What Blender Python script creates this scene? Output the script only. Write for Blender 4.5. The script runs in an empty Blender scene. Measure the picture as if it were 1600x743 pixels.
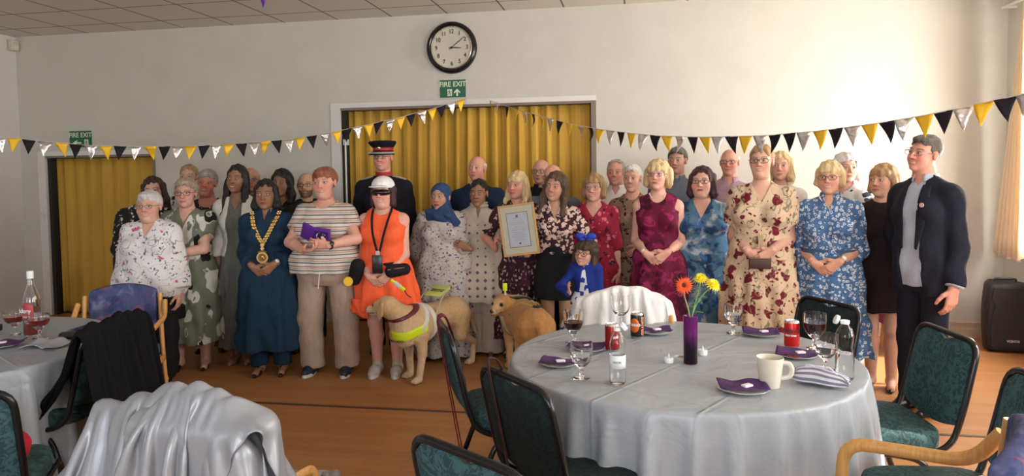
import bpy, math, numpy as np
from mathutils import Vector, Matrix, Euler
rng = np.random.RandomState(7)
sc = bpy.context.scene
COL = sc.collection
PI = math.pi

# ------------------------------------------------------------------ camera
# principal point, focal length, tilt and roll measured from the photograph (1600x743)
F_PX, CY, PITCH, ROLL, TH, CAMZ = 1100.0, 323.14, 0.049274, -0.0138528, 0.174676, 1.5763
_c, _s = math.cos(TH), math.sin(TH)
def _w(v): return np.array([v[0]*_c - v[1]*_s, v[0]*_s + v[1]*_c, v[2]])
_f0 = np.array([0, math.cos(PITCH), -math.sin(PITCH)]); _r0 = np.array([1., 0, 0]); _u0 = np.cross(_r0, _f0)
CR = _w(math.cos(ROLL)*_r0 + math.sin(ROLL)*_u0); CU = _w(-math.sin(ROLL)*_r0 + math.cos(ROLL)*_u0); CF = _w(_f0)
cam = bpy.data.cameras.new('camera'); camo = bpy.data.objects.new('camera', cam); COL.objects.link(camo)
camo.matrix_world = Matrix(((CR[0], CU[0], -CF[0], 0), (CR[1], CU[1], -CF[1], 0), (CR[2], CU[2], -CF[2], CAMZ), (0, 0, 0, 1)))
cam.sensor_width = 36; cam.lens = F_PX*36/1600; cam.shift_y = -(371.5-CY)/1600; cam.clip_start = .05
sc.camera = camo
def _ray(px, py): return CR*(px-800)/F_PX + CF - CU*(py-CY)/F_PX
def atz(px, py, z): d = _ray(px, py); t = (z-CAMZ)/d[2]; return Vector((d[0]*t, d[1]*t, z))
def aty(px, py, y): d = _ray(px, py); t = y/d[1]; return Vector((d[0]*t, y, CAMZ+d[2]*t))
def atx(px, py, x): d = _ray(px, py); t = x/d[0]; return Vector((x, d[1]*t, CAMZ+d[2]*t))

# ------------------------------------------------------------------ light
XL, XR, YB, YF, ZC = -7.0, 3.29, 7.05, -2.6, 3.20        # room extents
sc.view_settings.view_transform = 'Standard'; sc.view_settings.look = 'None'
sc.view_settings.gamma = 1; sc.view_settings.use_curve_mapping = False
sc.view_settings.exposure = 0.22
world = bpy.data.worlds.new('sky'); sc.world = world; world.use_nodes = True
nt = world.node_tree; bg = nt.nodes['Background']
bg.inputs[0].default_value = (.75, .87, 1, 1); bg.inputs[1].default_value = 1.6
def light(name, kind, loc, target, power, color, size=None, size_y=None, **kw):
    l = bpy.data.lights.new(name, kind); o = bpy.data.objects.new(name, l); COL.objects.link(o)
    o.location = loc; o.rotation_euler = (Vector(target)-Vector(loc)).to_track_quat('-Z', 'Y').to_euler()
    l.energy = power; l.color = color
    if size: l.shape = 'RECTANGLE'; l.size = size; l.size_y = size_y or size
    for k, v in kw.items(): setattr(l, k, v)
    return o
# daylight standing in the three tall windows of the right wall and the two behind the camera
WIN_R = [(4.55, 6.35), (1.7, 3.6), (-1.2, .8)]
WIN_F = [(-5.6, -3.6), (-1.6, .6)]
for i, (a, b) in enumerate(WIN_R):
    light('window_daylight', 'AREA', (XR+.16, (a+b)/2, 1.75), (XR-1, (a+b)/2, 1.72), [250, 145, 95][i], (1, .95, .87), b-a, 1.75)
for (a, b), pw in zip(WIN_F, (52, 155)):
    light('window_daylight', 'AREA', ((a+b)/2, YF-.16, 1.7), ((a+b)/2, YF+1, 1.7), pw, (.86, .93, 1), b-a, 1.7)
sun = light('sun', 'SUN', (8, 8, 9), (0, 0, 0), 11.0, (1, .93, .82)); sun.data.angle = .01
sun.rotation_euler = Vector((-1.04, .0, -1.0)).to_track_quat('-Z', 'Y').to_euler()

# ------------------------------------------------------------------ mesh helpers
def tag(o, label=None, cat=None, group=None, kind=None):
    if label: o['label'] = label
    if cat: o['category'] = cat
    if group: o['group'] = group
    if kind: o['kind'] = kind
    return o
def empty(name, loc=(0, 0, 0), rz=0, label=None, cat=None, group=None):
    o = bpy.data.objects.new(name, None); COL.objects.link(o); o.location = loc; o.rotation_euler = (0, 0, rz)
    o.empty_display_size = .1
    return tag(o, label, cat, group)
def link(name, me, mat=None, parent=None, loc=None, rot=None):
    if mat is not None:
        for m in (mat if isinstance(mat, (list, tuple)) else [mat]): me.materials.append(m)
    o = bpy.data.objects.new(name, me); COL.objects.link(o)
    if parent is not None: o.parent = parent
    if loc is not None: o.location = loc
    if rot is not None: o.rotation_euler = rot
    return o
def npmesh(name, V, Q, mat, parent=None, smooth=True, col=None, **k):
    """V n x 3, Q list of (m x s) integer face arrays"""
    me = bpy.data.meshes.new(name)
    if not isinstance(Q, list): Q = [Q]
    Q = [np.asarray(q, np.int32) for q in Q if len(q)]
    V = np.asarray(V, np.float32)
    me.vertices.add(len(V)); me.vertices.foreach_set('co', V.ravel())
    tot = sum(q.size for q in Q); npoly = sum(len(q) for q in Q)
    me.loops.add(tot); me.polygons.add(npoly)
    me.loops.foreach_set('vertex_index', np.concatenate([q.ravel() for q in Q]))
    lt = np.concatenate([np.full(len(q), q.shape[1], np.int32) for q in Q])
    me.polygons.foreach_set('loop_start', np.concatenate([[0], np.cumsum(lt)[:-1]]).astype(np.int32))
    me.polygons.foreach_set('use_smooth', np.full(npoly, smooth, bool))
    me.update(calc_edges=True)
    if col is not None:
        a = me.color_attributes.new('Col', 'FLOAT_COLOR', 'POINT')
        c4 = np.ones((len(V), 4), np.float32); c4[:, :3] = col
        a.data.foreach_set('color', c4.ravel())
    me.validate()
    return link(name, me, mat, parent, **k)
class MB:
    """collects simple shapes into one mesh"""
    def __init__(s): s.V = []; s.F = []; s.S = []; s.M = []; s.mi = 0
    def add(s, V, F, smooth=False):
        n = len(s.V); s.V += [tuple(v) for v in V]; s.F += [tuple(i+n for i in f) for f in F]; s.S += [smooth]*len(F); s.M += [s.mi]*len(F); return s
    def box(s, lo, hi, M=None):
        x0, y0, z0 = lo; x1, y1, z1 = hi
        V = [(x0,y0,z0),(x1,y0,z0),(x1,y1,z0),(x0,y1,z0),(x0,y0,z1),(x1,y0,z1),(x1,y1,z1),(x0,y1,z1)]
        if M is not None: V = [M @ Vector(v) for v in V]
        return s.add(V, [(3,2,1,0),(4,5,6,7),(0,1,5,4),(1,2,6,5),(2,3,7,6),(3,0,4,7)])
    def rbox(s, lo, hi, r, M=None, n=3):
        """box with rounded vertical outline and eased edges along z"""
        x0, y0, z0 = lo; x1, y1, z1 = hi; r = min(r, (x1-x0)/2.01, (y1-y0)/2.01)
        e = min(r*.6, (z1-z0)/2.2); rings = []
        for dz, ins in [(0, e), (e*.3, e*.3), (e, 0)]: rings.append((z0+dz, ins))
        for dz, ins in [(e, 0), (e*.3, e*.3), (0, e)]: rings.append((z1-dz, ins))
        V = []; F = []; m = 4*(n+1)
        for z, ins in rings:
            rr = max(r-ins, 1e-4)
            for cx, cy, a0 in ((x1-r, y1-r, 0), (x0+r, y1-r, 90), (x0+r, y0+r, 180), (x1-r, y0+r, 270)):
                for k in range(n+1):
                    a = math.radians(a0+90*k/n); V.append(Vector((cx+rr*math.cos(a), cy+rr*math.sin(a), z)))
        for j in range(len(rings)-1):
            for i in range(m): a = j*m+i; b = j*m+(i+1) % m; F.append((a, b, b+m, a+m))
        F.append(tuple(range(m))[::-1]); F.append(tuple(range((len(rings)-1)*m, len(rings)*m)))
        if M is not None: V = [M @ v for v in V]
        return s.add(V, F, True)
    def tube(s, P, r, n=10, closed=False, caps=True, ry=None, flat=None):
        """tube along points P; r float or list"""
        P = [Vector(p) for p in P]; m = len(P); V = []; F = []
        T = []
        for i in range(m):
            a = P[(i-1) % m] if closed or i > 0 else P[0]; b = P[(i+1) % m] if closed or i < m-1 else P[-1]
            t = (b-a); T.append(t.normalized() if t.length > 1e-9 else Vector((0, 0, 1)))
        u = Vector(flat) if flat is not None else T[0].orthogonal()
        u = (u-T[0]*u.dot(T[0])).normalized()
        for i in range(m):
            u = (u-T[i]*u.dot(T[i]))
            u = u.normalized() if u.length > 1e-6 else T[i].orthogonal().normalized()
            w = T[i].cross(u); rr = r[i] if hasattr(r, '__len__') else r; r2 = rr if ry is None else ry
            for k in range(n):
                a = 2*PI*k/n; V.append(P[i]+u*(rr*math.cos(a))+w*(r2*math.sin(a)))
        for i in range(m if closed else m-1):
            for k in range(n):
                a = i*n+k; b = i*n+(k+1) % n; c = ((i+1) % m)*n+(k+1) % n; d = ((i+1) % m)*n+k; F.append((a, b, c, d))
        if caps and not closed: F.append(tuple(range(n))[::-1]); F.append(tuple(range((m-1)*n, m*n)))
        return s.add(V, F, True)
    def lathe(s, prof, n=32, M=None, caps=True):
        V = []; F = []; m = len(prof)
        for r, z in prof:
            for k in range(n): a = 2*PI*k/n; V.append(Vector((r*math.cos(a), r*math.sin(a), z)))
        for j in range(m-1):
            for k in range(n): a = j*n+k; b = j*n+(k+1) % n; F.append((a, b, b+n, a+n))
        if caps: F.append(tuple(range(n))[::-1]); F.append(tuple(range((m-1)*n, m*n)))
        if M is not None: V = [M @ v for v in V]
        return s.add(V, F, True)
    def prism(s, pts, z0, z1, M=None):
        """polygon pts (x,y) extruded z0..z1"""
        n = len(pts); V = [Vector((x, y, z0)) for x, y in pts]+[Vector((x, y, z1)) for x, y in pts]
        if M is not None: V = [M @ v for v in V]
        return s.add(V, [tuple(range(n))[::-1], tuple(range(n, 2*n))]+[(i, (i+1) % n, (i+1) % n+n, i+n) for i in range(n)])
    def ball(s, c, r, n=12, M=None):
        rx, ry, rz = r if hasattr(r, '__len__') else (r, r, r); V = []; F = []
        h = n//2
        for j in range(h+1):
            t = PI*j/h
            for k in range(n): a = 2*PI*k/n; V.append(Vector((c[0]+rx*math.sin(t)*math.cos(a), c[1]+ry*math.sin(t)*math.sin(a), c[2]-rz*math.cos(t))))
        for j in range(h):
            for k in range(n): a = j*n+k; b = j*n+(k+1) % n; F.append((a, b, b+n, a+n))
        if M is not None: V = [M @ v for v in V]
        return s.add(V, F, True)
    def grid(s, fn, nu, nv, closed_u=False):
        V = [fn(i/(nu if closed_u else nu-1), j/(nv-1)) for j in range(nv) for i in range(nu)]; F = []
        for j in range(nv-1):
            for i in range(nu if closed_u else nu-1):
                a = j*nu+i; b = j*nu+(i+1) % nu; F.append((a, b, b+nu, a+nu))
        return s.add(V, F, True)
    def build(s, name, mat, parent=None, thick=None, **k):
        me = bpy.data.meshes.new(name); me.from_pydata([tuple(v) for v in s.V], [], s.F)
        me.polygons.foreach_set('use_smooth', s.S); me.polygons.foreach_set('material_index', s.M)
        me.update()
        o = link(name, me, mat, parent, **k)
        if any(s.S):
            try: me.set_sharp_from_angle(angle=math.radians(50))
            except Exception: pass
        if thick:
            md = o.modifiers.new('thickness', 'SOLIDIFY'); md.thickness = thick; md.offset = 0
        return o
def copy_tree(o, parent=None):
    c = o.copy(); COL.objects.link(c)
    if parent is not None: c.parent = parent
    for ch in list(o.children): copy_tree(ch, c)
    return c
def text(name, s, size, mat, parent=None, loc=(0, 0, 0), rot=(PI/2, 0, 0), extrude=.0006, align='CENTER', sx=1, bold=0):
    cu = bpy.data.curves.new(name, 'FONT'); cu.body = s; cu.size = size; cu.extrude = extrude; cu.align_x = align; cu.align_y = 'CENTER'; cu.offset = bold
    o = bpy.data.objects.new(name, cu); COL.objects.link(o)
    dg = bpy.context.evaluated_depsgraph_get(); me = bpy.data.meshes.new_from_object(o.evaluated_get(dg))
    bpy.data.objects.remove(o); o = link(name, me, mat, parent, loc=loc, rot=rot); o.scale = (sx, 1, 1)
    return o

# ------------------------------------------------------------------ materials
def mat(name, col, rough=.6, metal=0, spec=.5, **kw):
    m = bpy.data.materials.new(name); m.use_nodes = True; b = m.node_tree.nodes['Principled BSDF']
    b.inputs['Base Color'].default_value = (*col, 1); b.inputs['Roughness'].default_value = rough
    b.inputs['Metallic'].default_value = metal; b.inputs['Specular IOR Level'].default_value = spec
    for k, v in kw.items():
        b.inputs[k.replace('_', ' ')].default_value = v
    return m
class N:
    """tiny node-graph helper"""
    def __init__(s, m): s.m = m; s.t = m.node_tree; s.b = s.t.nodes['Principled BSDF']
    def n(s, ty, ins=None, **p):
        x = s.t.nodes.new(ty)
        for k, v in p.items(): setattr(x, k, v)
        for k, v in (ins or {}).items(): s.set(x.inputs[k], v)
        return x
    def set(s, sock, v):
        if isinstance(v, bpy.types.NodeSocket): s.t.links.new(v, sock)
        elif hasattr(v, '__len__') and len(v) == 3 and sock.type == 'RGBA': sock.default_value = (*v, 1)
        else: sock.default_value = v
    def coord(s, scale=(1, 1, 1), loc=(0, 0, 0), rot=(0, 0, 0), which='Object'):
        c = s.n('ShaderNodeTexCoord'); return s.n('ShaderNodeMapping', {'Vector': c.outputs[which], 'Scale': scale, 'Location': loc, 'Rotation': rot}).outputs[0]
    def noise(s, vec, scale=5, detail=2, rough=.5, dist=0):
        return s.n('ShaderNodeTexNoise', {'Vector': vec, 'Scale': scale, 'Detail': detail, 'Roughness': rough, 'Distortion': dist}).outputs['Fac']
    def math(s, op, a, b=0., c=None):
        x = s.n('ShaderNodeMath', {0: a, 1: b}, operation=op)
        if c is not None: s.set(x.inputs[2], c)
        return x.outputs[0]
    def ramp(s, f, stops, interp='LINEAR'):
        r = s.n('ShaderNodeValToRGB', {'Fac': f}); r.color_ramp.interpolation = interp
        e = r.color_ramp.elements
        while len(e) < len(stops): e.new(.5)
        for el, (p, c) in zip(e, stops): el.position = p; el.color = (*c, 1) if hasattr(c, '__len__') else (c, c, c, 1)
        return r.outputs['Color']
    def mix(s, f, a, b, mode='MIX'):
        x = s.n('ShaderNodeMix', data_type='RGBA', blend_type=mode); s.set(x.inputs[0], f); s.set(x.inputs[6], a); s.set(x.inputs[7], b); return x.outputs[2]
    def step(s, f, lo, hi):
        """0 below lo, 1 above hi"""
        return s.n('ShaderNodeMapRange', {'Value': f, 'From Min': lo, 'From Max': hi}).outputs[0]
    def color(s, c): s.set(s.b.inputs['Base Color'], c)
    def bump(s, h, strength=.3, dist=.01):
        s.t.links.new(s.n('ShaderNodeBump', {'Height': h, 'Strength': strength, 'Distance': dist}).outputs[0], s.b.inputs['Normal'])
def fabric(name, base, layers=(), rough=.85, bump=.25, sheen=.0, spec=.25, weave=0):
    """cloth with printed layers; each layer = (kind, colour, scale, lo, hi[, stretch, seed])"""
    m = mat(name, base, rough, spec=spec, Sheen_Weight=sheen); g = N(m); c = None; cur = tuple(base)
    for i, L in enumerate(layers):
        kind, colr, scale, lo, hi = L[:5]; st = L[5] if len(L) > 5 else (1, 1, 1); st = (st[0], st[1]*.22, st[2]) if kind in ('leaf', 'ring', 'dot', 'blob', 'crack') else st; sd = L[6] if len(L) > 6 else i*3.7
        v = g.coord(st, (sd, sd*.7, sd*1.3) if kind != 'dot' else (0, .5/scale, 0), (0, 0, 0) if kind in ('stripe', 'dot') else (0, sd, 0))
        if kind == 'noise': f = g.step(g.noise(v, scale, 3, .55, .6), lo, hi)
        elif kind in ('blob', 'ring', 'leaf', 'dot'):
            if kind != 'dot':
                nz = g.n('ShaderNodeTexNoise', {'Vector': v, 'Scale': scale*1.6, 'Detail': 1.})
                v = g.n('ShaderNodeVectorMath', {0: v, 1: g.n('ShaderNodeVectorMath', {0: nz.outputs['Color'], 1: ((.055 if kind == 'ring' else .08)*12/scale,)*3}, operation='MULTIPLY').outputs[0]}, operation='ADD').outputs[0]
            vo = g.n('ShaderNodeTexVoronoi', {'Vector': v, 'Scale': scale, 'Randomness': .85 if kind != 'dot' else .0}, distance='MANHATTAN' if kind == 'dot' else 'EUCLIDEAN'); d = vo.outputs['Distance']
            if kind == 'ring': f = g.math('MULTIPLY', g.step(d, lo, lo+.04), g.step(d, hi+.04, hi))
            else: f = g.step(d, hi, lo)
        elif kind == 'vine': f = g.step(g.math('ABSOLUTE', g.math('SUBTRACT', g.noise(v, scale, 1, .5, 1.), .5)), hi, lo)
        elif kind == 'crack':
            vo = g.n('ShaderNodeTexVoronoi', {'Vector': v, 'Scale': scale}, feature='DISTANCE_TO_EDGE'); f = g.step(vo.outputs['Distance'], hi, lo)
        elif kind == 'stripe':
            w = g.n('ShaderNodeTexWave', {'Vector': v, 'Scale': scale, 'Distortion': .25, 'Detail': 0.}, wave_type='BANDS', bands_direction='Z'); f = g.step(w.outputs['Fac'], lo, hi)
        cur = g.mix(f, cur, colr)
    if layers: g.color(cur)
    if bump:
        v = g.coord((1, 1, .35)); g.bump(g.noise(v, 13, 3, .55, .7), min(bump*1.7, .8), .025)
    return m
# ------------------------------------------------------------------ implicit surfaces -> one continuous mesh
def _ax(lo, hi, h): return np.arange(lo, hi+h, h, dtype=np.float32)
class SDF:
    def __init__(s, lo, hi, h):
        s.a = [_ax(lo[i], hi[i], h) for i in range(3)]; s.h = h; s.F = np.full([len(a) for a in s.a], 5., np.float32)
    def blk(s, lo, hi):
        sl = []
        for i in range(3):
            i0 = int(np.searchsorted(s.a[i], lo[i])); i1 = int(np.searchsorted(s.a[i], hi[i]))
            if i1-i0 < 1: return None
            sl.append(slice(i0, i1))
        X = s.a[0][sl[0]][:, None, None]; Y = s.a[1][sl[1]][None, :, None]; Z = s.a[2][sl[2]][None, None, :]
        return tuple(sl), X, Y, Z
    def put(s, p, g=0., sub=False):
        kind = p[0]; k = p[-1]; m = k+g+2.5*s.h
        if kind == 'rc':
            a = np.array(p[1], float); b = np.array(p[2], float); r1, r2 = p[3], p[4]; R = max(r1, r2)+m
            B = s.blk(np.minimum(a, b)-R, np.maximum(a, b)+R)
            if B is None: return
            sl, X, Y, Z = B; ab = b-a; L = max(float(ab@ab), 1e-12)
            t = np.clip(((X-a[0])*ab[0]+(Y-a[1])*ab[1]+(Z-a[2])*ab[2])/L, 0, 1)
            d = np.sqrt((X-a[0]-t*ab[0])**2+(Y-a[1]-t*ab[1])**2+(Z-a[2]-t*ab[2])**2)-(r1+(r2-r1)*t)-g
            if len(p) > 6: d = np.maximum(d, ((X-b[0])*ab[0]+(Y-b[1])*ab[1]+(Z-b[2])*ab[2])/math.sqrt(L))
        elif kind == 'el':
            c, r = p[1], np.array(p[2], float)+g; R = p[3] if len(p) > 4 else None
            ex = r if R is None else np.array([max(r)]*3)
            B = s.blk(np.array(c)-ex-k-2.5*s.h, np.array(c)+ex+k+2.5*s.h)
            if B is None: return
            sl, X, Y, Z = B; X, Y, Z = X-c[0], Y-c[1], Z-c[2]
            if R is not None: X, Y, Z = [R[0][i]*X+R[1][i]*Y+R[2][i]*Z for i in range(3)]
            k0 = np.sqrt((X/r[0])**2+(Y/r[1])**2+(Z/r[2])**2); k1 = np.sqrt((X/r[0]**2)**2+(Y/r[1]**2)**2+(Z/r[2]**2)**2)+1e-9
            d = k0*(k0-1)/k1
        elif kind == 'box':
            c, r = np.array(p[1], float), np.array(p[2], float); rr = p[3]
            ex = r+rr
            B = s.blk(c-ex-m, c+ex+m)
            if B is None: return
            sl, X, Y, Z = B; qx, qy, qz = abs(X-c[0])-r[0], abs(Y-c[1])-r[1], abs(Z-c[2])-r[2]
            d = np.sqrt(np.maximum(qx, 0)**2+np.maximum(qy, 0)**2+np.maximum(qz, 0)**2)+np.minimum(np.maximum(np.maximum(qx, qy), qz), 0)-rr-g
        elif kind == 'loft':
            zs, rx, ry, cx, cy, n, fold = p[1:8]; zs = np.asarray(zs, float)
            R = max(max(rx), max(ry))*1.25+m
            B = s.blk((min(cx)-R, min(cy)-R, zs[0]-m), (max(cx)+R, max(cy)+R, zs[-1]+m))
            if B is None: return
            sl, X, Y, Z = B
            ip = lambda v: np.interp(Z.ravel(), zs, v).astype(np.float32)[None, None, :]
            A, Bb, CX, CYy = ip(rx)+g, ip(ry)+g, ip(cx), ip(cy)
            x = (X-CX)/A; y = (Y-CYy)/Bb
            rho = (abs(x)**n+abs(y)**n)**(1/n)
            if fold is not None:
                nf, amp, z0, ph = fold; t = np.clip((z0-Z)/max(z0-zs[0], 1e-6), 0, 1)
                th = np.arctan2(y, x); rho = rho/(1+amp*t*(np.sin(nf*th+ph)+.45*np.sin((nf*1.7//1)*th+2.1*ph+2*t)))
            d = np.maximum((rho-1)*np.minimum(A, Bb), np.maximum(zs[0]-Z, Z-zs[-1]))
        F = s.F[sl]
        if k < 1e-6: s.F[sl] = np.maximum(F, -d) if sub else np.minimum(F, d)
        else:
            if sub: h = np.maximum(k-abs(F+d), 0)/k; s.F[sl] = np.maximum(F, -d)+h*h*k*.25
            else: h = np.maximum(k-abs(F-d), 0)/k; s.F[sl] = np.minimum(F, d)-h*h*k*.25
    def puts(s, P, g=0., sub=False):
        for p in P: s.put(p, g, sub)
        return s
    def cut(s, fn):
        """fn(X,Y,Z) > 0 removes"""
        X = s.a[0][:, None, None]; Y = s.a[1][None, :, None]; Z = s.a[2][None, None, :]
        s.F = np.maximum(s.F, fn(X, Y, Z)).astype(np.float32); return s
    def disp(s, fn):
        X = s.a[0][:, None, None]; Y = s.a[1][None, :, None]; Z = s.a[2][None, None, :]
        s.F = (s.F+fn(X, Y, Z)).astype(np.float32); return s
    def mesh(s):
        F = s.F.copy(); F[0] = F[-1] = 1; F[:, 0] = F[:, -1] = 1; F[:, :, 0] = F[:, :, -1] = 1
        F[F == 0] = 1e-6; S = F < 0; nx, ny, nz = F.shape
        c = np.zeros((nx-1, ny-1, nz-1), np.int8)
        for i in (0, 1):
            for j in (0, 1):
                for k in (0, 1): c += S[i:nx-1+i, j:ny-1+j, k:nz-1+k]
        act = (c > 0) & (c < 8); I = np.argwhere(act)
        if len(I) == 0: return np.zeros((0, 3)), np.zeros((0, 4), int)
        idx = np.full(act.shape, -1, np.int32); idx[act] = np.arange(len(I))
        acc = np.zeros((len(I), 3), np.float32); cnt = np.zeros(len(I), np.float32)
        cor = [(i, j, k) for i in (0, 1) for j in (0, 1) for k in (0, 1)]
        val = {q: F[I[:, 0]+q[0], I[:, 1]+q[1], I[:, 2]+q[2]] for q in cor}
        for a in cor:
            for d in range(3):
                if a[d]: continue
                b = list(a); b[d] = 1; b = tuple(b); va, vb = val[a], val[b]; m = (va < 0) != (vb < 0)
                t = va[m]/(va[m]-vb[m]); p = np.tile(np.array(a, np.float32), (m.sum(), 1)); p[:, d] = t
                acc[m] += p; cnt[m] += 1
        V = (I+acc/cnt[:, None])*s.h+np.array([a[0] for a in s.a])
        Q = []
        for d in range(3):
            sl0 = [slice(None)]*3; sl1 = [slice(None)]*3; sl0[d] = slice(0, -1); sl1[d] = slice(1, None)
            A, B = S[tuple(sl0)], S[tuple(sl1)]; E = np.argwhere(A != B)
            u, v = (d+1) % 3, (d+2) % 3
            E = E[(E[:, u] > 0) & (E[:, v] > 0)]
            fl = A[E[:, 0], E[:, 1], E[:, 2]]
            def at(du, dv):
                q = E.copy(); q[:, u] -= du; q[:, v] -= dv; return idx[q[:, 0], q[:, 1], q[:, 2]]
            q = np.stack([at(1, 1), at(0, 1), at(0, 0), at(1, 0)], 1); q[~fl] = q[~fl][:, ::-1]; Q.append(q)
        return V.astype(np.float32), np.concatenate(Q)
def rc(a, b, r1, r2=None, k=.02, cut=False): return ('rc', a, b, r1, r1 if r2 is None else r2)+((1,) if cut else ())+(k,)
def el(c, r, k=.02, R=None): return ('el', c, r, k) if R is None else ('el', c, r, R, k)
def bx(c, r, rr=.005, k=.005): return ('box', c, r, rr, k)
def loft(zs, rx, ry, cx=0, cy=0, n=2.2, fold=None, k=.02):
    f = lambda v: [v]*len(zs) if not hasattr(v, '__len__') else list(v)
    return ('loft', zs, f(rx), f(ry), f(cx), f(cy), n, fold, k)
def rotm(rx=0, ry=0, rz=0): return np.array(Euler((rx, ry, rz)).to_matrix())
def sm(x, a, b): t = np.clip((x-a)/(b-a), 0, 1); return t*t*(3-2*t)

# ------------------------------------------------------------------ people
def skin_mat():
    m = mat('skin', (.6, .4, .3), .5, spec=.35, Subsurface_Weight=.0); g = N(m)
    a = g.n('ShaderNodeAttribute', attribute_name='Col'); v = g.coord()
    g.color(g.mix(g.step(g.noise(v, 60, 3), .3, .7), a.outputs['Color'], g.mix(1., a.outputs['Color'], (.93, .88, .86), 'MULTIPLY')))
    g.bump(g.noise(v, 180, 2), .12, .003); return m
SKIN = skin_mat()
def hair_mat(name, c1, c2):
    m = mat(name, c1, .55, spec=.35); g = N(m)
    f = g.noise(g.coord((90, 90, 7)), 1.5, 3, .6, .4); f2 = g.noise(g.coord((1, 1, .6)), 11, 2)
    g.color(g.ramp(g.math('MULTIPLY_ADD', f2, .45, g.math('MULTIPLY', f, .6)), [(.32, c1), (.68, c2)])); g.bump(f, .8, .006); return m
HEADK = {}
def head_prims(wd=1., fat=0., child=0.):
    P = [el((0, .016, .030), (.074*wd, .092, .083), .02), el((0, -.028, -.028), (.060*wd, .058, .084), .03),
         el((0, -.032, -.070), (.047*wd+fat*.012, .044, .038), .03), el((0, -.070, -.097), (.020, .016, .014), .02),
         el((.034*wd, -.052, -.034), (.027+fat*.008, .026, .028), .02), el((-.034*wd, -.052, -.034), (.027+fat*.008, .026, .028), .02),
         el((0, -.064, .024), (.052*wd, .020, .013), .016)]
    S = [el((.0315*wd, -.096, .004), (.017, .012, .0095), .010), el((-.0315*wd, -.096, .004), (.017, .012, .0095), .010)]
    P2 = [el((.0315*wd, -.0745, .003), (.0145, .0135, .0115), .003), el((-.0315*wd, -.0745, .003), (.0145, .0135, .0115), .003),
          rc((0, -.082, .014), (0, -.1035, -.027), .0065, .0115, .010), el((.0115, -.090, -.031), (.0085, .010, .0075), .006), el((-.0115, -.090, -.031), (.0085, .010, .0075), .006),
          el((0, -.0835, -.0585), (.0235, .0095, .0048), .004), el((0, -.082, -.0675), (.020, .010, .0055), .004),
          el((.077*wd, .012, -.004), (.009, .018, .031), .006), el((-.077*wd, .012, -.004), (.009, .018, .031), .006)]
    if fat > .5: P2.append(el((0, -.02, -.108), (.05, .05, .025), .03))
    return P, S, P2
def head_mesh(tone, wd=1., fat=0., smile=1., lip=None, brow=(.12, .08, .06), beard=None, h=.0032, neck=.052, child=False, eye=(.05, .03, .02), rosy=.5):
    key = (round(wd, 2), fat, round(neck, 3), h, child)
    if key not in HEADK:
        g = SDF((-.105, -.13, -.165), (.105, .13, .135), h); P, S, P2 = head_prims(wd, fat)
        g.puts(P); g.puts(S, sub=True); g.puts(P2); g.put(rc((0, .018, -.05), (0, .03, -.2), neck, neck, .025)); HEADK[key] = g.mesh()
    V, Q = HEADK[key]; V = V.copy(); x, y, z = V[:, 0]/wd, V[:, 1], V[:, 2]
    tone = np.array(tone, np.float32); C = np.tile(tone, (len(V), 1)); ax = np.abs(x); fr = sm(-y, .03, .055)
    def paint(m, c): C[:] = C*(1-m[:, None])+np.array(c, np.float32)*m[:, None]
    el2 = lambda u, w, cx, cz, a, b: sm(((u-cx)/a)**2+((w-cz)/b)**2, 1.25, .75)
    red = tone*np.array([1.06, .72, .70]); paint(el2(ax, z, .036, -.032, .026, .022)*fr*rosy, red); paint(el2(ax, z, 0, -.028, .014, .014)*fr*rosy*.8, red)
    paint(sm(ax, .066, .074)*sm(np.abs(y-.012), .03, .01)*.35, red)
    paint(el2(ax, z, .0315, .0035, .021, .0145)*fr*.45, tone*np.array([.72, .60, .58]))           # lids and the thin skin around the eye
    es = .0046 if smile > .7 else .0058
    paint(el2(ax, z, .0315, .0030, .0125, es)*fr, (.62, .58, .55)); paint(el2(ax, z, .0315, .0032, .0058, .0058)*el2(ax, z, .0315, .003, .0125, es)*fr, eye)
    paint(sm(np.abs(z-.0030-es-.0012-(.0315-ax)**2*-12), .0024, .0008)*sm(np.abs(ax-.0315), .0165, .0135)*fr*.85, (.05, .035, .03))
    bz = .0225+.006*(1-((ax-.034)/.022)**2); paint(sm(np.abs(z-bz), .0050, .0022)*sm(np.abs(ax-.033), .0225, .017)*fr*.8, brow)
    L = np.array(lip if lip is not None else tone*np.array([.92, .55, .55])); mw = .022+.006*smile
    mz = -.063+(ax/.025)**2*.0055*smile
    paint(sm(np.abs(z-mz), .0085, .0060)*sm(ax, mw+.001, mw-.003)*fr, L)
    if smile > .6: paint(sm(np.abs(z-mz), .0040, .0020)*sm(ax, mw-.004, mw-.009)*fr, (.66, .60, .54))
    else: paint(sm(np.abs(z-mz), .0018, .0006)*sm(ax, mw, mw-.004)*fr*.8, (.12, .04, .04))
    paint(sm(np.abs(ax-.0065), .0038, .0014)*sm(np.abs(z+.036), .003, .001)*fr*.7, (.1, .04, .03))
    if smile > .4:                                                                                  # laugh lines
        paint(sm(np.abs(ax-.020-(-.035-z)*.55), .0028, .0008)*sm(np.abs(z+.047), .016, .010)*fr*.35, tone*np.array([.6, .45, .42]))
    if beard is not None:
        bm = np.maximum(sm(z, -.040, -.052)*sm(-y, -.02, .01)*(1-sm(np.abs(z-mz), .0085, .006)*sm(ax, mw, mw-.004)), 0)*sm(z, -.125, -.105); paint(bm*.75, beard)
    if child: V = V*np.array([1, 1, .93], np.float32)
    return V, Q, C
HANDK = {}
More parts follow.
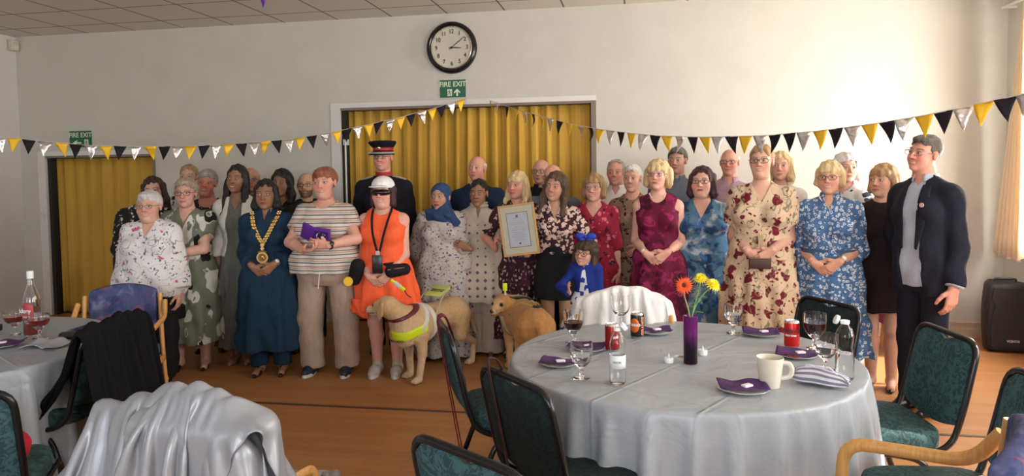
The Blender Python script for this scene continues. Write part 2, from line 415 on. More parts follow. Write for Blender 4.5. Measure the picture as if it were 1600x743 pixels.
def hand_mesh(style):
    if style in HANDK: return HANDK[style]
    g = SDF((-.075, -.085, -.215), (.085, .05, .06), .0036)
    cu = {'relax': (.28, .42, .3), 'flat': (.12, .12, .1), 'clasp': (.35, .75, .5), 'grip': (.75, 1.25, .9), 'hold': (.35, .55, .4)}[style]
    g.put(rc((0, 0, .022), (0, 0, -.005), .0225, .0235, .01)); bases = [(.029, -.092), (.0095, -.097), (-.0105, -.093), (-.029, -.083)]
    for i, (x, z) in enumerate(bases): g.put(rc((x*.45, 0, -.01), (x, -.002, z), .017, .0115, .014))
    L = [.074, .083, .076, .060]; R = [.0092, .0094, .0088, .0078]
    for i, (x, z) in enumerate(bases):
        p = np.array([x, -.002, z]); a = 0.; spread = (x)*1.6
        for j, fr in enumerate((.45, .31, .24)):
            a += cu[j]*(1+.1*i if style != 'flat' else 1); d = np.array([spread*math.cos(a), -math.sin(a), -math.cos(a)]); d /= np.linalg.norm(d)
            q = p+d*L[i]*fr; g.put(rc(p, q, R[i]*(1-.10*j), R[i]*(.93-.10*j), .003)); p = q
    tc = {'grip': .6, 'clasp': .3, 'hold': .5}.get(style, .1); p = np.array([.020, -.004, -.026])
    for d, l, r1, r2 in (((.72, -.30, -.62), .040, .0145, .0125), ((.42, -.30-tc, -.85), .032, .0118, .0105), ((.15-tc*.5, -.35-tc, -.9), .026, .0102, .0085)):
        d = np.array(d); d /= np.linalg.norm(d); q = p+d*l; g.put(rc(p, q, r1, r2, .006)); p = q
    HANDK[style] = g.mesh(); return HANDK[style]
def frame(fd, pn, side):
    """rows: local axes. fingers run along -Z(local), palm faces -Y(local), thumb at +X for side=+1"""
    z = -np.array(fd, float); z /= np.linalg.norm(z); y = -np.array(pn, float); y -= z*(y@z); y /= np.linalg.norm(y); x = np.cross(y, z)
    return np.stack([x, y, z])
WOMAN = dict(z=[.44, .47, .51, .56, .62, .68, .73, .78, .815, .835], rx=[.150, .165, .172, .158, .132, .138, .145, .138, .098, .055], ry=[.085, .105, .112, .100, .090, .096, .104, .088, .066, .042])
MAN = dict(z=[.44, .47, .51, .56, .62, .68, .73, .78, .815, .835], rx=[.145, .158, .164, .160, .156, .164, .172, .162, .115, .065], ry=[.085, .105, .115, .110, .108, .112, .118, .102, .074, .048])
TONE = dict(pale=(.66, .39, .30), pink=(.66, .33, .25), tan=(.55, .33, .22), olive=(.50, .29, .19), brown=(.30, .155, .09), deep=(.24, .12, .07))
class Person:
    """figure facing -Y in its own frame, standing on z = 0"""
    def __init__(s, label, px, top, Y, yaw=0, tone='pale', sex='w', w=1., belly=1., bust=1., smile=.8, head=(0, 0, 0), hw=1., fat=0., hs=1., lean=(0, 0),
                 arms=('hang', 'hang'), armw=1., legs=.085, lip=None, brow=(.15, .10, .07), beard=None, neck=None, rosy=.5, detail=1, child=False, group=None, hat=0., dx=0., eye=(.05, .03, .02), foot=1.):
        p = aty(px, top, Y); s.H = H = p.z-hat; s.X = p.x+dx; s.sex = sex; s.tone = np.array(TONE[tone]) if isinstance(tone, str) else np.array(tone)
        yaw = yaw+.85*math.atan2(-1.1-p.x, Y); s.root = empty('person', (p.x+dx, Y, 0), yaw, label, 'person', group); s.yaw = yaw; s.w = w; s.armw = armw; s.dx = dx; s.child = child
        B = WOMAN if sex == 'w' else MAN; s.hs = hs; u = (H/1.65)**.5; s.u = u
        z = np.array(B['z'])*H
        if child: u *= .80; s.u = u
        bel = 1+(belly-1)*np.exp(-((np.array(B['z'])-.60)/.075)**2)
        s.rx = np.array(B['rx'])*w*u*(1+(bel-1)*.7); s.ry = np.array(B['ry'])*(w**.8)*u*bel
        s.cy = -.02*(bel-1)*2*np.ones(len(z)); s.z = z
        s.cx = np.interp(z, [0, .5*H, H], [0, 0, 0])
        s.ry_at = lambda zz: float(np.interp(zz, z, s.ry)-np.interp(zz, z, s.cy))
        s.rx_at = lambda zz: float(np.interp(zz, z, s.rx))
        s.torso = [loft(list(z), list(s.rx), list(s.ry), list(s.cx), list(s.cy), 2.25, None, .03)]
        shw = (.146 if sex == 'w' else .172)*u*(.70+.30*w); shz = .786*H; s.sh = shw
        ar = (.041 if sex == 'w' else .046)*armw*u; s.ar = ar
        s.torso += [rc((-shw, .005, shz), (shw, .005, shz), ar*1.0, ar*1.0, .04), rc((0, .012, .80*H), (0, .018, .865*H), .060*u, .047*u, .03),
                    rc((0, .014, .838*H), (.85*shw, .008, .800*H), .034, .030, .03), rc((0, .014, .838*H), (-.85*shw, .008, .800*H), .034, .030, .03)]
        if sex == 'w' and bust > 0:
            for e in (1, -1): s.torso.append(el((e*.072*w*u, -(s.ry_at(.725*H)-.030), .715*H), (.066*w*u*bust, .058*bust*u, .062*bust*u), .03))
        if sex == 'm' and bust > 0:
            for e in (1, -1): s.torso.append(el((e*.07, -(s.ry_at(.735*H)-.035), .735*H), (.075*w, .045, .055), .04))
        # arms
        s.arm = []; s.hands = []
        l1, l2 = .172*H, .148*H
        for side, a in ((-1, arms[0]), (1, arms[1])):        # -1: the figure's right arm, at the viewer's left
            S = np.array([side*shw, .005, shz]); st = 'relax'
            if a == 'hang': W = np.array([side*(shw+.055*w), -.035, shz-.985*(l1+l2)]); fd, pn = (-.05*side, -.12, -1), (-side, .15, 0); pole = (side*.15, 1, 0)
            elif a == 'back': W = np.array([side*(shw+.01), .10, shz-.90*(l1+l2)]); fd, pn = (-.4*side, .3, -1), (0, 1, 0); pole = (side*.8, .4, 0); st = 'relax'
            elif a in ('clasp', 'clasplow'):
                zz = (.575 if a == 'clasp' else .525)*H; yy = -(s.ry_at(zz+.04)+.045+.012*(side > 0))
                W = np.array([side*.085, yy, zz+.008*side]); fd = (-side*.75, -.12, -.62); pn = (-.25*side, .95, 0.2); pole = (side*.42, .85, -.3); st = 'clasp'
            else:
                W = np.array(a['w'], float); fd = a.get('fd', (0, -.3, -1)); pn = a.get('pn', (-side, 0, 0)); pole = a.get('pole', (side, .4, -.4)); st = a.get('st', 'relax')
                if a.get('frac', True): W = W*np.array([1, 1, H])
            d = W-S; D = np.linalg.norm(d)
            if D > (l1+l2)*.995: W = S+d*(l1+l2)*.995/D; d = W-S; D = np.linalg.norm(d)
            aa = (l1*l1-l2*l2+D*D)/(2*D); hh = math.sqrt(max(l1*l1-aa*aa, 0)); dn = d/D; pl = np.array(pole, float); pl -= dn*(pl@dn); pl /= np.linalg.norm(pl)
            E = S+dn*aa+pl*hh; s.arm.append((S, E, W)); s.hands.append((W, fd, pn, side, st))
        s.armp = []
        for S, E, W in s.arm:
            s.armp += [rc(S, E, ar*1.05, ar*.84, .03), rc(E, E+(W-E)*.35, ar*.84, ar*.80, .02), rc(E+(W-E)*.35, W, ar*.80, .0265*u*(.5+.5*armw), .02)]
        # legs
        lg = legs*w**.5; s.lg = lg; lw = w**.6; s.legp = []; s.feet = []
        for e in (-1, 1):
            hip = (e*.085*w*u, 0, .49*H); kn = (e*(lg+.005), -.012, .27*H); an = (e*lg, .015, .055)
            s.legp += [rc(hip, kn, .083*lw*u, .055*lw*u, .03), rc(kn, (e*lg, .012, .20*H), .052*lw*u, .053*lw*u, .02), rc((e*lg, .012, .20*H), an, .052*lw*u, .035*u*lw**.5, .02)]
            s.feet.append((e, e*lg))
        s.footp = []
        for e, fx in s.feet:
            s.footp += [rc((fx, .02, .045), (fx+e*.012, -.10, .025), .034*u, .028*u, .02), rc((fx, .02, .05), (fx, .045, .03), .034*u, .026*u, .02)]
        # head
        hs = hs*(.96 if child else 1.); s.hsc = hs; hc = H-.113*hs*(.93 if child else 1)
        R = rotm(math.radians(head[0]), math.radians(head[2]), math.radians(head[1])); s.HR = R   # pitch, yaw, tilt
        s.HC = np.array([lean[0], -.012+lean[1], hc]); s.hh = (wd_ := hw)
        nk = neck or (.049 if sex == 'w' else .057)*(1+.12*fat); s.nk = nk
        V, Q, C = head_mesh(s.tone, hw, fat, smile, lip, brow, beard, neck=nk/hs, child=child, eye=eye, rosy=rosy, h=.0032 if detail else .004)
        V = (V*hs)@R.T+s.HC
        g = SDF((-.42*max(w, 1), -.42, 0 if detail else .3*H), (.42*max(w, 1), .36, s.HC[2]-.05), .0095 if detail else .013)
        neckp = [rc((0, .014, .82*H), tuple(s.HC+R@np.array([0, .02, -.07])), nk*1.04, nk, .03)]
        s.neckp = neckp
        g.puts(s.torso); g.puts(neckp); g.puts(s.armp); g.puts(s.legp); g.puts(s.footp)
        V2, Q2 = g.mesh(); Vs = [V, V2]; Qs = [Q, Q2+len(V)]; C2 = np.tile(s.tone, (len(V2), 1)).astype(np.float32)
        Cs = [C, C2]; n = len(V)+len(V2)
        if child or True:
            for W, fd, pn, side, st in s.hands:
                HV, HQ = hand_mesh(st); sc_ = u*(.97 if sex == 'w' else 1.06)*(.8 if child else 1); HV = HV.copy()*sc_
                fr_ = frame(fd, pn, 1)
                ch = side; HV[:, 0] *= ch; M = HV@fr_+np.asarray(W)
                Vs.append(M); Qs.append((HQ if ch > 0 else HQ[:, ::-1])+n); n += len(M); Cs.append(np.tile(s.tone*np.array([1.0, .93, .92]), (len(M), 1)).astype(np.float32))
        s.body = npmesh('body', np.concatenate(Vs), np.concatenate(Qs), SKIN, s.root, col=np.concatenate(Cs))
    # ---- clothing
    def upper(s, name, m, hem=.50, g=.012, sleeve=(0., 0.), neck=('round', .05, .075), skirt=None, loose=0., open=0., h=.0085, collar=None, wr=.006, bell=0., flap=0.):
        """garment around the torso. sleeve = (fraction of the whole arm, extra room)"""
        H = s.H; zb = hem*H; w = max(s.w, 1.)
        lo = (-.5*w, -.42, zb-.03); hi = (.5*w, .40, s.HC[2]-.04)
        G = SDF(lo, hi, h); tor = list(s.torso)
        ztop, rx, ry = list(s.z), s.rx.copy(), s.ry.copy()
        if loose:
            k = np.interp(np.array(ztop)/H, [.44, .60, .72, .80], [1, .9, .35, 0]); rx = rx+loose*k; ry = ry+loose*k*.8
        if skirt is None and hem < .46:
            zz = [zb-.02]+ztop; kx = rx[0]+.01; tor[0] = loft(zz, [kx]+list(rx), [ry[0]+.01]+list(ry), 0, [s.cy[0]]+list(s.cy), 2.3, None, .03)
        else: tor[0] = loft(ztop, list(rx), list(ry), 0, list(s.cy), 2.25, None, .03)
        G.puts(tor, g)
        if skirt is not None:
            zw, fx, fy, nf, amp = skirt; zs = [zb-.02, (zb+.5*H)/2, .50*H, .545*H, zw*H]
            r0, y0 = float(np.interp(zw*H, s.z, rx)), float(np.interp(zw*H, s.z, ry)); amp *= 1.5; nf += 2; r1, y1 = float(np.interp(.50*H, s.z, rx)), float(np.interp(.5*H, s.z, ry))
            G.put(loft(zs, [fx, (fx+r1)/2+.012, r1+.015, (r1+r0)/2+.014, r0], [fy, (fy+y1)/2+.012, y1+.015, (y1+y0)/2+.014, y0], 0, float(np.interp(.56*H, s.z, s.cy)), 2.1, (nf, amp, zw*H, s.X*7), .02), g)
        fr, room = sleeve
        for (S, E, W) in s.arm:
            if fr > 0:
                L1 = np.linalg.norm(E-S); L2 = np.linalg.norm(W-E); L = fr*(L1+L2); r0 = s.ar*1.06+g+room*.6
                if L <= L1: T = S+(E-S)*L/L1; G.put(rc(S, T, r0, s.ar*.92+g+room, .025, True))
                else: T = E+(W-E)*(L-L1)/L2; G.put(rc(S, E, r0, s.ar*.86+g+room, .025)); G.put(rc(E, T, s.ar*.86+g+room, s.ar*.66+g+room+bell, .012, True))
            else:
                # sleeveless: stop at the shoulder
                sd = np.sign(S[0]); xa = abs(S[0])-.012
                G.cut(lambda X, Y, Z: .8*(sd*X-xa-1.6*np.clip(S[2]-.02-Z, 0, .3))+0*Y)
        G.cut(lambda X, Y, Z: zb-Z+0*X)
        if wr:
            ph = s.X*11; G.disp(lambda X, Y, Z: wr*(np.sin(23*X+9*Z+ph)*np.sin(17*Z+11*Y+ph*2)+.5*np.sin(41*Z+19*X*np.sign(Y+.01)+ph)).astype(np.float32)+.0045*np.sin(46*X+7*np.sin(3*Z+ph)+ph).astype(np.float32)*sm(.66*H-Z, 0, .10*H))
        kind, depth, wid = neck; zn = .845*H; nx = np.array([0, -.05, zn])
        if kind == 'round': G.put(el((0, -.03, zn+.03), (wid, .13, depth+.03), .006), sub=True); G.put(rc((0, .02, zn-.02), (0, .02, zn+.2), s.nk+.012, s.nk+.012, .004), sub=True)
        elif kind == 'v':
            G.put(rc((0, .02, zn-.02), (0, .02, zn+.2), s.nk+.014, s.nk+.014, .004), sub=True)
            G.cut(lambda X, Y, Z: np.minimum((Z-(zn-depth))*wid/depth-abs(X), -Y-.02+0*X)*.8)
        elif kind == 'crew': G.put(rc((0, .014, zn-.008), (0, .014, zn+.2), s.nk+.006, s.nk+.006, .004), sub=True); G.cut(lambda X, Y, Z: Z-(zn+depth)+0*X)
        if open:
            zt = zn; ow, ob = open if hasattr(open, '__len__') else (open, .6*open)
            G.cut(lambda X, Y, Z: np.minimum((ob+(ow-ob)*np.clip((Z-.55*H)/(.28*H), 0, 1))-abs(X), -Y-.0+0*X)*.9)
        V, Q = G.mesh(); return npmesh(name, V, Q, m, s.root)
    def trousers(s, m, hem=.03, top=.54, wide=.0, h=.0095, name='trousers', g=.008):
        H = s.H; G = SDF((-.42, -.3, hem*H-.03), (.42, .3, top*H+.03), h); lw = s.w**.6
        zi = [z for z in s.z if z < top*H]; n = len(zi)
        G.put(loft(zi+[top*H], list(s.rx[:n])+[s.rx_at(top*H)], list(s.ry[:n])+[float(np.interp(top*H, s.z, s.ry))], 0, list(s.cy[:n])+[s.cy[0]], 2.25, None, .03), g)
        for e in (-1, 1):
            hip = (e*.085*s.w*s.u, 0, .48*H); kn = (e*(s.lg+.005), -.008, .27*H); an = (e*s.lg, .012, hem*H)
            G.put(rc(hip, kn, .086*lw*s.u, .062*lw*s.u+wide*.6, .02), g); G.put(rc(kn, an, .062*lw*s.u+wide*.6, .055*s.u+wide, .02), g)
        G.cut(lambda X, Y, Z: np.maximum(hem*H-Z, Z-top*H)+0*X)
        ph = s.X*5; G.disp(lambda X, Y, Z: .003*(np.sin(30*Z+14*X+ph)*np.sin(21*X+ph)).astype(np.float32)+.003*np.sin(38*Z+25*abs(X)+ph).astype(np.float32)*(Z < .25*H))
        V, Q = G.mesh(); return npmesh(name, V, Q, m, s.root)
    def skirt(s, m, hem, top=.58, fx=.2, fy=.15, nf=9, amp=.03, name='skirt', g=.010, h=.0085):
        H = s.H; zb = hem*H; G = SDF((-.5, -.4, zb-.02), (.5, .4, top*H+.02), h)
        r1, y1 = s.rx_at(.50*H), float(np.interp(.5*H, s.z, s.ry)); r0, y0 = s.rx_at(top*H), float(np.interp(top*H, s.z, s.ry))
        zs = [zb-.02, (zb+.5*H)/2, .50*H, .55*H, top*H]
        G.put(loft(zs, [fx, (fx+r1)/2+.006, r1+.006, (r1+r0)/2+.01, r0], [fy, (fy+y1)/2+.006, y1+.006, (y1+y0)/2+.01, y0], 0, float(s.cy[0]), 2.1, (nf, amp, top*H, s.X*7), .02), g)
        G.cut(lambda X, Y, Z: zb-Z+0*X); V, Q = G.mesh(); return npmesh(name, V, Q, m, s.root)
    def shoes(s, m, kind='flat', sole=None):
        for e, fx in s.feet:
            G = SDF((fx-.09, -.20, -.002), (fx+.09, .13, .16), .0045); o = e*.014; u = s.u
            if kind == 'heel':
                G.puts([rc((fx, .03, .055), (fx+o*.5, -.06, .022), .028*u, .030*u, .02), rc((fx+o*.5, -.06, .02), (fx+o, -.135, .014), .030*u, .014, .02), rc((fx, .055, .05), (fx, .06, .008), .016, .009, .01)])
                G.put(el((fx, -.015, .085), (.030, .075, .045), .006), sub=True)
            elif kind == 'flat':
                G.puts([rc((fx, .045, .028), (fx+o*.5, -.06, .024), .036*u, .036*u, .02), rc((fx+o*.5, -.06, .022), (fx+o, -.135, .018), .036*u, .022, .02)])
                G.put(el((fx, -.005, .075), (.032, .070, .042), .006), sub=True)
            elif kind == 'trainer':
                G.puts([rc((fx, .04, .045), (fx+o*.5, -.06, .035), .043*u, .041*u, .03), rc((fx+o*.5, -.06, .035), (fx+o, -.125, .028), .042*u, .030, .03), rc((fx, .02, .05), (fx, .015, .10), .042*u, .040*u, .02)])
            else:
                G.puts([rc((fx, .045, .035), (fx+o*.5, -.06, .032), .039*u, .039*u, .03), rc((fx+o*.5, -.06, .032), (fx+o, -.145, .024), .039*u, .024, .03), rc((fx, .015, .04), (fx, .015, .09), .040*u, .040*u, .02)])
            G.cut(lambda X, Y, Z: .001-Z+0*X); V, Q = G.mesh(); o_ = npmesh('shoe', V, Q, m, s.root)
            if sole is not None:
                b = MB(); pts = []
                for i in range(24):
                    a = 2*PI*i/24; w_ = .041*u*(1.0 if math.sin(a) < 0 else .9); pts.append((fx+e*.006*(1-math.sin(a))+w_*math.cos(a), -.052+.108*math.sin(a)))
                b.prism(pts, .0, .024); b.build('sole', sole, o_)
    # ---- things on the head, in head coordinates
    def hgrid(s, lo, hi, h=.0042): return SDF(lo, hi, h)
    def hput(s, name, G, m, parent=None):
        V, Q = G.mesh(); V = (V*s.hsc*np.array([s.hh, 1, .93 if s.child else 1]))@s.HR.T+s.HC; return npmesh(name, V, Q, m, parent or s.root)
    def hx(s, p): return Vector(tuple((np.asarray(p, float)*s.hsc)@s.HR.T+s.HC))
    def hair(s, style, m, vol=0., length=.0, part=0., fringe=0., wave=0., name='hair', front=True):
        G = SDF((-.17, -.135, -.20 if style not in ('long',) else -.22-length), (.17, .165, .155), .0042 if style != 'long' else .005)
        cap = el((0, .022, .034), (.0795+vol, .096+vol, .0865+vol*.9), .01)
        hl = .072-.045*fringe       # hairline height on the forehead
        if style in ('short', 'bald', 'receding', 'crop', 'curly'):
            G.put(cap)
            if style != 'bald': G.put(el((0, -.040, .085), (.052, .05+vol*.5, .024+vol*.5), .03))
            zlow = -.055 if style != 'bald' else -.04
            # keep the back lower, open the face and ears
            G.cut(lambda X, Y, Z: (zlow+np.clip(.055-Y, 0, .09)*.95)-Z+0*X)
            G.cut(lambda X, Y, Z: np.minimum(np.minimum(-Y-.034+.25*np.clip(Z-.02, 0, .1)+0*X, hl+.004*np.sin(170*X+s.X*9)+.003*np.sin(90*X)+.15*X*(fringe > .3)+(0.03 if style == 'receding' else 0)-.35*abs(X)-Z), .2))
            G.cut(lambda X, Y, Z: np.minimum(np.minimum(.012+0*X-abs(Y-.008)+.008, abs(X)-.066), .024-Z+0*X)) if style != 'curly' else None
            if style == 'bald': G.cut(lambda X, Y, Z: Z-.050+.0*X+.12*Y-(Y > .05)*.0); G.cut(lambda X, Y, Z: -Y-.012+0*X+0*Z)
            if style == 'receding': G.cut(lambda X, Y, Z: np.minimum(.045+.0*X-abs(X)-.3*abs(Y), .02-Y+0*X)*.8 if False else np.minimum(-Y-.042+.0*X+0*Z, Z-.03+0*X))
            if style == 'curly': G.disp(lambda X, Y, Z: (.005*np.sin(95*X+2)*np.sin(95*Y)*np.sin(90*Z+1)+.002*np.sin(210*X+3)*np.sin(190*Z)).astype(np.float32))
            else: G.disp(lambda X, Y, Z: (.0022*np.sin(150*X+60*Z+s.X*3)*np.sin(60*Y+30*X)+.0018*np.sin(75*X-45*Y+30*Z)).astype(np.float32))
        elif style in ('bob', 'pulled', 'long'):
            G.put(cap)
            if fringe > .3: G.put(el((0, -.052, .048), (.066+vol*.5, .036+vol*.4, .040), .015))
            L = length
            if style == 'bob':
                for e in (1, -1):
                    G.put(rc((e*(.068+vol), .015, .03), (e*(.072+vol*1.2), .005, -.06-L), .026+vol*.4, .024+vol*.3, .02)); G.put(rc((e*(.055+vol), .05, .0), (e*(.055+vol), .05, -.07-L), .034, .030, .03))
                G.put(rc((0, .075+vol*.5, .0), (0, .068+vol*.5, -.075-L), .045, .04, .04))
                if wave: G.disp(lambda X, Y, Z: (wave*np.sin(60*Z+30*X)*np.sin(40*Y+20*X)).astype(np.float32))
            if style == 'long':
                for e in (1, -1):
                    zf = -.08-L*(1 if front else .4)
                    G.put(rc((e*(.066+vol), .018, .04), (e*(.076+vol), .0, -.09), .024+vol*.5, .030+vol*.3, .02))
                    G.put(rc((e*(.076+vol), .0, -.09), (e*(.085+vol), -.055 if front else .03, zf), .031+vol*.3, .022, .02))
                    G.put(rc((e*.05, .055, -.02), (e*.065, .075, -.10-L*.8), .042, .04, .03))
                G.put(rc((0, .078, .0), (0, .085, -.10-L*.8), .048, .045, .04))
                if wave: G.disp(lambda X, Y, Z: (wave*np.sin(48*Z+25*X+10*Y)*sm(-Z, -.03, .06)).astype(np.float32))
            if style == 'pulled':
                G.cut(lambda X, Y, Z: (-.06+np.clip(.05-Y, 0, .09)*1.0)-Z+0*X)
                if L: G.put(el((0, .115, .01), (.04, .035, .04), .02))
            # open the face
            pz = .0 if not fringe else 0
            hl2 = .074-.048*fringe; J = lambda X: .0045*np.sin(165*X+s.X*9)+.0035*np.sin(83*X+s.X*5)
            G.cut(lambda X, Y, Z: np.minimum(np.minimum(-Y-.030+0*X, (hl2+J(X)+.12*X*np.sign(math.sin(s.X*13))-.42*np.maximum(abs(X-part)-.0, 0)*(1.0 if fringe < .3 else .25))-Z), (.058+.012*np.clip(-Z*8, 0, 1))-abs(X)+.30*np.clip(-Y-.03, 0, .2) if style != 'pulled' else .3+0*X))
            if style == 'pulled': G.cut(lambda X, Y, Z: np.minimum(np.minimum(.012+0*X-abs(Y-.008)+.010, abs(X)-.066), .020-Z+0*X))
            G.disp(lambda X, Y, Z: (.0022*np.sin(150*X+20*Z+s.X*3)+.0022*np.sin(120*Y+60*X+15*Z)+.0015*np.sin(70*X*Y*20+40*Z)).astype(np.float32))
        return s.hput(name, G, m)
    def glasses(s, m, shape='oval', w=.025, hgt=.018, lens=None):
        b = MB(); hx = lambda x, y, z: s.hx((x*s.hh, y, z))
        for e in (-1, 1):
            P = []
            for i in range(20):
                a = 2*PI*i/20; ca, sa = math.cos(a), math.sin(a)
                n = 1 if shape == 'oval' else .6; P.append(hx(e*.033+w*abs(ca)**n*(1 if ca > 0 else -1), -.099+abs(e*.033+w*ca)*.10, .001+hgt*abs(sa)**n*(1 if sa > 0 else -1)))
            b.tube(P, .0019, 6, closed=True); b.tube([hx(e*(.033+w), -.094, .006), hx(e*.080, -.05, .008), hx(e*.082, .005, .006)], .0018, 6)
        b.tube([hx(-.010, -.100, .004), hx(0, -.103, .007), hx(.010, -.100, .004)], .0018, 6)
        return b.build('glasses', m, s.root)
# ------------------------------------------------------------------ hanging cloth, settled by a small mass-spring solver
def _boxcol(P, c, b, r):
    if isinstance(b, float):          # a disc of radius b, its top at c[2]
        q = P-np.array(c); R = np.sqrt(q[:, 0]**2+q[:, 1]**2)+1e-9; dr = R-b+r; dz = q[:, 2]+r; o = np.stack([np.maximum(dr, 0), np.maximum(dz, 0)], 1); L = np.sqrt((o**2).sum(1))
        d = np.where((dr > 0) | (dz > 0), L-r, np.maximum(dr, dz)-r); d = np.where(q[:, 2] < -.05, 1., d); nr, nzz = np.where(L > 1e-9, o[:, 0]/np.maximum(L, 1e-9), 0.), np.where(L > 1e-9, o[:, 1]/np.maximum(L, 1e-9), 1.)
        return d, np.stack([nr*q[:, 0]/R, nr*q[:, 1]/R, nzz], 1)
    q = P-np.array(c); a = np.abs(q)-np.array(b); o = np.maximum(a, 0); L = np.sqrt((o**2).sum(1)); ins = a.max(1)
    d = L+np.minimum(ins, 0)-r; n = o/np.maximum(L, 1e-9)[:, None]*np.sign(q)
    k = np.argmax(a, 1); ni = np.zeros_like(P); ni[np.arange(len(P)), k] = np.sign(q[np.arange(len(P)), k]); n = np.where((L < 1e-6)[:, None], ni, n); return d, n
def settle(nu, nv, sx, sy, start, boxes, steps=260, seed=1, squeeze=.8, noise=.03, it=7, eps=.006, pin=None, grav=.6, damp=.985, rot=0.):
    rs = np.random.RandomState(seed); u, v = np.meshgrid(np.linspace(-.5, .5, nu), np.linspace(-.5, .5, nv)); rx, ry = sx/(nu-1), sy/(nv-1)
    nz = sum(rs.normal(0, 1)*np.sin(u*rs.uniform(8, 34)+v*rs.uniform(-20, 20)+rs.rand()*6) for _ in range(10))*noise*.35
    X0, Y0 = u*sx*squeeze, v*sy*squeeze*(1.15 if pin else 1.); ca, sa = math.cos(rot), math.sin(rot)
    P = np.stack([start[0]+X0*ca-Y0*sa, start[1]+X0*sa+Y0*ca, start[2]+nz], -1).astype(np.float64)
    if pin:
        # the strip lying over the chair top stays where it was laid
        hw, top, py, arch = pin; dx = (P[..., 0]-start[0])/hw; dy = np.abs(P[..., 1]-py); pm = (dy < .026) & (np.abs(dx) < 1)
        P[..., 2] = top+.01+nz*.6-arch*np.clip(dx, -1, 1)**2; PP = P.copy(); PP[..., 2] = top+.006-arch*dx**2+np.abs(nz)*.35*np.clip(1-dy/.026, 0, 1); P[pm] = PP[pm]
    Q = P.copy()
    C = []
    def add(a, b, l, k): C.append((a, b, l, k))
    S = np.s_
    for st in (0, 1):
        add(S[:, st:nu-1:2], S[:, st+1:nu:2], rx, 1.); add(S[st:nv-1:2, :], S[st+1:nv:2, :], ry, 1.)
        add(S[st:nv-1:2, :-1], S[st+1:nv:2, 1:], math.hypot(rx, ry), .35); add(S[st:nv-1:2, 1:], S[st+1:nv:2, :-1], math.hypot(rx, ry), .35)
    for st in (0, 1, 2, 3):
        add(S[:, st:nu-2:4], S[:, st+2:nu:4], 2*rx, .25); add(S[st:nv-2:4, :], S[st+2:nv:4, :], 2*ry, .25)
    for t in range(steps):
        V = (P-Q)*damp; Q = P.copy(); P = P+V; P[..., 2] -= 9.8*(1/60)**2*grav
        for _ in range(it):
            for a, b, l, k in C:
                A, B = P[a], P[b]
                m0, m1 = min(A.shape[0], B.shape[0]), min(A.shape[1], B.shape[1]); A = A[:m0, :m1]; B = B[:m0, :m1]
                d = B-A; L = np.sqrt((d**2).sum(-1, keepdims=True))+1e-9; c = d*(.5*k*(L-l)/L); A += c; B -= c
            F = P.reshape(-1, 3); F[:, 2] = np.maximum(F[:, 2], .006)
            for c_, b_, r_ in boxes:
                d, n = _boxcol(F, c_, b_, r_+(eps if not isinstance(b_, float) else 0.)); m = d < 0; F[m] -= n[m]*d[m][:, None]; Fq = Q.reshape(-1, 3); F[m] = F[m]*.55+(Fq[m]+n[m]*((F[m]-Fq[m])*n[m]).sum(1)[:, None])*.45
            P = F.reshape(nv, nu, 3)
            if pin: P[pm] = PP[pm]
    return P
def settle_round(r, z, size, rot, off, seed, nu=264, nv=27, steps=150, it=12, cham=.10):
    """a square sheet with softened corners laid centred over a round top: only the overhang moves"""
    rs = np.random.RandomState(seed); th = np.arange(nu)*2*PI/nu; h = size/2; A = th-rot; c, s_ = np.abs(np.cos(A)), np.abs(np.sin(A)); Rm = (h*(c**14+s_**14)**(-1/14.)); Rm = np.minimum(Rm, (h*2-cham*size)/(c+s_)); Rm = Rm+off[0]*np.cos(th)+off[1]*np.sin(th); Rm = np.maximum(Rm, r+.12)
    k = np.linspace(0, 1, nv)[:, None]; R = r+.004+(Rm[None]-r-.004)*k; flat = np.stack([R*np.cos(th), R*np.sin(th), np.zeros_like(R)], -1)
    nz = sum(rs.normal(0, 1)*np.sin(n*th+rs.rand()*6) for n in (5, 9, 13, 17, 22, 29, 37, 47))[None]*k*.018
    P = (flat*np.array([1, 1, 0])+np.stack([np.zeros_like(R), np.zeros_like(R), z+.003+nz], -1)).reshape(-1, 3); Q = P.copy(); fl = flat.reshape(-1, 3); I = np.arange(nu*nv).reshape(nv, nu); C = []
    def add(a, b, kk): a, b = a.ravel(), b.ravel(); C.append((a, b, np.linalg.norm(fl[a]-fl[b], axis=1)[:, None], kk))
    Rl = lambda J, n: np.roll(J, -n, 1)
    for st in (0, 1): add(I[:, st::2], Rl(I, 1)[:, st::2], 1.); add(I[st:nv-1:2], I[st+1:nv:2][:len(I[st:nv-1:2])], 1.)
    for st in (0, 1):
        a = I[st:nv-1:2]; b = I[st+1:nv:2][:len(a)]; add(a, Rl(b, 1), .3); add(Rl(a, 1), b, .3)
    for st in (0, 1, 2, 3): add(I[:, st::4], Rl(I, 2)[:, st::4], .07); a = I[st:nv-2:4]; add(a, I[st+2:nv:4][:len(a)], .15)
    pin_ = I[0]; P0 = P[pin_].copy()
    for t in range(steps):
        V = (P-Q)*.975; Q = P.copy(); P = P+V; P[:, 2] -= 9.8*(1/60)**2*.6
        for _ in range(it):
            for a, b, l, kk in C:
                d = P[b]-P[a]; L = np.sqrt((d**2).sum(1, keepdims=True))+1e-9; cc = d*(.5*kk*(L-l)/L); P[a] += cc; P[b] -= cc
            P[pin_] = P0; P[:, 2] = np.maximum(P[:, 2], .004)
            rr = np.hypot(P[:, 0], P[:, 1]); m = (rr < r+.006) & (P[:, 2] < z-.002); f = ((r+.006)/np.maximum(rr, 1e-6))[m]; P[m, 0] *= f; P[m, 1] *= f
            m = (rr < r+.006) & (P[:, 2] >= z-.002); P[m, 2] = np.maximum(P[m, 2], z+.003)
    return P.reshape(nv, nu, 3)
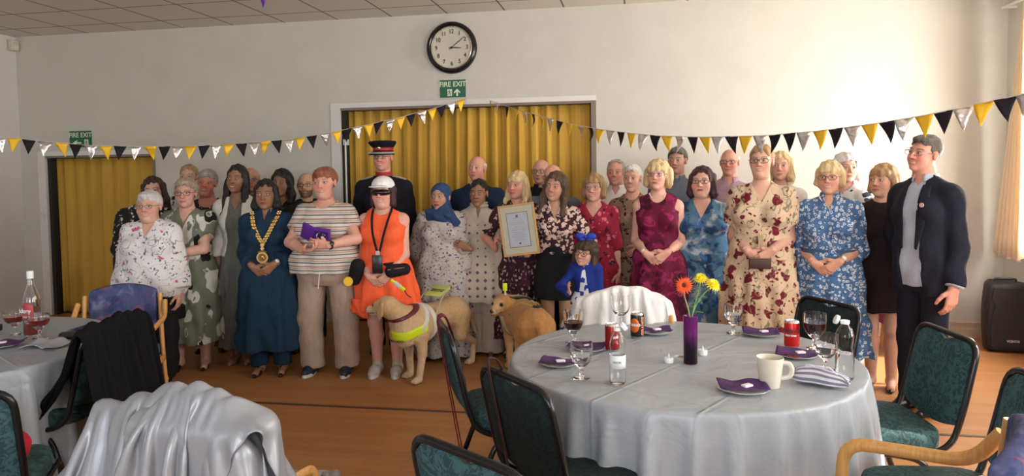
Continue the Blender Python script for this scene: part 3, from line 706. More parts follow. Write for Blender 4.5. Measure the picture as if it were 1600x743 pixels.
def cloth_object(name, label, cat, P, m, loc, rz, thick=.004, closed=False):
    nv, nu, _ = P.shape; i = np.arange(nu*nv).reshape(nv, nu); i = np.concatenate([i, i[:, :1]], 1) if closed else i; Qd = np.stack([i[:-1, :-1], i[:-1, 1:], i[1:, 1:], i[1:, :-1]], -1).reshape(-1, 4)
    o = npmesh(name, P.reshape(-1, 3), Qd, m, loc=loc, rot=(0, 0, rz)); md = o.modifiers.new('thickness', 'SOLIDIFY'); md.thickness = thick; md.offset = 1
    md = o.modifiers.new('smooth', 'SUBSURF'); md.levels = 1; md.render_levels = 1; return tag(o, label, cat)
# ------------------------------------------------------------------ the room
def grainy(name, base, amt=.04, scale=3, rough=.85):
    m = mat(name, base, rough, spec=.25); g = N(m); v = g.coord()
    f = g.noise(v, scale, 4, .6); d = [max(0, c*(1-amt)) for c in base]; e = [min(1, c*(1+amt)) for c in base]
    g.color(g.ramp(f, [(.3, d), (.7, e)])); g.bump(g.noise(v, 90, 2), .06, .004); return m
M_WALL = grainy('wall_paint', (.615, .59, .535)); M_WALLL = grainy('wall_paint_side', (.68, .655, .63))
M_WHITE = mat('white_gloss', (.74, .72, .69), .35); M_GREYM = mat('grey_metal', (.30, .28, .27), .4, .6)
M_BLACK = mat('black_plastic', (.012, .012, .013), .4); M_DARK = mat('dark_gap', (.02, .018, .017), .8)
M_CEIL = mat('ceiling_tile', (.5, .46, .41), .95, spec=.1); g = N(M_CEIL)
v = g.coord(); sep = g.n('ShaderNodeSeparateXYZ', {0: v})
def _gl(c, off, per, w):
    f = g.math('FRACT', g.math('DIVIDE', g.math('ADD', c, off), per)); return g.math('LESS_THAN', g.math('MULTIPLY', g.math('ABSOLUTE', g.math('SUBTRACT', f, .5)), per), w/2)
ln = g.math('MAXIMUM', _gl(sep.outputs[0], 6.05+.595*30.5, .595, .016), _gl(sep.outputs[1], -6.67+.59*40.5, .59, .016))
base = g.mix(g.step(g.noise(v, 160, 2), .45, .7), (.72, .67, .59), (.62, .57, .50))
tone = g.n('ShaderNodeTexWhiteNoise', {'Vector': g.n('ShaderNodeVectorMath', {0: g.n('ShaderNodeVectorMath', {0: v, 1: (1/.595, 1/.59, 0)}, operation='MULTIPLY').outputs[0], 1: (6.05/.595, .695, 0)}, operation='ADD').outputs[0]}).outputs[0]
g.color(g.mix(ln, base, (.17, .14, .12)))
# laminate floor: strips running along the back wall
M_FLOOR = mat('laminate', (.4, .2, .08), .30, spec=.5); g = N(M_FLOOR); v = g.coord()
br = g.n('ShaderNodeTexBrick', {'Vector': v, 'Color1': (.41, .182, .060, 1), 'Color2': (.29, .120, .038, 1), 'Mortar': (.12, .05, .02, 1), 'Scale': 1., 'Mortar Size': .0011, 'Bias': .0, 'Brick Width': .62, 'Row Height': .066}, offset=.37, offset_frequency=2)
gr = g.noise(g.coord((1.6, 22, 1)), 7, 4, .6, .6)
g.color(g.mix(g.step(gr, .35, .72), br.outputs[0], (.45, .21, .075))); g.set(g.b.inputs['Roughness'], g.step(gr, -1.2, 2.2))
g.bump(br.outputs['Fac'], -.15, .002)

def quadbox(name, lo, hi, m, kind='structure', parent=None):
    o = MB().box(lo, hi).build(name, m, parent); tag(o, kind=kind) if parent is None else None; return o
o = quadbox('floor', (XL-.3, YF-.3, -.1), (XR+.3, YB+.5, 0), M_FLOOR)
quadbox('ceiling', (XL-.3, YF-.3, ZC), (XR+.3, YB+.3, ZC+.1), M_CEIL)
quadbox('wall_left', (XL-.15, YF-.15, 0), (XL, YB+.45, ZC), M_WALLL)
DL = (-6.77, -5.27, 1.885); DM = (-3.175, -.385, 2.325)            # the two curtained doorways
w = MB(); w.box((XL, YB, 0), (DL[0], YB+.16, ZC)); w.box((DL[0], YB, DL[2]), (DL[1], YB+.16, ZC)); w.box((DL[1], YB, 0), (DM[0], YB+.16, ZC))
w.box((DM[0], YB, DM[2]), (DM[1], YB+.16, ZC)); w.box((DM[1], YB, 0), (XR+.15, YB+.16, ZC)); tag(w.build('wall_back', M_WALL), kind='structure')
def holed(name, axis, pos, th, a0, a1, holes, z0, z1, m):
    w = MB(); cur = a0
    def b(p0, p1, zz0, zz1):
        if axis == 'x': w.box((pos, p0, zz0), (pos+th, p1, zz1))
        else: w.box((p0, pos, zz0), (p1, pos+th, zz1))
    for h0, h1 in sorted(holes): b(cur, h0, 0, ZC); b(h0, h1, 0, z0); b(h0, h1, z1, ZC); cur = h1
    b(cur, a1, 0, ZC); tag(w.build(name, m), kind='structure')
holed('wall_right', 'x', XR, .15, YF-.15, YB, WIN_R, .86, 2.90, M_WALL)
holed('wall_front', 'y', YF-.15, .15, XL, XR, WIN_F, .86, 2.62, M_WALL)
M_PANE = mat('pane', (1, 1, 1), 0); g = N(M_PANE)
mx = g.n('ShaderNodeMixShader', {0: .08, 1: g.n('ShaderNodeBsdfTransparent').outputs[0], 2: g.n('ShaderNodeBsdfGlossy', {'Roughness': .02}).outputs[0]}); g.t.links.new(mx.outputs[0], g.t.nodes['Material Output'].inputs[0])
for i, (ax, (a, b)) in enumerate([('x', h) for h in WIN_R]+[('y', h) for h in WIN_F]):
    P = XR if ax == 'x' else YF-.15
    f = MB(); q = MB()
    def bb(M, a0, a1, z0, z1, t0=.05, t1=.10):
        if ax == 'x': M.box((P+t0, a0, z0), (P+t1, a1, z1))
        else: M.box((a0, P+t0, z0), (a1, P+t1, z1))
    bb(f, a, b, .86, .92); zt_ = 2.90 if ax == 'x' else 2.62; bb(f, a, b, zt_-.06, zt_); bb(f, a, a+.05, .92, zt_-.06); bb(f, b-.05, b, .92, zt_-.06); bb(f, (a+b)/2-.025, (a+b)/2+.025, .92, zt_-.06); bb(f, a+.05, b-.05, 2.05, 2.10)
    wn = tag(f.build('window_%d' % (i+1), M_WHITE), kind='structure')
    bb(q, a+.04, b-.04, .90, zt_-.04, .072, .076); q.build('window_pane', M_PANE, wn)
    s_ = MB(); (s_.box((XR-.10, a-.04, .83), (XR+.05, b+.04, .86)) if ax == 'x' else s_.box((a-.04, YF-.05, .83), (b+.04, YF+.10, .86))); s_.build('window_sill', M_WHITE, wn)
# door recesses: lining, jambs, header
def doorway(n, D, jl, jr, mr):
    x0, x1, zt = D; f = MB()
    f.box((x0, YB-.012, 0), (x0+jl, YB+.15, zt)); f.box((x0, YB-.014, zt-.05), (x1, YB+.15, zt)); d = tag(f.build('door_%d' % n, M_WHITE), kind='structure')
    r = MB(); r.box((x1-jr, YB-.012, 0), (x1, YB+.15, zt-.05)); r.box((x0+jl, YB-.008, zt-.075), (x1-jr, YB+.15, zt-.05)); r.build('door_jamb', mr, d)
    k = MB(); k.box((x0+jl, YB+.02, 0), (x0+jl+.045, YB+.15, zt-.075)); k.build('door_edge', M_DARK, d)
    back = MB(); back.box((x0-.05, YB+.38, 0), (x1+.05, YB+.42, zt+.1)); back.box((x0-.05, YB+.16, 0), (x0, YB+.4, zt+.1)); back.box((x1, YB+.16, 0), (x1+.05, YB+.4, zt+.1)); back.box((x0, YB+.16, zt), (x1, YB+.4, zt+.1)); back.build('door_leaf', M_DARK, d)
    return d
M_BROWNJ = mat('brown_jamb', (.22, .17, .14), .5)
d1 = doorway(1, DL, .10, .03, M_BROWNJ); d2 = doorway(2, DM, .105, .05, M_BROWNJ)
h_ = MB(); p = aty(539, 222, YB-.03); h_.tube([(p.x, YB-.02, p.z), (p.x, YB-.02, .95)], .010, 8); h_.box((p.x-.03, YB-.01, p.z-.03), (p.x+.03, YB+.01, p.z+.03)); h_.build('door_bolt', M_WHITE, d2)
h_ = MB(); p = aty(67, 333, YB-.03); h_.tube([(p.x-.02, YB+.01, p.z), (p.x-.02, YB-.05, p.z), (p.x+.09, YB-.055, p.z-.01)], .011, 8); h_.box((p.x-.04, YB-.02, p.z-.09), (p.x, YB+.0, p.z+.06)); h_.build('door_handle', M_WHITE, d1)
M_CURT = fabric('ochre_curtain', (.60, .36, .062), [('noise', (.50, .29, .045), 2.5, .45, .7, (1, 1, .3))], .8, .15, spec=.2)
def curtain(name, label, x0, x1, y, z0, z1, nf, amp, m, seed=0, top='pleat'):
    r = np.random.RandomState(seed); ph = r.rand(6)*6; n = nf*12
    def fn(u, v):
        t = u*nf*2*PI; zf = 1-v; a = amp*(.55+.45*zf+.15*math.sin(u*9+ph[0]))
        yy = a*(math.sin(t+.5*math.sin(u*11+ph[1])+.35*zf*math.sin(u*17+ph[2]))+.28*math.sin(2.3*t+ph[3]+zf))
        xx = .014*math.sin(t*2+ph[4])*zf+.03*math.sin(u*7+ph[5])*zf*(u*(1-u)*4)
        return (x0+(x1-x0)*u+xx, y+yy, z0+(z1-z0)*v)
    o = MB().grid(fn, n, 14).build(name, m, thick=.004); return tag(o, label, 'curtain')
curtain('door_curtain', 'ochre pleated curtain filling the small doorway beside the left corner', DL[0]+.15, DL[1]-.03, YB+.10, .02, DL[2]-.08, 8, .022, M_CURT, 1)
curtain('door_curtain', 'wide golden pleated curtain hanging behind the uniformed officer', DM[0]+.155, DM[1]-.06, YB+.09, .02, DM[2]-.08, 19, .034, M_CURT, 2)
M_CREAM = fabric('cream_curtain', (.88, .76, .56), rough=.8, bump=.1); M_CREAM.node_tree.nodes['Principled BSDF'].inputs['Transmission Weight'].default_value = .0
g = N(M_CREAM); ms = g.n('ShaderNodeMixShader', {0: .25, 1: g.b.outputs[0], 2: g.n('ShaderNodeBsdfTranslucent', {'Color': (.9, .7, .42, 1)}).outputs[0]}); g.t.links.new(ms.outputs[0], g.t.nodes['Material Output'].inputs[0])
def wc(u, v):
    zf = 1-v; y = 6.88-.55*u-.36*(1-zf)*(1-u); return (XR-.11-.05*zf*(1-u)-.09*u+.028*math.sin(u*6*2*PI+.8*zf), y+.01*math.sin(u*38), .80+2.14*v+.02*math.sin(u*20)*(zf))
tag(MB().grid(wc, 90, 16).build('window_curtain', M_CREAM, thick=.003), 'cream curtain hanging over the window edge near the right corner', 'curtain')
def wc2(u, v):  # unseen curtain, added to keep the sun patch on the floor small
    zf = 1-v; return (XR-.085+.026*math.sin(u*9*2*PI+.6*zf), 5.40-.98*u+.01*math.sin(u*38), .80+2.14*v)
tag(MB().grid(wc2, 120, 12).build('window_curtain', M_CREAM, thick=.003), 'cream curtain drawn over the middle of the window wall, unseen and added to limit the sun', 'curtain')
r_ = MB(); r_.tube([(XR-.10, 6.95, 2.96), (XR-.10, -1.4, 2.96)], .012, 8); r_.box((XR-.11, 6.9, 2.95), (XR, 6.92, 2.97)); r_.box((XR-.11, 2.6, 2.95), (XR, 2.62, 2.97)); tag(r_.build('curtain_rail', M_WHITE), 'white curtain rail running along the window wall', 'curtain rail')
b_ = MB(); b_.box((DM[1], YB-.035, 0), (XR, YB, .085)); b_.box((DM[1], YB-.022, .085), (XR, YB, .135)); b_.box((DM[1], YB-.03, .13), (XR, YB, .142)); tag(b_.build('baseboard_back', mat('skirting', (.60, .47, .33), .5)), kind='structure')
for n, x0, x1 in (('baseboard_centre', DL[1], DM[0]),): quadbox(n, (x0, YB-.02, 0), (x1, YB, .10), M_WHITE)
quadbox('baseboard_left', (XL, YF, 0), (XL+.02, YB, .10), M_WHITE); quadbox('baseboard_right', (XR-.02, YF, 0), (XR, YB-.04, .10), M_WHITE)
# dark metal threshold strip across the floor
t_ = MB(); t_.box((XL+.02, 4.43, 0), (XR-.02, 4.455, .004)); tag(t_.build('trim_1', mat('threshold', (.09, .05, .03), .45)), kind='structure')
# ------------------------------------------------------------------ on the wall
def runner_sign(px0, py0, px1, label, flip):
    a = aty(px0, py0, YB); w_ = abs(aty(px1, py0, YB).x-a.x); h_ = w_*.66; x0, z1 = a.x, a.z
    root = empty('fire_exit_sign', (x0+w_/2, YB, z1-h_/2), 0, label, 'sign')
    MB().box((-w_/2, -.008, -h_/2), (w_/2, 0, h_/2)).build('panel', M_GREEN, root)
    text('lettering', 'FIRE EXIT', h_*.40, M_SIGNW, root, (0, -.0085, h_*.24), sx=.95, bold=.0015)
    ar = MB(); s = h_; cx = (.17 if not flip else -.16)*w_; cz = -.22*h_
    A = [(0, .2), (.17, .03), (.17, -.06), (.05, .03), (.05, -.2), (-.05, -.2), (-.05, .03), (-.17, -.06), (-.17, .03)]
    if flip: A = [(-y, x) for x, y in A]; A = [(x*1.4, y*.8) for x, y in A]
    R = Matrix.Rotation(PI/2, 4, 'X'); ar.prism([(x*s*1.05, z*s*1.05) for x, z in A], 0, .0012, Matrix.Translation((cx, -.008, cz)) @ R); ar.build('arrow', M_SIGNW, root)
    rx = (-.12 if not flip else .27)*w_; pg = MB(); pg.prism([(-.14*s, -.2*s), (.14*s, -.2*s), (.14*s, .2*s), (-.14*s, .2*s)], 0, .0012, Matrix.Translation((rx, -.008, cz)) @ R); dr = pg.build('doorway_symbol', M_SIGNW, root)
    rm = MB(); T = lambda p: (rx+p[0]*s, -.0095, cz+p[1]*s)
    for P, r in (([(-.02, .09), (.0, -.02)], .022), ([(0, -.02), (.06, -.08), (.03, -.17)], .017), ([(0, -.02), (-.06, -.09), (-.11, -.10)], .017), ([(-.02, .07), (.06, .03), (.10, .06)], .013), ([(-.02, .07), (-.09, .05), (-.10, -.01)], .013)):
        rm.tube([T(p) for p in P], r*s, 6, flat=(0, 1, 0), ry=None)
    rm.ball(T((-.01, .14)), .027*s, 10); o = rm.build('runner', M_GREEN, root); o.scale = (1, 1, 1); return root
M_GREEN = mat('sign_green', (.012, .12, .06), .45); M_SIGNW = mat('sign_white', (.72, .80, .58), .5)
runner_sign(687.5, 125.5, 727.5, 'green fire exit sign with an upward arrow, under the wall clock', False)
runner_sign(109, 205, 143, 'green fire exit sign with a sideways arrow above the small curtained doorway', True)
# clock
cc = aty(706.5, 75, YB); CRD = .262
ck = empty('wall_clock', (cc.x, YB, cc.z), 0, 'round black rimmed wall clock with a cream face above the wide curtained doorway', 'clock')
RX = Matrix.Rotation(PI/2, 4, 'X')
k = MB(); k.lathe([(CRD, 0), (CRD, .03), (CRD-.012, .05), (CRD-.03, .055), (CRD-.042, .045), (CRD-.047, .03)], 64, RX, caps=False); k.build('rim', mat('clock_rim', (.012, .010, .012), .18), ck)
k = MB(); k.lathe([(CRD-.046, .0405), (CRD-.052, .043), (CRD-.056, .034), (CRD-.057, .02)], 64, RX, caps=False); k.build('inner_ring', mat('chrome', (.75, .73, .70), .2, 1.), ck)
k = MB(); k.lathe([(.0, .022), (CRD-.045, .022)], 64, RX, caps=False); k.build('face', mat('clock_face', (.66, .62, .50), .5), ck)
M_INK = mat('ink', (.02, .018, .016), .5)
for i in range(1, 13):
    a = PI/2-i*PI/6; text('numeral', str(i), .060, M_INK, ck, (math.cos(a)*.162, -.024, math.sin(a)*.162), bold=.0010, sx=.9)
k = MB()
for i in range(60):
    a = i*PI/30; r0 = .196; L = .010 if i % 5 == 0 else .004; w_ = .0018; M_ = Matrix.Rotation(a, 4, 'Y'); k.box((-w_, -.024, r0), (w_, -.0225, r0+L), M_)
k.build('minute_track', M_INK, ck)
for nm, L, tail, w_, deg in (('hour_hand', .100, .03, .0055, 93), ('minute_hand', .165, .035, .0045, 52)):
    M_ = Matrix.Rotation(math.radians(deg), 4, 'Y') @ RX
    k = MB(); k.prism([(-w_*.5, -tail), (w_*.5, -tail), (w_, L*.5), (w_*.4, L), (-w_*.4, L), (-w_, L*.5)], .028, .031, M_); k.build(nm, M_INK, ck)
k = MB(); k.lathe([(.0, .034), (.011, .034), (.012, .022)], 16, RX, caps=False); k.build('hub', M_INK, ck)
k = MB(); k.lathe([(0, .046), (CRD-.06, .046)], 48, RX, caps=False)
M_THIN = mat('thin_glass', (1, 1, 1), 0); g = N(M_THIN); fr = g.n('ShaderNodeFresnel', {'IOR': 1.35})
mx = g.n('ShaderNodeMixShader', {0: fr.outputs[0], 1: g.n('ShaderNodeBsdfTransparent').outputs[0], 2: g.n('ShaderNodeBsdfGlossy', {'Roughness': .03}).outputs[0]}); g.t.links.new(mx.outputs[0], g.t.nodes['Material Output'].inputs[0])
k.build('cover_glass', M_THIN, ck)
# alarm sensor in the corner
p = aty(20, 71, 6.98); sn = empty('alarm_sensor', (XL, p.y, p.z), 0, 'small cream alarm sensor high in the corner beside the ceiling', 'sensor')
MB().rbox((0, -.045, -.06), (.075, .05, .06), .015).build('housing', mat('sensor', (.62, .55, .42), .5), sn); MB().rbox((.072, -.025, -.045), (.080, .03, .0), .006).build('lens', mat('sensor_lens', (.72, .68, .58), .3), sn)
# bunting: string with pennants, measured flag by flag
M_GOLD = mat('gold_foil', (.85, .50, .02), .5, .35); M_SILV = mat('silver_foil', (.80, .76, .74), .28, .85); M_BLK = mat('black_foil', (.012, .009, .014), .6, spec=.2)
g = N(M_SILV); g.bump(g.noise(g.coord(), 22, 2), .5, .02)
def bunting(label, pts, order, depth, wid, start):
    root = empty('bunting', (0, 0, 0), 0, label, 'bunting', 'pennant strings across the room'); n = len(pts); P = []
    for i, (x, y) in enumerate(pts):
        p = aty(x, y, depth(i/(n-1))); P.append(p)
    st = MB(); dd = P[0]-P[1]; E0 = P[0]+dd*((XL+.02-P[0].x)/dd.x) if start else P[0]; dd = P[-1]-P[-2]; E1 = P[-1]+dd*((XR-.02-P[-1].x)/dd.x) if dd.x > 0 else P[-1]
    st.tube(([E0] if start else [Vector((P[0].x-.03, YB-.02, P[0].z+.02))])+P+([E1] if not start else [Vector((P[-1].x+.03, YB-.02, P[-1].z+.02))]), .0025, 5); st.build('string', mat('string', (.55, .52, .48), .8), root)
    r = np.random.RandomState(3)
    for i in range(n):
        a = P[i]; t = ((P[min(i+1, n-1)]-P[max(i-1, 0)])).normalized(); w_ = wid/2; L = wid*1.22
        sway = Vector((0, 1, 0)).cross(Vector((0, 0, 1)))*0+Vector((r.normal(0, .012), r.normal(0, .018), -L)); nrm = t.cross(Vector((0, 0, 1))).normalized()
        b = MB(); bend = r.normal(0, .010)
        def fn(u, v, a=a, t=t, sway=sway, nrm=nrm, bend=bend): return a+t*((u*2-1)*w_*(1-v))+sway*v+nrm*(bend*math.sin(v*PI)+bend*.6*math.cos(u*PI)*(1-v))
        b.grid(fn, 5, 6); b.build('pennant', [M_SILV, M_GOLD, M_BLK]['sgb'.index(order[i])], root, thick=.0012)
    return root
LP = [(-2,215),(22,215),(45,218),(71,221),(95,222.5),(118,225),(142,227),(165,227.5),(188,228),(211,228.5),(234,228.5),(257,228.5),(278,228.5),(298,228),(319,227),(338,226.5),(358,225),(377,224),(397,222),(415,220.5),(432,219),(451,217),(469,214.5),(487,212),(508,208),(526,205),(542,201.5),(559,198),(576,194.5),(592,190.5),(610,187),(626,183),(642,178.5),(659,174),(675,170),(690,165.5),(706,160),(720,156)]
bunting('gold, black and silver pennant string from the curtained doorway to the left edge', LP, 'sgb'*12+'sg', lambda t: 4.9+2.0*t, .100, True)
RP = [(766,157.5),(778,161),(792,166),(807.5,171),(819,175),(832.5,178),(845,182),(859.5,185),(875,189),(889,192.5),(906,196),(922,199),(938,202),(954,204),(970,206),(987,208),(1006,210),(1024,211.5),(1042,212.5),(1061.6,213),(1082,213.6),(1101.5,214),(1121,213.5),(1143,213),(1165,212.5),(1187,212),(1210.5,210.5),(1233,208),(1256,206.5),(1281,204),(1305.6,201),(1331.6,197.5),(1358.5,194),(1385.5,190),(1413,185.5),(1444,180),(1474,174),(1506,168),(1538,160),(1571,153),(1604,145)]
ro = ('gsb'*30)[:25]+'s'+'bbsgbsgbsgbsgbs'
bunting('gold, silver and black pennant string sagging from the curtained doorway towards the window side', RP, ro, lambda t: 6.9-3.5*t**.62, .088, False)
pf = aty(411, 13, 4.6); b = MB(); PU = mat('purple_foil', (.16, .02, .36), .4, .2)
pr = empty('bunting', (0, 0, 0), 0, 'single purple pennant hanging from the ceiling', 'bunting')
b.grid(lambda u, v: pf+Vector(((u*2-1)*.06*(1-v), .008*math.sin(v*3), .20-.20*v)), 4, 5); b.build('pennant', PU, pr, thick=.0015)
b = MB(); b.tube([pf+Vector((-.5, .1, ZC-pf.z)), pf+Vector((-.2, .03, .26)), pf+Vector((0, 0, .20)), pf+Vector((.25, 0, .27)), pf+Vector((.6, .05, ZC-pf.z))], .002, 5); b.build('string', PU, pr)
# ------------------------------------------------------------------ furniture
def curve(P, n=6):
    """Catmull-Rom through the points"""
    P = [Vector(p) for p in P]; out = []
    for i in range(len(P)-1):
        a, b, c, d = P[max(i-1, 0)], P[i], P[i+1], P[min(i+2, len(P)-1)]
        for k in range(n):
            t = k/n; out.append(.5*((2*b)+(c-a)*t+(2*a-5*b+4*c-d)*t*t+(3*b-a-3*c+d)*t**3))
    return out+[P[-1]]
def fillet(P, r, n=5, closed=False):
    P = [Vector(p) for p in P]; out = []; m = len(P)
    for i, p in enumerate(P):
        if not closed and i in (0, m-1): out.append(p); continue
        a = (P[i-1]-p); b = (P[(i+1) % m]-p); rr = min(r, a.length*.49, b.length*.49); a = p+a.normalized()*rr; b = p+b.normalized()*rr
        for k in range(n+1): t = k/n; out.append(a*(1-t)**2+p*2*t*(1-t)+b*t*t)
    return out
M_TUBE = mat('black_tube', (.010, .010, .011), .22, .3)
def damask(name, a, b):
    m = mat(name, a, .8, spec=.3); g = N(m); v = g.coord(); f = g.noise(v, 13, 2, .5, 3.2)
    r = g.math('ABSOLUTE', g.math('SUBTRACT', f, .5)); h = g.step(r, .055, .02); f2 = g.step(g.noise(g.coord((1, 1, 1), (3, 1, 2)), 17, 2, .5, 2.4), .54, .58)
    k = g.math('MAXIMUM', h, f2); g.color(g.mix(k, a, b)); g.bump(k, .25, .004); return m
M_TEAL = damask('teal_damask', (.015, .042, .048), (.036, .088, .095))
M_TEAL_SHADE = damask('teal_damask_shaded', (.006, .014, .015), (.010, .024, .025))  # teal fabric copy with the shade on chair backs put into its colour
def banquet_chair(label, x, y, rz, group=None, lean=.10, mt=None):
    mt = mt or M_TEAL
    t = empty('banquet_chair', (x, y, 0), rz, label, 'chair', group or 'green banquet chairs')
    W = .215; zt = .872; sl = .095; yb = .225
    by = lambda z: yb+(z-.45)*.22+lean*.0
    # tube: up one side of the back, over the top and down, then along the seat sides
    top = zt
    P = [(-W, -.20, .435), (-W, .14, .425), (-W, yb-.005, .47), (-W-.004, by(.60), .60), (-W+.002, by(top), top), (W-.002, by(top), top), (W+.004, by(.60), .60), (W, yb-.005, .47), (W, .14, .425), (W, -.20, .435)]
    MB().tube(fillet(P, .075), .0125, 10).build('frame', M_TUBE, t)
    for s in (-1, 1):
        MB().tube(fillet([(s*W, -.14, .434), (s*W, -.225, .425), (s*(W+.012), -.245, .012)], .06), .0125, 10).build('leg', M_TUBE, t)
        MB().tube(fillet([(s*(W-.012), -.02, .425), (s*(W-.012), .12, .40), (s*(W+.004), .27, .012)], .08), .0125, 10).build('leg', M_TUBE, t)
    # seat pad
    def seat(u, v):
        a = 2*PI*u; n = 4.5; c, s_ = math.cos(a), math.sin(a); rr = (abs(c)**n+abs(s_)**n)**(-1/n); q = [(1.0, 0), (1.02, .012), (1.02, .050), (1.0, .066), (.94, .076), (.7, .084), (.0, .088)][int(round(v*6))]
        return (c*rr*.212*q[0], -.005+s_*rr*.215*q[0], .438+q[1])
    b = MB(); b.grid(seat, 48, 7, True); b.add([seat(i/48, 0) for i in range(48)], [tuple(range(48))[::-1]]); b.build('seat', mt, t)
    # padded back with the handhold dip
    n = 15; zlo = .545
    def bp(u, v, side):
        x_ = (u*2-1)*(W-.007); dip = -.017*math.exp(-((x_)/.035)**2)
        zt_ = zt-.006-.06*max(0, abs(x_)/(W-.007)-.66)**2*6+dip-.004; zb_ = zlo-.035*(1-(x_/(W))**2)
        z = zb_+(zt_-zb_)*v; e = (1-(2*u-1)**6)*(1-(2*v-1)**8)
        return (x_, by(z)+side*(.006+.017*e**.5), z)
    b = MB()
    for s in (-1, 1):
        nn = len(b.V); b.grid(lambda u, v: bp(u, v, s), n, 12)
    N_ = n*12; Fx = []
    def rim(idx):
        for i in range(len(idx)-1): Fx.append((idx[i], idx[i+1], idx[i+1]+N_, idx[i]+N_))
    rim([i for i in range(n)]); rim([(11)*n+i for i in range(n)][::-1]); rim([j*n for j in range(12)][::-1]); rim([j*n+n-1 for j in range(12)])
    b.F += Fx; b.S += [True]*len(Fx); b.M += [0]*len(Fx); b.build('backrest', mt, t)
    return t
M_WOOD = mat('beech', (.62, .33, .10), .35, spec=.5); g = N(M_WOOD); gr = g.noise(g.coord((22, 22, 1.5)), 4, 4, .6, .4); g.color(g.ramp(gr, [(.3, (.52, .25, .07)), (.7, (.72, .40, .13))]))
M_PURP = fabric('purple_floral', (.075, .085, .19), [('noise', (.035, .05, .14), 9, .45, .6), ('noise', (.30, .07, .13), 6, .58, .68), ('noise', (.16, .18, .30), 10, .56, .68), ('noise', (.22, .05, .12), 12, .62, .70)], .8, .15)
def wooden_armchair(label, x, y, rz, group='beech armchairs with purple floral backs', mt=None):
    mt = mt or M_PURP
    t = empty('wooden_armchair', (x, y, 0), rz, label, 'chair', group)
    for s in (-1, 1):
        b = MB(); b.tube(fillet([(s*.275, .27, .0), (s*.262, .215, .45), (s*.248, .258, .855)], .25, 8), .020, 8, ry=.016, flat=(0, 1, 0)); b.build('leg', M_WOOD, t)
        b = MB(); b.tube(fillet([(s*.285, .235, .80), (s*.30, .16, .690), (s*.30, -.20, .665), (s*.295, -.235, .0)], .075, 6), .021, 8, ry=.017, flat=(0, 0, 1)); b.build('arm', M_WOOD, t)
        b = MB(); b.tube([(s*.285, -.20, .40), (s*.27, .22, .385)], .026, 8, ry=.012, flat=(0, 0, 1)); b.build('seat_rail', M_WOOD, t)
    b = MB(); b.tube([(-.28, -.20, .40), (.28, -.20, .40)], .024, 8, ry=.012, flat=(0, 0, 1)); b.tube([(-.26, .22, .385), (.26, .22, .385)], .024, 8, ry=.012, flat=(0, 0, 1)); b.build('seat_rail', M_WOOD, t)
    G = SDF((-.28, -.27, .38), (.28, .25, .54), .009); G.put(bx((0, -.01, .455), (.225, .205, .022), .025)); G.put(el((0, -.01, .47), (.22, .2, .045), .03)); V, Q = G.mesh(); npmesh('seat', V, Q, mt, t)
    def bf(X): return .245-.06*(1-(X/.26)**2)*0
    G = SDF((-.27, .10, .55), (.27, .33, .98), .009)
    G.F = np.minimum(G.F, 5)
    X = G.a[0][:, None, None]; Y = G.a[1][None, :, None]; Z = G.a[2][None, None, :]
    yc = .235+(Z-.55)*.10+.045*(1-(X/.25)**2); zt = .875+.050*(1-(X/.24)**2); d = np.maximum(np.maximum(abs(X)-.225, abs(Y-yc)-.026), np.maximum(Z-zt, .60-Z)); G.F = d.astype(np.float32)
    k = np.sqrt(np.maximum(abs(X)-.205, 0)**2+np.maximum(abs(Y-yc)-.008, 0)**2+np.maximum(np.maximum(Z-zt+.02, .62-Z), 0)**2)-.02; G.F = k.astype(np.float32)
    V, Q = G.mesh(); npmesh('backrest', V, Q, mt, t); return t
def round_table(label, x, y, r, z, legs=True):
    t = empty('round_table', (x, y, 0), .3, label, 'table'); MB().lathe([(r-.01, z-.028), (r, z-.02), (r, z-.005), (r-.005, z)], 64).build('tabletop', M_WOOD, t)
    for a in range(4):
        A = a*PI/2+PI/4; c, s = math.cos(A), math.sin(A); MB().tube([(c*.30, s*.30, z-.03), (c*.48, s*.48, .0)], .014, 8).build('leg', M_TUBE, t)
    MB().tube([(math.cos(k*PI/12)*.36, math.sin(k*PI/12)*.36, z-.12) for k in range(24)], .010, 6, closed=True).build('brace', M_TUBE, t); return t
def cloth_mat(name, base, trans=.25):
    m = mat(name, base, .38, spec=.5); g = N(m); v = g.coord()
    a = g.n('ShaderNodeMapping', {'Vector': v, 'Rotation': (0, 0, .55)}).outputs[0]; sp = g.n('ShaderNodeSeparateXYZ', {0: a})
    def crease(c, per, off): f = g.math('FRACT', g.math('DIVIDE', g.math('ADD', c, off), per)); return g.step(g.math('ABSOLUTE', g.math('SUBTRACT', f, .5)), .03, .0)
    cr = g.math('MAXIMUM', crease(sp.outputs[0], .36, .13), crease(sp.outputs[1], .36, .02)); nz = g.noise(v, 7, 3, .6, .8)
    g.bump(g.math('ADD', g.math('MULTIPLY', cr, .25), nz), .55, .02)
    ms = g.n('ShaderNodeMixShader', {0: trans, 1: g.b.outputs[0], 2: g.n('ShaderNodeBsdfTranslucent', {'Color': (*[min(1, c*1.3) for c in base], 1)}).outputs[0]}); g.t.links.new(ms.outputs[0], g.t.nodes['Material Output'].inputs[0]); return m
def table_cloth(label, x, y, r, z, size, m, seed, rot, off=(0, 0)):
    S = settle_round(r, z, size, rot, off, seed); n = S.shape[1]; th = np.arange(n)*2*PI/n
    top = np.stack([np.stack([q*r*np.cos(th), q*r*np.sin(th), np.full(n, z+.003)], -1) for q in (.004, .25, .5, .75, .93, .985)])
    return cloth_object('tablecloth', label, 'tablecloth', np.concatenate([top, S]), m, (x, y, 0), 0, .0015, True)
M_CLOTH = cloth_mat('grey_cloth', (.44, .48, .53), .25)
TX, TY, TR, TZ = .193, 3.215, .76, .736
round_table('round table under the grey cloth with the flower vase on it', TX, TY, TR-.004, TZ)
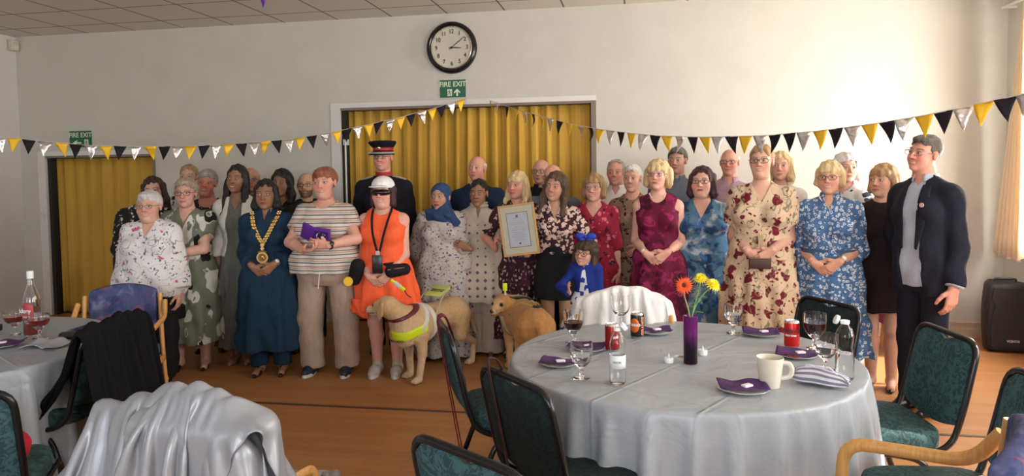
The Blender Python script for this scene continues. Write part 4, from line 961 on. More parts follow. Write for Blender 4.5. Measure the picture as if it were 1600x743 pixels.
table_cloth('pale grey plastic tablecloth on the round table holding the flower vase', TX, TY, TR, TZ, 2.24, M_CLOTH, 4, .62, (.05, -.02))
LX, LY, LR = -3.43, 2.92, .78
round_table('round table at the left frame edge carrying the rosé glasses', LX, LY, LR-.004, TZ)
table_cloth('grey plastic tablecloth on the table with the rosé glasses and tall bottle', LX, LY, LR, TZ, 2.10, M_CLOTH, 9, .42)
def face(x, y, tx, ty):    # rotation so the sitter (facing -Y locally) looks at (tx, ty)
    return math.atan2(tx-x, -(ty-y))
G1 = 'green banquet chairs around the tables'
banquet_chair('green banquet chair with a red strap hung on its back, left of round table', -.58, 3.22, 1.98, G1)
banquet_chair('shaded banquet chair seen from behind, thin brown strap over its top', -.19, 2.56, 2.32, G1, mt=M_TEAL_SHADE)
banquet_chair('green banquet chair whose back top alone rises from the bottom edge', -.25, 1.95, 2.55, G1)
banquet_chair('shaded green banquet chair behind the round table, in front of the blue dress', .72, 3.76, -1.08, G1, mt=M_TEAL_SHADE)
banquet_chair('green banquet chair with sunlit seat beside the suited man and the round table', .99, 3.20, -1.43, G1)
banquet_chair('green banquet chair cut by the right picture edge, seat in sunlight', 1.0, 2.47, -1.47, G1)
banquet_chair('green banquet chair at the left picture edge behind the bottle', -4.28, 3.62, .9, G1)
banquet_chair('banquet chair at the left picture edge under the red garment', -2.40, 2.16, -2.615, G1)
wooden_armchair('beech armchair with purple floral back at the left table, under the floral blouse', -3.31, 3.95, .39); bpy.data.objects['wooden_armchair'].scale = (.93, .93, .93)
wooden_armchair('beech armchair with purple floral back cut by the bottom right corner', .70, 2.10, -2.10)
wooden_armchair('beech armchair behind the round table under the white jacket', -.04, 3.70, .12)
wooden_armchair('beech armchair beneath the crumpled silver satin jacket', -1.36, 2.11, PI-.11)
bpy.data.objects['wooden_armchair.003'].scale = (.76, .9, .84); bpy.data.objects['wooden_armchair.002'].scale = (.88, .95, .96)
banquet_chair('banquet chair beside the left table hidden under the black coat', -2.80, 2.96, -1.5, G1)
def drape(name, label, cat, loc, rz, prims, lo, hi, m, disp=None, h=.009, cut=None):
    G = SDF(lo, hi, h); G.puts(prims)
    if disp: G.disp(disp)
    if cut: G.cut(cut)
    V, Q = G.mesh(); o = npmesh(name, V, Q, m, loc=loc, rot=(0, 0, rz)); return tag(o, label, cat)
M_WHITEC = fabric('white_jacket', (.72, .71, .70), rough=.8, bump=.3)
Pc = settle(70, 76, 1.06, 1.10, (0, .275, .96), [((0, .275, .69), (.205, .02, .17), .025), ((0, .02, .45), (.26, .24, .04), .02)], 120, 3, .70, .09, it=10, pin=(.27, .915, .275, .085), rot=.12)
cloth_object('white_jacket', 'white jacket draped over the armchair behind the round table', 'jacket', Pc, M_WHITEC, (-.04, 3.70, 0), .12)
M_BLACKC = fabric('black_coat', (.008, .008, .009), rough=.95, bump=.3, spec=.08)
Pc = settle(54, 80, .66, 1.25, (0, .315, .95), [((0, .315, .70), (.19, .008, .165), .022), ((0, .0, .47), (.21, .21, .04), .02)], 120, 5, .78, .09, it=10, pin=(.245, .892, .315, .03), rot=.1)
cloth_object('black_coat', 'black coat draped over a chair beside the left table', 'coat', Pc, M_BLACKC, (-2.80, 2.96, 0), -1.5)
M_SATIN = mat('silver_satin', (.27, .285, .315), .36, .2, spec=.6); N(M_SATIN).bump(N(M_SATIN).noise(N(M_SATIN).coord((1, 1, .5)), 9, 2, .5, 1.0), .16, .03)
# ------------------------------------------------------------------ the silver jacket
SJ = Vector((-1.31, 1.86, 0))
Pc = settle(84, 84, 1.62, 1.55, (-.07, .0, 1.0), [((0, .0, .62), (.21, .045, .19), .03), ((-.36, .02, .50), (.16, .10, .05), .06), ((.0, .25, .42), (.25, .22, .05), .03)], 150, 8, .60, .16, it=12, pin=(.29, .915, 0, .11), rot=.5)
sj = cloth_object('satin_jacket', 'crumpled silver satin jacket heaped over the armchair in front', 'jacket', Pc, M_SATIN, SJ, -.12, .005)
Pc = settle(40, 70, .55, 1.15, (.06, -.02, 1.1), [((0, 0, .64), (.22, .03, .20), .05), ((-.36, .02, .50), (.16, .10, .05), .09)], 110, 12, .62, .14, it=10, pin=(.12, .945, -.02, .03), rot=-.7)
sl = cloth_object('sleeve', None, None, Pc, M_SATIN, (0, 0, 0), 0, .005); sl.parent = sj
# ------------------------------------------------------------------ straps and bags on chairs
M_RED = mat('dark_red_leather', (.13, .012, .025), .5); M_BRNL = mat('brown_leather', (.045, .015, .02), .5); M_BRASS = mat('brass', (.75, .50, .20), .3, 1.)
M_REDF = fabric('red_fabric', (.42, .02, .04), bump=.3)
def ribbon(P, w, th, flat): b = MB(); b.tube(curve(P, 5), w/2, 8, ry=th, flat=flat); return b
def placed(ch, p): return ch.matrix_basis @ Vector(p)
CH = {o['label']: o for o in bpy.data.objects if o.get('category') == 'chair'}
def chair(sub): return [o for k, o in CH.items() if sub in k][0]
ca = chair('with a red strap'); R0 = empty('handbag', ca.location, ca.rotation_euler.z, 'dark red handbag hanging by its strap from the chair left of the round table', 'handbag')
zt = .918; yb_ = lambda z: .225+(z-.45)*.22
ribbon([(-.045, yb_(.30)+.055, .30), (-.045, yb_(.6)+.040, .6), (-.03, yb_(.86)+.026, .87), (-.03, yb_(.9)+.014, zt+.006), (-.02, yb_(.9)-.028, .89), (-.015, yb_(.6)-.034, .60)], .024, .003, (1, 0, 0)).build('strap', M_RED, R0)
ribbon([(.045, yb_(.30)+.055, .28), (.05, yb_(.6)+.040, .6), (.02, yb_(.86)+.026, .87), (.0, yb_(.9)+.014, zt+.008), (.0, yb_(.9)-.028, .89), (.0, yb_(.6)-.034, .60)], .024, .003, (1, 0, 0)).build('strap', M_RED, R0)
for x_ in (-.045, .045): MB().tube([(x_+.012*math.cos(k), yb_(.3)+.055, .275+.016*math.sin(k)) for k in np.linspace(0, 6.28, 12, endpoint=False)], .0025, 6, closed=True).build('ring', M_BRASS, R0)
MB().rbox((-.11, yb_(.3)+.025, .10), (.11, yb_(.3)+.085, .27), .03).build('bag_body', M_RED, R0)
cb = chair('thin brown strap'); R1 = empty('handbag', cb.location, cb.rotation_euler.z, 'small brown handbag hung by a thin strap on the near chair of round table', 'handbag')
ribbon([(.095, yb_(.40)+.04, .38), (.10, yb_(.6)+.032, .6), (.105, yb_(.88)+.026, .88), (.105, yb_(.9)+.012, zt+.004), (.105, yb_(.88)-.026, .88), (.105, yb_(.6)-.03, .66)], .018, .003, (1, 0, 0)).build('strap', M_BRNL, R1)
MB().rbox((.0, yb_(.3)+.01, .22), (.20, yb_(.3)+.06, .38), .03).build('bag_body', M_BRNL, R1)
cr_ = chair('under the red garment'); dd = drape('red_garment', 'red garment lying on the chair at the left picture edge', 'garment', cr_.location, cr_.rotation_euler.z, [el((.02, .02, .585), (.20, .17, .055), .02), rc((-.12, .0, .57), (.20, -.16, .57), .04, .03, .03)], (-.3, -.28, .52), (.3, .28, .70), M_REDF, lambda X, Y, Z: .014*np.sin(31*X+20*Y)*np.sin(25*Y-12*X+30*Z).astype(np.float32))
# ------------------------------------------------------------------ magenta seat by the wall, speaker
M_MAG = fabric('magenta_fabric', (.25, .012, .10), bump=.1)
ms = empty('upholstered_stool', (2.30, 6.42, 0), 0, 'magenta upholstered stool seen between the dark dress and the suited man', 'stool')
MB().rbox((-.22, -.2, .40), (.22, .2, .60), .03).build('cushion', M_MAG, ms); MB().rbox((-.21, -.19, .22), (.21, .19, .395), .02).build('base', M_MAG, ms)
for sx in (-1, 1):
    for sy in (-1, 1): MB().tube([(sx*.17, sy*.15, .225), (sx*.18, sy*.16, 0)], .022, 8).build('leg', M_WOOD, ms)
sp = empty('loudspeaker', (3.10, 6.62, 0), -.12, 'black portable loudspeaker standing on the floor in the right corner', 'loudspeaker')
M_SPK = grainy('speaker_shell', (.022, .020, .021), .2, 80, .6)
G = SDF((-.24, -.22, -.01), (.24, .22, .68), .008); X = G.a[0][:, None, None]; Y = G.a[1][None, :, None]; Z = G.a[2][None, None, :]
hw_ = .205-.07*np.clip((Y+.05)/.25, 0, 1)-.02*((Z-.3)/.3)**2; zz = abs(Z-.325)-.265; q1 = np.maximum(abs(X)-hw_+.05, 0); q2 = np.maximum(zz+.0, 0); q3 = np.maximum(abs(Y)-.13, 0)
G.F = (np.sqrt(q1**2+q2**2+q3**2)-.05+.008*(0*X)).astype(np.float32)
for s in (-1, 1): G.put(el((s*.215, -.16, .43), (.032, .06, .05), .01), sub=True)
V, Q = G.mesh(); npmesh('cabinet', V, Q, M_SPK, sp)
M_GRIL = mat('grille', (.018, .014, .016), .5, .4); g = N(M_GRIL); vo = g.n('ShaderNodeTexVoronoi', {'Vector': g.coord(), 'Scale': 260., 'Randomness': 0.}); g.color(g.mix(g.step(vo.outputs['Distance'], .3, .4), (.004, .004, .004), (.03, .025, .027))); g.bump(vo.outputs['Distance'], .4, .002)
gp = []
for a, b_ in [(-.155, .06), (.155, .06), (.165, .2), (.155, .36), (.135, .41), (.135, .45), (.16, .50), (.145, .60), (-.145, .60), (-.16, .50), (-.135, .45), (-.135, .41), (-.155, .36), (-.165, .2)]: gp.append((a, b_))
MB().prism([(x_, z_) for x_, z_ in gp], .178, .188, Matrix.Rotation(PI/2, 4, 'X')).build('grille', M_GRIL, sp)
MB().tube(fillet([(-.09, -.02, .635), (-.09, -.02, .665), (.09, -.02, .665), (.09, -.02, .635)], .02), .010, 8).build('handle', M_BLACK, sp)
text('badge', 'VONYX', .030, mat('badge', (.55, .52, .5), .4), sp, (.02, -.189, .115), bold=.001)
for sx in (-1, 1): MB().rbox((sx*.12-.03, -.10, .0), (sx*.12+.03, .10, .02), .01).build('foot', M_BLACK, sp)
sp.scale = (.88, .88, .92)
# ------------------------------------------------------------------ table ware
def glassm(name, col=(1, 1, 1), rough=.0, ior=1.45): return mat(name, col, rough, Transmission_Weight=1., IOR=ior)
M_GL = glassm('glass'); M_PET = glassm('clear_plastic', (1, 1, 1), .02, 1.25); M_WATER = glassm('water', (.97, .99, 1), 0, 1.2)
M_WINE = mat('red_wine', (.035, .004, .008), .05); M_ROSE = mat('rose_drink', (.42, .05, .03), .05, Transmission_Weight=.6, IOR=1.3)
M_LABW = mat('label_white', (.72, .74, .73), .5); M_CAP = mat('cap_white', (.72, .76, .76), .4); M_CAN = mat('aluminium', (.65, .65, .66), .25, 1.)
ZT = TZ+.0040
def goblet(label, x, y, liquid, lvl, s=1., group='stemmed goblets', z=ZT, coupe=False):
    t = empty('goblet', (x, y, z), 0, label, 'glass', group)
    R = .046*s if not coupe else .052*s; H0 = .150*s; b0 = .050*s if not coupe else .055*s
    if coupe: H0 = .128*s
    o = [(.0, .0), (.034*s, .0), (.035*s, .004*s), (.012*s, .010*s), (.008*s, .022*s), (.008*s, b0-.012*s), (.018*s, b0), (R*.80, b0+.022*s), (R*.97, b0+.045*s), (R, H0-.02*s), (R*.97, H0)]
    i = [(R*.97-.0018, H0), (R-.0022, H0-.02*s), (R*.97-.0024, b0+.045*s), (R*.80-.003, b0+.024*s), (.014*s, b0+.006*s), (.0, b0+.005*s)]
    MB().lathe(o+i, 36, caps=False).build('bowl', M_GL, t)
    rib = MB()
    if liquid is not None:
        zl = b0+.006*s+(H0-b0)*lvl; pr = [(.0, b0+.0055*s)]
        for q in i[::-1][1:]:
            if q[1] < zl: pr.append((q[0]+.0004, q[1]+.0004))
        rr = float(np.interp(zl, [q[1] for q in i[::-1]], [q[0] for q in i[::-1]])); pr += [(rr+.0004, zl), (.0, zl)]
        MB().lathe(pr, 36, caps=False).build('drink', liquid, t)
    return t
goblet('goblet of dark red wine on the round table nearest the golden dog', -.304, 3.398, M_WINE, .42, 1.08)
goblet('goblet holding a little clear drink beside the small labelled bottle', -.22, 2.814, M_WATER, .40, 1.0)
goblet('goblet half full of water behind the purple napkin near the cream dress', .486, 3.696, M_WATER, .45, 1.0)
goblet('goblet of dark red wine just behind the red cola can', .812, 3.418, M_WINE, .55, 1.12)
goblet('short goblet of water in front of the tall plastic bottle', .770, 3.06, M_WATER, .45, 1.02)
goblet('empty goblet standing behind the red can, in front of the white jacket', -.085, 3.80, None, 0, 1.15)
goblet('coupe of rosé drink at the far left, left of the tall bottle', -3.300, 3.232, M_ROSE, .55, 1.0, z=ZT, coupe=True)
goblet('coupe of rosé drink right of the tall bottle', -3.085, 3.17, M_ROSE, .55, 1.0, z=ZT, coupe=True)
def pbottle(label, x, y, h, r, lvl, lab, caps='flip', liquid=M_WATER, group='clear bottles'):
    t = empty('bottle', (x, y, ZT), 0, label, 'bottle', group)
    pr = [(.0, 0), (r*.85, 0), (r, .008), (r, h*.26), (r*.97, h*.40), (r*.86, h*.52), (r*.97, h*.64), (r*.98, h*.70), (r*.80, h*.80), (r*.42, h*.88), (r*.40, h*.93)]
    inn = [(a-.0012 if a > .003 else 0, max(z_, .002)) for a, z_ in pr[::-1]]; inn[-1] = (0, .002)
    MB().lathe(pr+inn, 32, caps=False).build('bottle_body', M_PET, t)
    zl = h*lvl; lp = [(0, .003)]+[(a-.002, max(z_, .003)) for a, z_ in pr[1:] if z_ < zl]; rr = float(np.interp(zl, [q[1] for q in pr[1:]], [q[0] for q in pr[1:]]))-.002; lp += [(rr, zl), (0, zl)]
    MB().lathe(lp, 32, caps=False).build('water', liquid, t)
    if lab: MB().lathe([(r+.0005, h*lab[0]), (r+.0005, h*lab[1])], 32, caps=False).build('label', M_LABW, t, thick=.0004); text('label_print', lab[2], .012, mat('label_ink', (.03, .06, .10), .6), t, (0, -r-.0012, h*(lab[0]+lab[1])/2), sx=.8)
    b = MB(); b.lathe([(r*.46, h*.90), (r*.48, h*.95), (r*.46, h*.955), (0, h*.955)], 20, caps=False); b.build('neck_ring', M_CAP, t)
    b = MB(); b.lathe([(0, 0), (.0185, 0), (.0185, .012), (.014, .014), (0, .014)], 20, Matrix.Translation((-.026 if caps == 'left' else .020, 0, h*.955)) @ Matrix.Rotation(-1.15 if caps == 'left' else .9, 4, 'Y')); b.build('cap', M_CAP, t)
    return t
pbottle('small clear plastic bottle with a white label, cap open, left of the vase', -.075, 2.763, .235, .0315, .27, (.28, .50, 'WATER'), 'right')
pbottle('clear plastic bottle with open cap at the right rim of the round table', .812, 2.945, .245, .036, .42, None, 'left')
t = empty('bottle', (-3.200, 3.245, ZT), 0, 'tall clear glass bottle with a red printed label on the left table', 'bottle', 'clear bottles')
pr = [(0, 0), (.038, 0), (.041, .008), (.041, .18), (.036, .215), (.018, .265), (.0145, .31), (.0155, .33)]
MB().lathe(pr+[(a-.0025 if a > .004 else 0, max(z_, .004)) for a, z_ in pr[::-1]], 32, caps=False).build('bottle_body', M_GL, t)
MB().lathe([(0, .005), (.037, .005), (.038, .065), (0, .065)], 32, caps=False).build('drink', M_ROSE, t)
MB().lathe([(.0165, .305), (.0170, .34), (.016, .345), (0, .345)], 20, caps=False).build('cap', M_CAP, t)
lb = MB(); lb.grid(lambda u, v: (.0418*math.sin((u-.5)*1.9), -.0418*math.cos((u-.5)*1.9), .085+.095*v*(.8+.2*math.cos((u-.5)*3))), 16, 8); lb.build('label', mat('label_red', (.42, .05, .06), .5), t, thick=.0005)
text('label_print', 'kloey', .032, M_LABW, t, (0, -.0435, .135), bold=.001); text('label_print', 'rosé', .022, M_LABW, t, (0.004, -.0435, .105))
def can(label, x, y, m, kind):
    t = empty('drinks_can', (x, y, ZT), {'cola': -.35, 'orange': .1}.get(kind, 0), label, 'can', 'drinks cans on the round table'); r = .0345; h = .126
    MB().lathe([(r*.80, .0), (r*.97, .010), (r, .016), (r, h-.014), (r*.96, h-.008)], 32, caps=False).build('can_body', m, t)
    MB().lathe([(0, .004), (r*.75, .003), (r*.82, .0), (r*.975, .0105)], 32, caps=False).build('can_base', M_CAN, t)
    MB().lathe([(r*.965, h-.0085), (r*.86, h), (r*.82, h), (r*.80, h-.004), (0, h-.004)], 32, caps=False).build('can_lid', M_CAN, t)
    MB().tube([(.009*math.cos(k), -.008+.011*math.sin(k), h-.0015) for k in np.linspace(0, 6.28, 12, endpoint=False)], .0018, 5, closed=True).build('pull_tab', M_CAN, t)
    def wrap(s, size, z, mm, ang=0, vert=False, bold=.001):
        o = text('lettering', s, size, mm, t, (0, 0, 0), (0, 0, 0), extrude=.0002, bold=bold); me = o.data
        for v in me.vertices:
            a_, b_ = v.co.x, v.co.y
            if vert: a_, b_ = -b_, a_
            th = a_/r+ang; v.co = ((r+.0004+v.co.z)*math.sin(th), -(r+.0004+v.co.z)*math.cos(th), z+b_)
        me.update()
    if kind == 'cola': wrap('Coca-Cola', .031, .083, M_INK, .35, bold=.0012); wrap('ZERO SUGAR', .009, .060, M_LABW, 0)
    if kind == 'orange':
        b = MB(); b.grid(lambda u, v: ((r+.0004)*math.sin(-.55+.75*(v)*math.cos(2*PI*u)), -(r+.0004)*math.cos(-.55+.75*v*math.cos(2*PI*u)), .066+.036*v*math.sin(2*PI*u)), 28, 4, True); b.build('orange_slice', mat('orange_print', (.62, .12, .01), .4), t, thick=.0003)
        wrap('TANGO', .017, .068, M_LABW, -.55); wrap('ORANGE', .022, .063, mat('salmon_print', (.75, .28, .16), .4), .75, True)
    if kind == 'red': wrap('cola', .024, .07, M_LABW, .4)
    return t
can('red cola can with black lettering beside the red wine goblet', .716, 3.443, mat('can_red', (.55, .012, .010), .28, .35), 'cola')
can('black drinks can with an orange fruit print near the white jacket', .003, 3.555, mat('can_black', (.015, .012, .012), .28, .3), 'orange')
can('dark red can half hidden by the small labelled bottle', -.112, 3.284, mat('can_dred', (.30, .012, .012), .28, .35), 'red')
# mug
mg = empty('mug', (.504, 2.804, ZT), 0, 'cream ceramic mug with a handle near the front of the round table', 'mug'); M_CER = mat('cream_ceramic', (.60, .56, .46), .2)
MB().lathe([(0, 0), (.036, 0), (.037, .006), (.041, .03), (.050, .112), (.0495, .115), (.047, .112), (.038, .03), (.033, .010), (0, .008)], 40, caps=False).build('mug_body', M_CER, mg)
MB().tube(curve([(.046, -.006, .095), (.068, -.01, .092), (.078, -.012, .070), (.070, -.01, .045), (.041, -.006, .034)]), .006, 8, ry=.009, flat=(0, 1, 0)).build('handle', M_CER, mg)
MB().lathe([(0, .07), (.043, .07)], 32, caps=False).build('tea', mat('tea', (.10, .04, .02), .1), mg)
# vase with gerbera and yellow blooms
vs = empty('vase', (.229, 3.102, ZT), 0, 'slim purple glass vase holding an orange gerbera and yellow blooms', 'vase')
M_VASE = mat('purple_glass', (.15, .012, .13), .03, Transmission_Weight=.8, IOR=1.4); g = N(M_VASE); sp_ = g.n('ShaderNodeSeparateXYZ', {0: g.coord()}); f = g.step(g.math('ADD', sp_.outputs[2], g.math('MULTIPLY', g.noise(g.coord((1, 1, .4)), 30, 2), .05)), .09, .16)
g.color(g.mix(f, (.022, .004, .022), (.38, .05, .36)))
MB().lathe([(0, 0), (.0285, 0), (.030, .004), (.0305, .205), (.0300, .208), (.0275, .205), (.0270, .02), (0, .016)], 36, caps=False).build('vase_body', M_VASE, vs)
M_STEM = mat('stem', (.20, .34, .10), .5); M_LEAF = mat('leaf', (.05, .16, .04), .5); M_ORG = mat('gerbera_petal', (.90, .11, .012), .5); M_YEL = mat('yellow_petal', (.90, .72, .02), .5); M_EYE = mat('gerbera_eye', (.06, .02, .01), .8)
def bloom(name, label, c, nrm, R, n, rows, m, ctr, stem, cr):
    t = empty(name, (0, 0, 0), 0, label, 'flower'); c = Vector(c); q = Vector(nrm).to_track_quat('Z', 'Y').to_matrix().to_4x4(); M_ = Matrix.Translation(c) @ q
    MB().tube(curve(stem+[tuple(c)]), .0028, 7).build('stem', M_STEM, t)
    for rw in range(rows):
        b = MB(); rr = R*(1-.22*rw); k = n-2*rw
        for i in range(k):
            a = 2*PI*i/k+.3*rw+.1*math.sin(i*7); wd = rr*2.6/k*1.3
            def fn(u, v, a=a, rr=rr, wd=wd, rw=rw, i=i):
                L = rr*(.12+.88*v)*(1+.05*math.sin(i*5)); w_ = wd*(math.sin(min(v*1.15+.12, 1)*PI)**.6 if v < .98 else .15)*.5; x_ = L; y_ = (u*2-1)*w_; z_ = .004*rw+.010*rw*v+.008*math.sin(v*2.6)-.010*v*v+.1*abs(u*2-1)*w_
                return M_ @ Vector((x_*math.cos(a)-y_*math.sin(a), x_*math.sin(a)+y_*math.cos(a), z_))
            b.grid(fn, 4, 6)
        b.build('petals', m, t, thick=.0006)
    MB().lathe([(0, .012+.003*rows), (cr*.6, .011+.003*rows), (cr, .006+.002*rows), (cr*.9, -.004)], 16, M_, caps=False).build('flower_centre', ctr, t)
    return t
vb = Vector((.229, 3.102, ZT+.10))
oc = aty(1069, 446, 3.06); bloom('gerbera', 'orange gerbera with a dark centre standing in the purple vase', oc, (-.12, -.9, .28), .048, 22, 3, M_ORG, M_EYE, [(.236, 3.105, ZT+.03), (.226, 3.09, ZT+.20), (oc.x+.003, 3.085, oc.z-.05)], .013)
for k, (px, py, yy, lb, nr, R) in enumerate([(1095, 437, 3.09, 'yellow bloom higher and nearer the orange gerbera', (-.1, -.35, .9), .040), (1113, 446, 3.07, 'yellow bloom lower and further from the orange gerbera', (.35, -.5, .8), .043)]):
    c = aty(px, py, yy); t = bloom('yellow_flower', lb, c, nr, R, 17, 3, M_YEL, M_YEL, [(.222+.008*k, 3.11, ZT+.03), (.235, 3.10, ZT+.20), (.26+.01*k, 3.10, c.z-.06)], .008); t['group'] = 'yellow blooms in the vase'
    for j in range(5):
        z_ = ZT+.22+.022*j; x_ = .245+.006*j; a = j*2.1+k; L = .035
        def fn(u, v, x_=x_, z_=z_, a=a, L=L): w_ = .010*math.sin(v*PI)*(1+.5*math.sin(v*15)); return (x_+L*v*math.cos(a)*1.2-(u-.5)*2*w_*math.sin(a), 3.10+L*v*math.sin(a)+(u-.5)*2*w_*math.cos(a), z_+.014*v-.012*v*v)
        MB().grid(fn, 3, 8).build('leaf', M_LEAF, t, thick=.0006)
for lb, x, y in (('white tea light in front and left of the purple vase', .137, 3.101), ('white tea light behind and right of the purple vase', .294, 3.251)):
    t = empty('tea_light', (x, y, ZT), 0, lb, 'candle', 'tea lights by the vase'); MB().lathe([(0, 0), (.019, 0), (.0205, .003), (.0205, .020), (.019, .023), (.010, .021), (0, .020)], 28, caps=False).build('candle_body', M_LABW, t)
    MB().lathe([(.0045, .020), (.0055, .027), (.003, .036), (.0, .043)], 12, caps=False).build('flame_tip', mat('tip', (.7, .7, .68), .3), t)
M_NAP = fabric('purple_napkin', (.075, .032, .115), bump=.2, rough=.9); M_CHOC = mat('white_wrapper', (.75, .70, .72), .4); M_PLATE = mat('clear_plate', (.80, .80, .78), .15, Transmission_Weight=.55, IOR=1.3)
def place(label, x, y, rz, r=.085, nap=.115, seed=0, z=ZT, choc=True):
    rs = np.random.RandomState(seed); pl = empty('plate', (x, y, z), 0, 'clear side plate under the '+label, 'plate', 'side plates')
    MB().lathe([(0, .003), (r*.55, .002), (r*.62, .001), (r*.9, .009), (r, .012), (r*.99, .014), (r*.88, .0115), (r*.6, .0045), (0, .0045)], 40, caps=False).build('plate_body', M_PLATE, pl)
    ph = rs.rand(4)*6
    def fn(u, v):
        a, b = (u-.5)*nap*1.5, (v-.5)*nap; e = (abs(2*u-1)**3*.6+abs(2*v-1)**3*.4); return (a, b, .018+.012*e*(.6+.6*math.sin(3*u+4*v+ph[0]))+.005*math.sin(9*u+ph[1])*math.sin(5*v+ph[2]))
    o = MB().grid(fn, 20, 16).build('napkin', M_NAP, loc=(x, y, z), thick=.0025, rot=(0, 0, rz)); tag(o, 'folded '+label, 'napkin', 'purple napkins')
    if choc:
        c = MB(); M_ = Matrix.Translation((x+.012, y-.022, z+.021)) @ Matrix.Rotation(rz+.5, 4, 'Z'); c.rbox((-.020, -.013, 0), (.020, .013, .009), .004, M_); tag(c.build('chocolate', M_CHOC), 'white wrapped chocolate on the '+label, 'chocolate', 'wrapped chocolates')
place('purple napkin in front of the cream mug', .395, 2.741, .15, seed=1, r=.095)
place('purple napkin between the far water goblet and cola can', .615, 3.675, -.05, seed=2)
place('purple napkin behind the bundle of yarn', .700, 3.270, -.25, seed=3)
place('purple napkin beside the black and orange can', .090, 3.66, .1, seed=4)
place('purple napkin behind the clear goblet, towards the wine', -.235, 3.27, -.1, seed=5, choc=True)
place('purple napkin left of the clear goblet', -.335, 3.00, -.2, seed=6, r=.08, nap=.10)
place('purple napkin in front of the rosé coupes', -3.13, 3.00, .1, seed=7)
o = MB().grid(lambda u, v: ((u-.5)*.20, (v-.5)*.14+.02*math.sin(u*4), .003+.016*abs(math.sin(u*5+2*v))*abs(2*v-1)+.01*v), 18, 12).build('napkin', fabric('silver_napkin', (.40, .41, .45), bump=.2), loc=(-2.90, 3.02, ZT), thick=.002); tag(o, 'crumpled silver napkin beside the black glasses case', 'napkin')
o = MB().grid(lambda u, v: ((u-.5)*.16, (v-.5)*.11, .003+.02*u*v+.01*abs(math.sin(u*5))), 14, 10).build('napkin', M_NAP, loc=(-3.00, 3.40, ZT), thick=.002); tag(o, 'purple napkin lying behind the rosé coupe right of the bottle', 'napkin', 'purple napkins')
MB_ = MB(); MB_.rbox((-.085, -.03, 0), (.085, .03, .032), .028); o = MB_.build('glasses_case', mat('case_black', (.015, .015, .016), .5), loc=(-2.90, 3.20, ZT), rot=(0, 0, .12)); tag(o, 'black glasses case lying on the left table', 'glasses case')
MB_ = MB(); MB_.rbox((-.07, -.035, 0), (.07, .035, .028), .02); o = MB_.build('purse', mat('purse_brown', (.10, .05, .03), .45), loc=(-2.86, 3.34, ZT), rot=(0, 0, .2)); tag(o, 'small brown purse behind the black glasses case', 'purse')
MB().tube([(-.05, -.036, .024), (0, -.038, .032), (.05, -.036, .024)], .004, 6).build('clasp', M_CAN, o)
MB_ = MB(); MB_.rbox((-.05, -.03, 0), (.05, .03, .035), .01); o = MB_.build('phone', M_BLACK, loc=(-3.52, 3.30, ZT)); tag(o, 'small black item lying beside the far left rosé coupe', 'box')
# yarn bundle
ya = empty('yarn_bundle', (.690, 2.845, ZT), -.42, 'bundle of grey and white striped yarn at the right rim of round table', 'yarn'); rs = np.random.RandomState(5)
M_YA = mat('yarn_white', (.62, .60, .64), .9); M_YB = mat('yarn_grey', (.20, .19, .27), .9)
for k in range(46):
    a = k/46*PI; ring = .030 if k % 3 else .022; y0 = math.cos(a)*ring*1.15; z0 = .010+math.sin(a)*ring*1.75
    P = [(-.085+.01*math.cos(a*3), y0*.45, z0*.75+.004), (-.06, y0*.95, z0), (-.01, y0*1.1+.002, z0*1.12), (.04, y0*1.0-.004, z0*1.0), (.078, y0*.8, z0*.85), (.098+rs.rand()*.012, y0*.6+rs.normal(0, .006), .010+z0*.4)]
    MB().tube(curve(P, 4), .0042, 6).build('strand', [M_YA, M_YB][k % 2], ya)
for k in range(3): MB().tube(curve([(-.03+.03*k, 0, .056), (-.045+.03*k, -.01, .072), (-.02+.03*k, -.012, .076), (.0+.03*k, -.008, .058)], 5), .003, 6).build('strand', M_YA, ya)
# ------------------------------------------------------------------ the people
H_GREY = hair_mat('hair_grey', (.20, .19, .18), (.46, .44, .42)); H_LGREY = hair_mat('hair_light_grey', (.42, .41, .40), (.72, .71, .69)); H_SANDGREY = hair_mat('hair_sandy_grey', (.24, .17, .11), (.50, .40, .29))
H_BLACK = hair_mat('hair_black', (.008, .007, .007), (.028, .022, .020)); H_DBROWN = hair_mat('hair_dark_brown', (.022, .013, .009), (.075, .042, .026)); H_PLUM = hair_mat('hair_plum', (.018, .006, .012), (.075, .020, .035))
H_AUB = hair_mat('hair_auburn', (.16, .045, .022), (.34, .12, .06)); H_BLOND = hair_mat('hair_blonde', (.44, .29, .13), (.76, .60, .35)); H_DBLOND = hair_mat('hair_dark_blonde', (.20, .11, .05), (.52, .34, .17))
H_STRAW = hair_mat('hair_straw_brown', (.17, .09, .04), (.50, .32, .15)); H_DGREY = hair_mat('hair_dark_grey', (.035, .030, .027), (.17, .15, .13)); H_HILITE = hair_mat('hair_brown_highlights', (.020, .012, .009), (.15, .09, .055))
G_DARK = mat('glasses_dark', (.02, .015, .02), .3); G_RED = mat('glasses_red', (.16, .02, .03), .3); G_METAL = mat('glasses_metal', (.40, .34, .32), .25, .8)
C = fabric
C_WHITEF = C('white_floral', (.74, .72, .73), [('leaf', (.055, .07, .20), 25, .13, .19, (1, 1, .8), 2.1), ('vine', (.25, .27, .27), 9, .006, .013), ('leaf', (.13, .14, .13), 19, .14, .20), ('leaf', (.07, .08, .17), 31, .12, .18), ('leaf', (.62, .10, .17), 11, .13, .20)])
C_BWDOT = C('black_white_print', (.016, .015, .017), [('leaf', (.68, .65, .60), 26, .25, .33), ('leaf', (.30, .24, .18), 19, .12, .18)])
C_GREENF = C('green_black_leaf', (.17, .185, .145), [('leaf', (.62, .61, .56), 9, .37, .40, (1, 1, .55)), ('leaf', (.012, .012, .012), 9, .31, .34, (1, 1, .55)), ('leaf', (.66, .64, .60), 11, .16, .18, (1, 1, .6), 5.1), ('leaf', (.17, .185, .145), 11, .12, .14, (1, 1, .6), 5.1)])
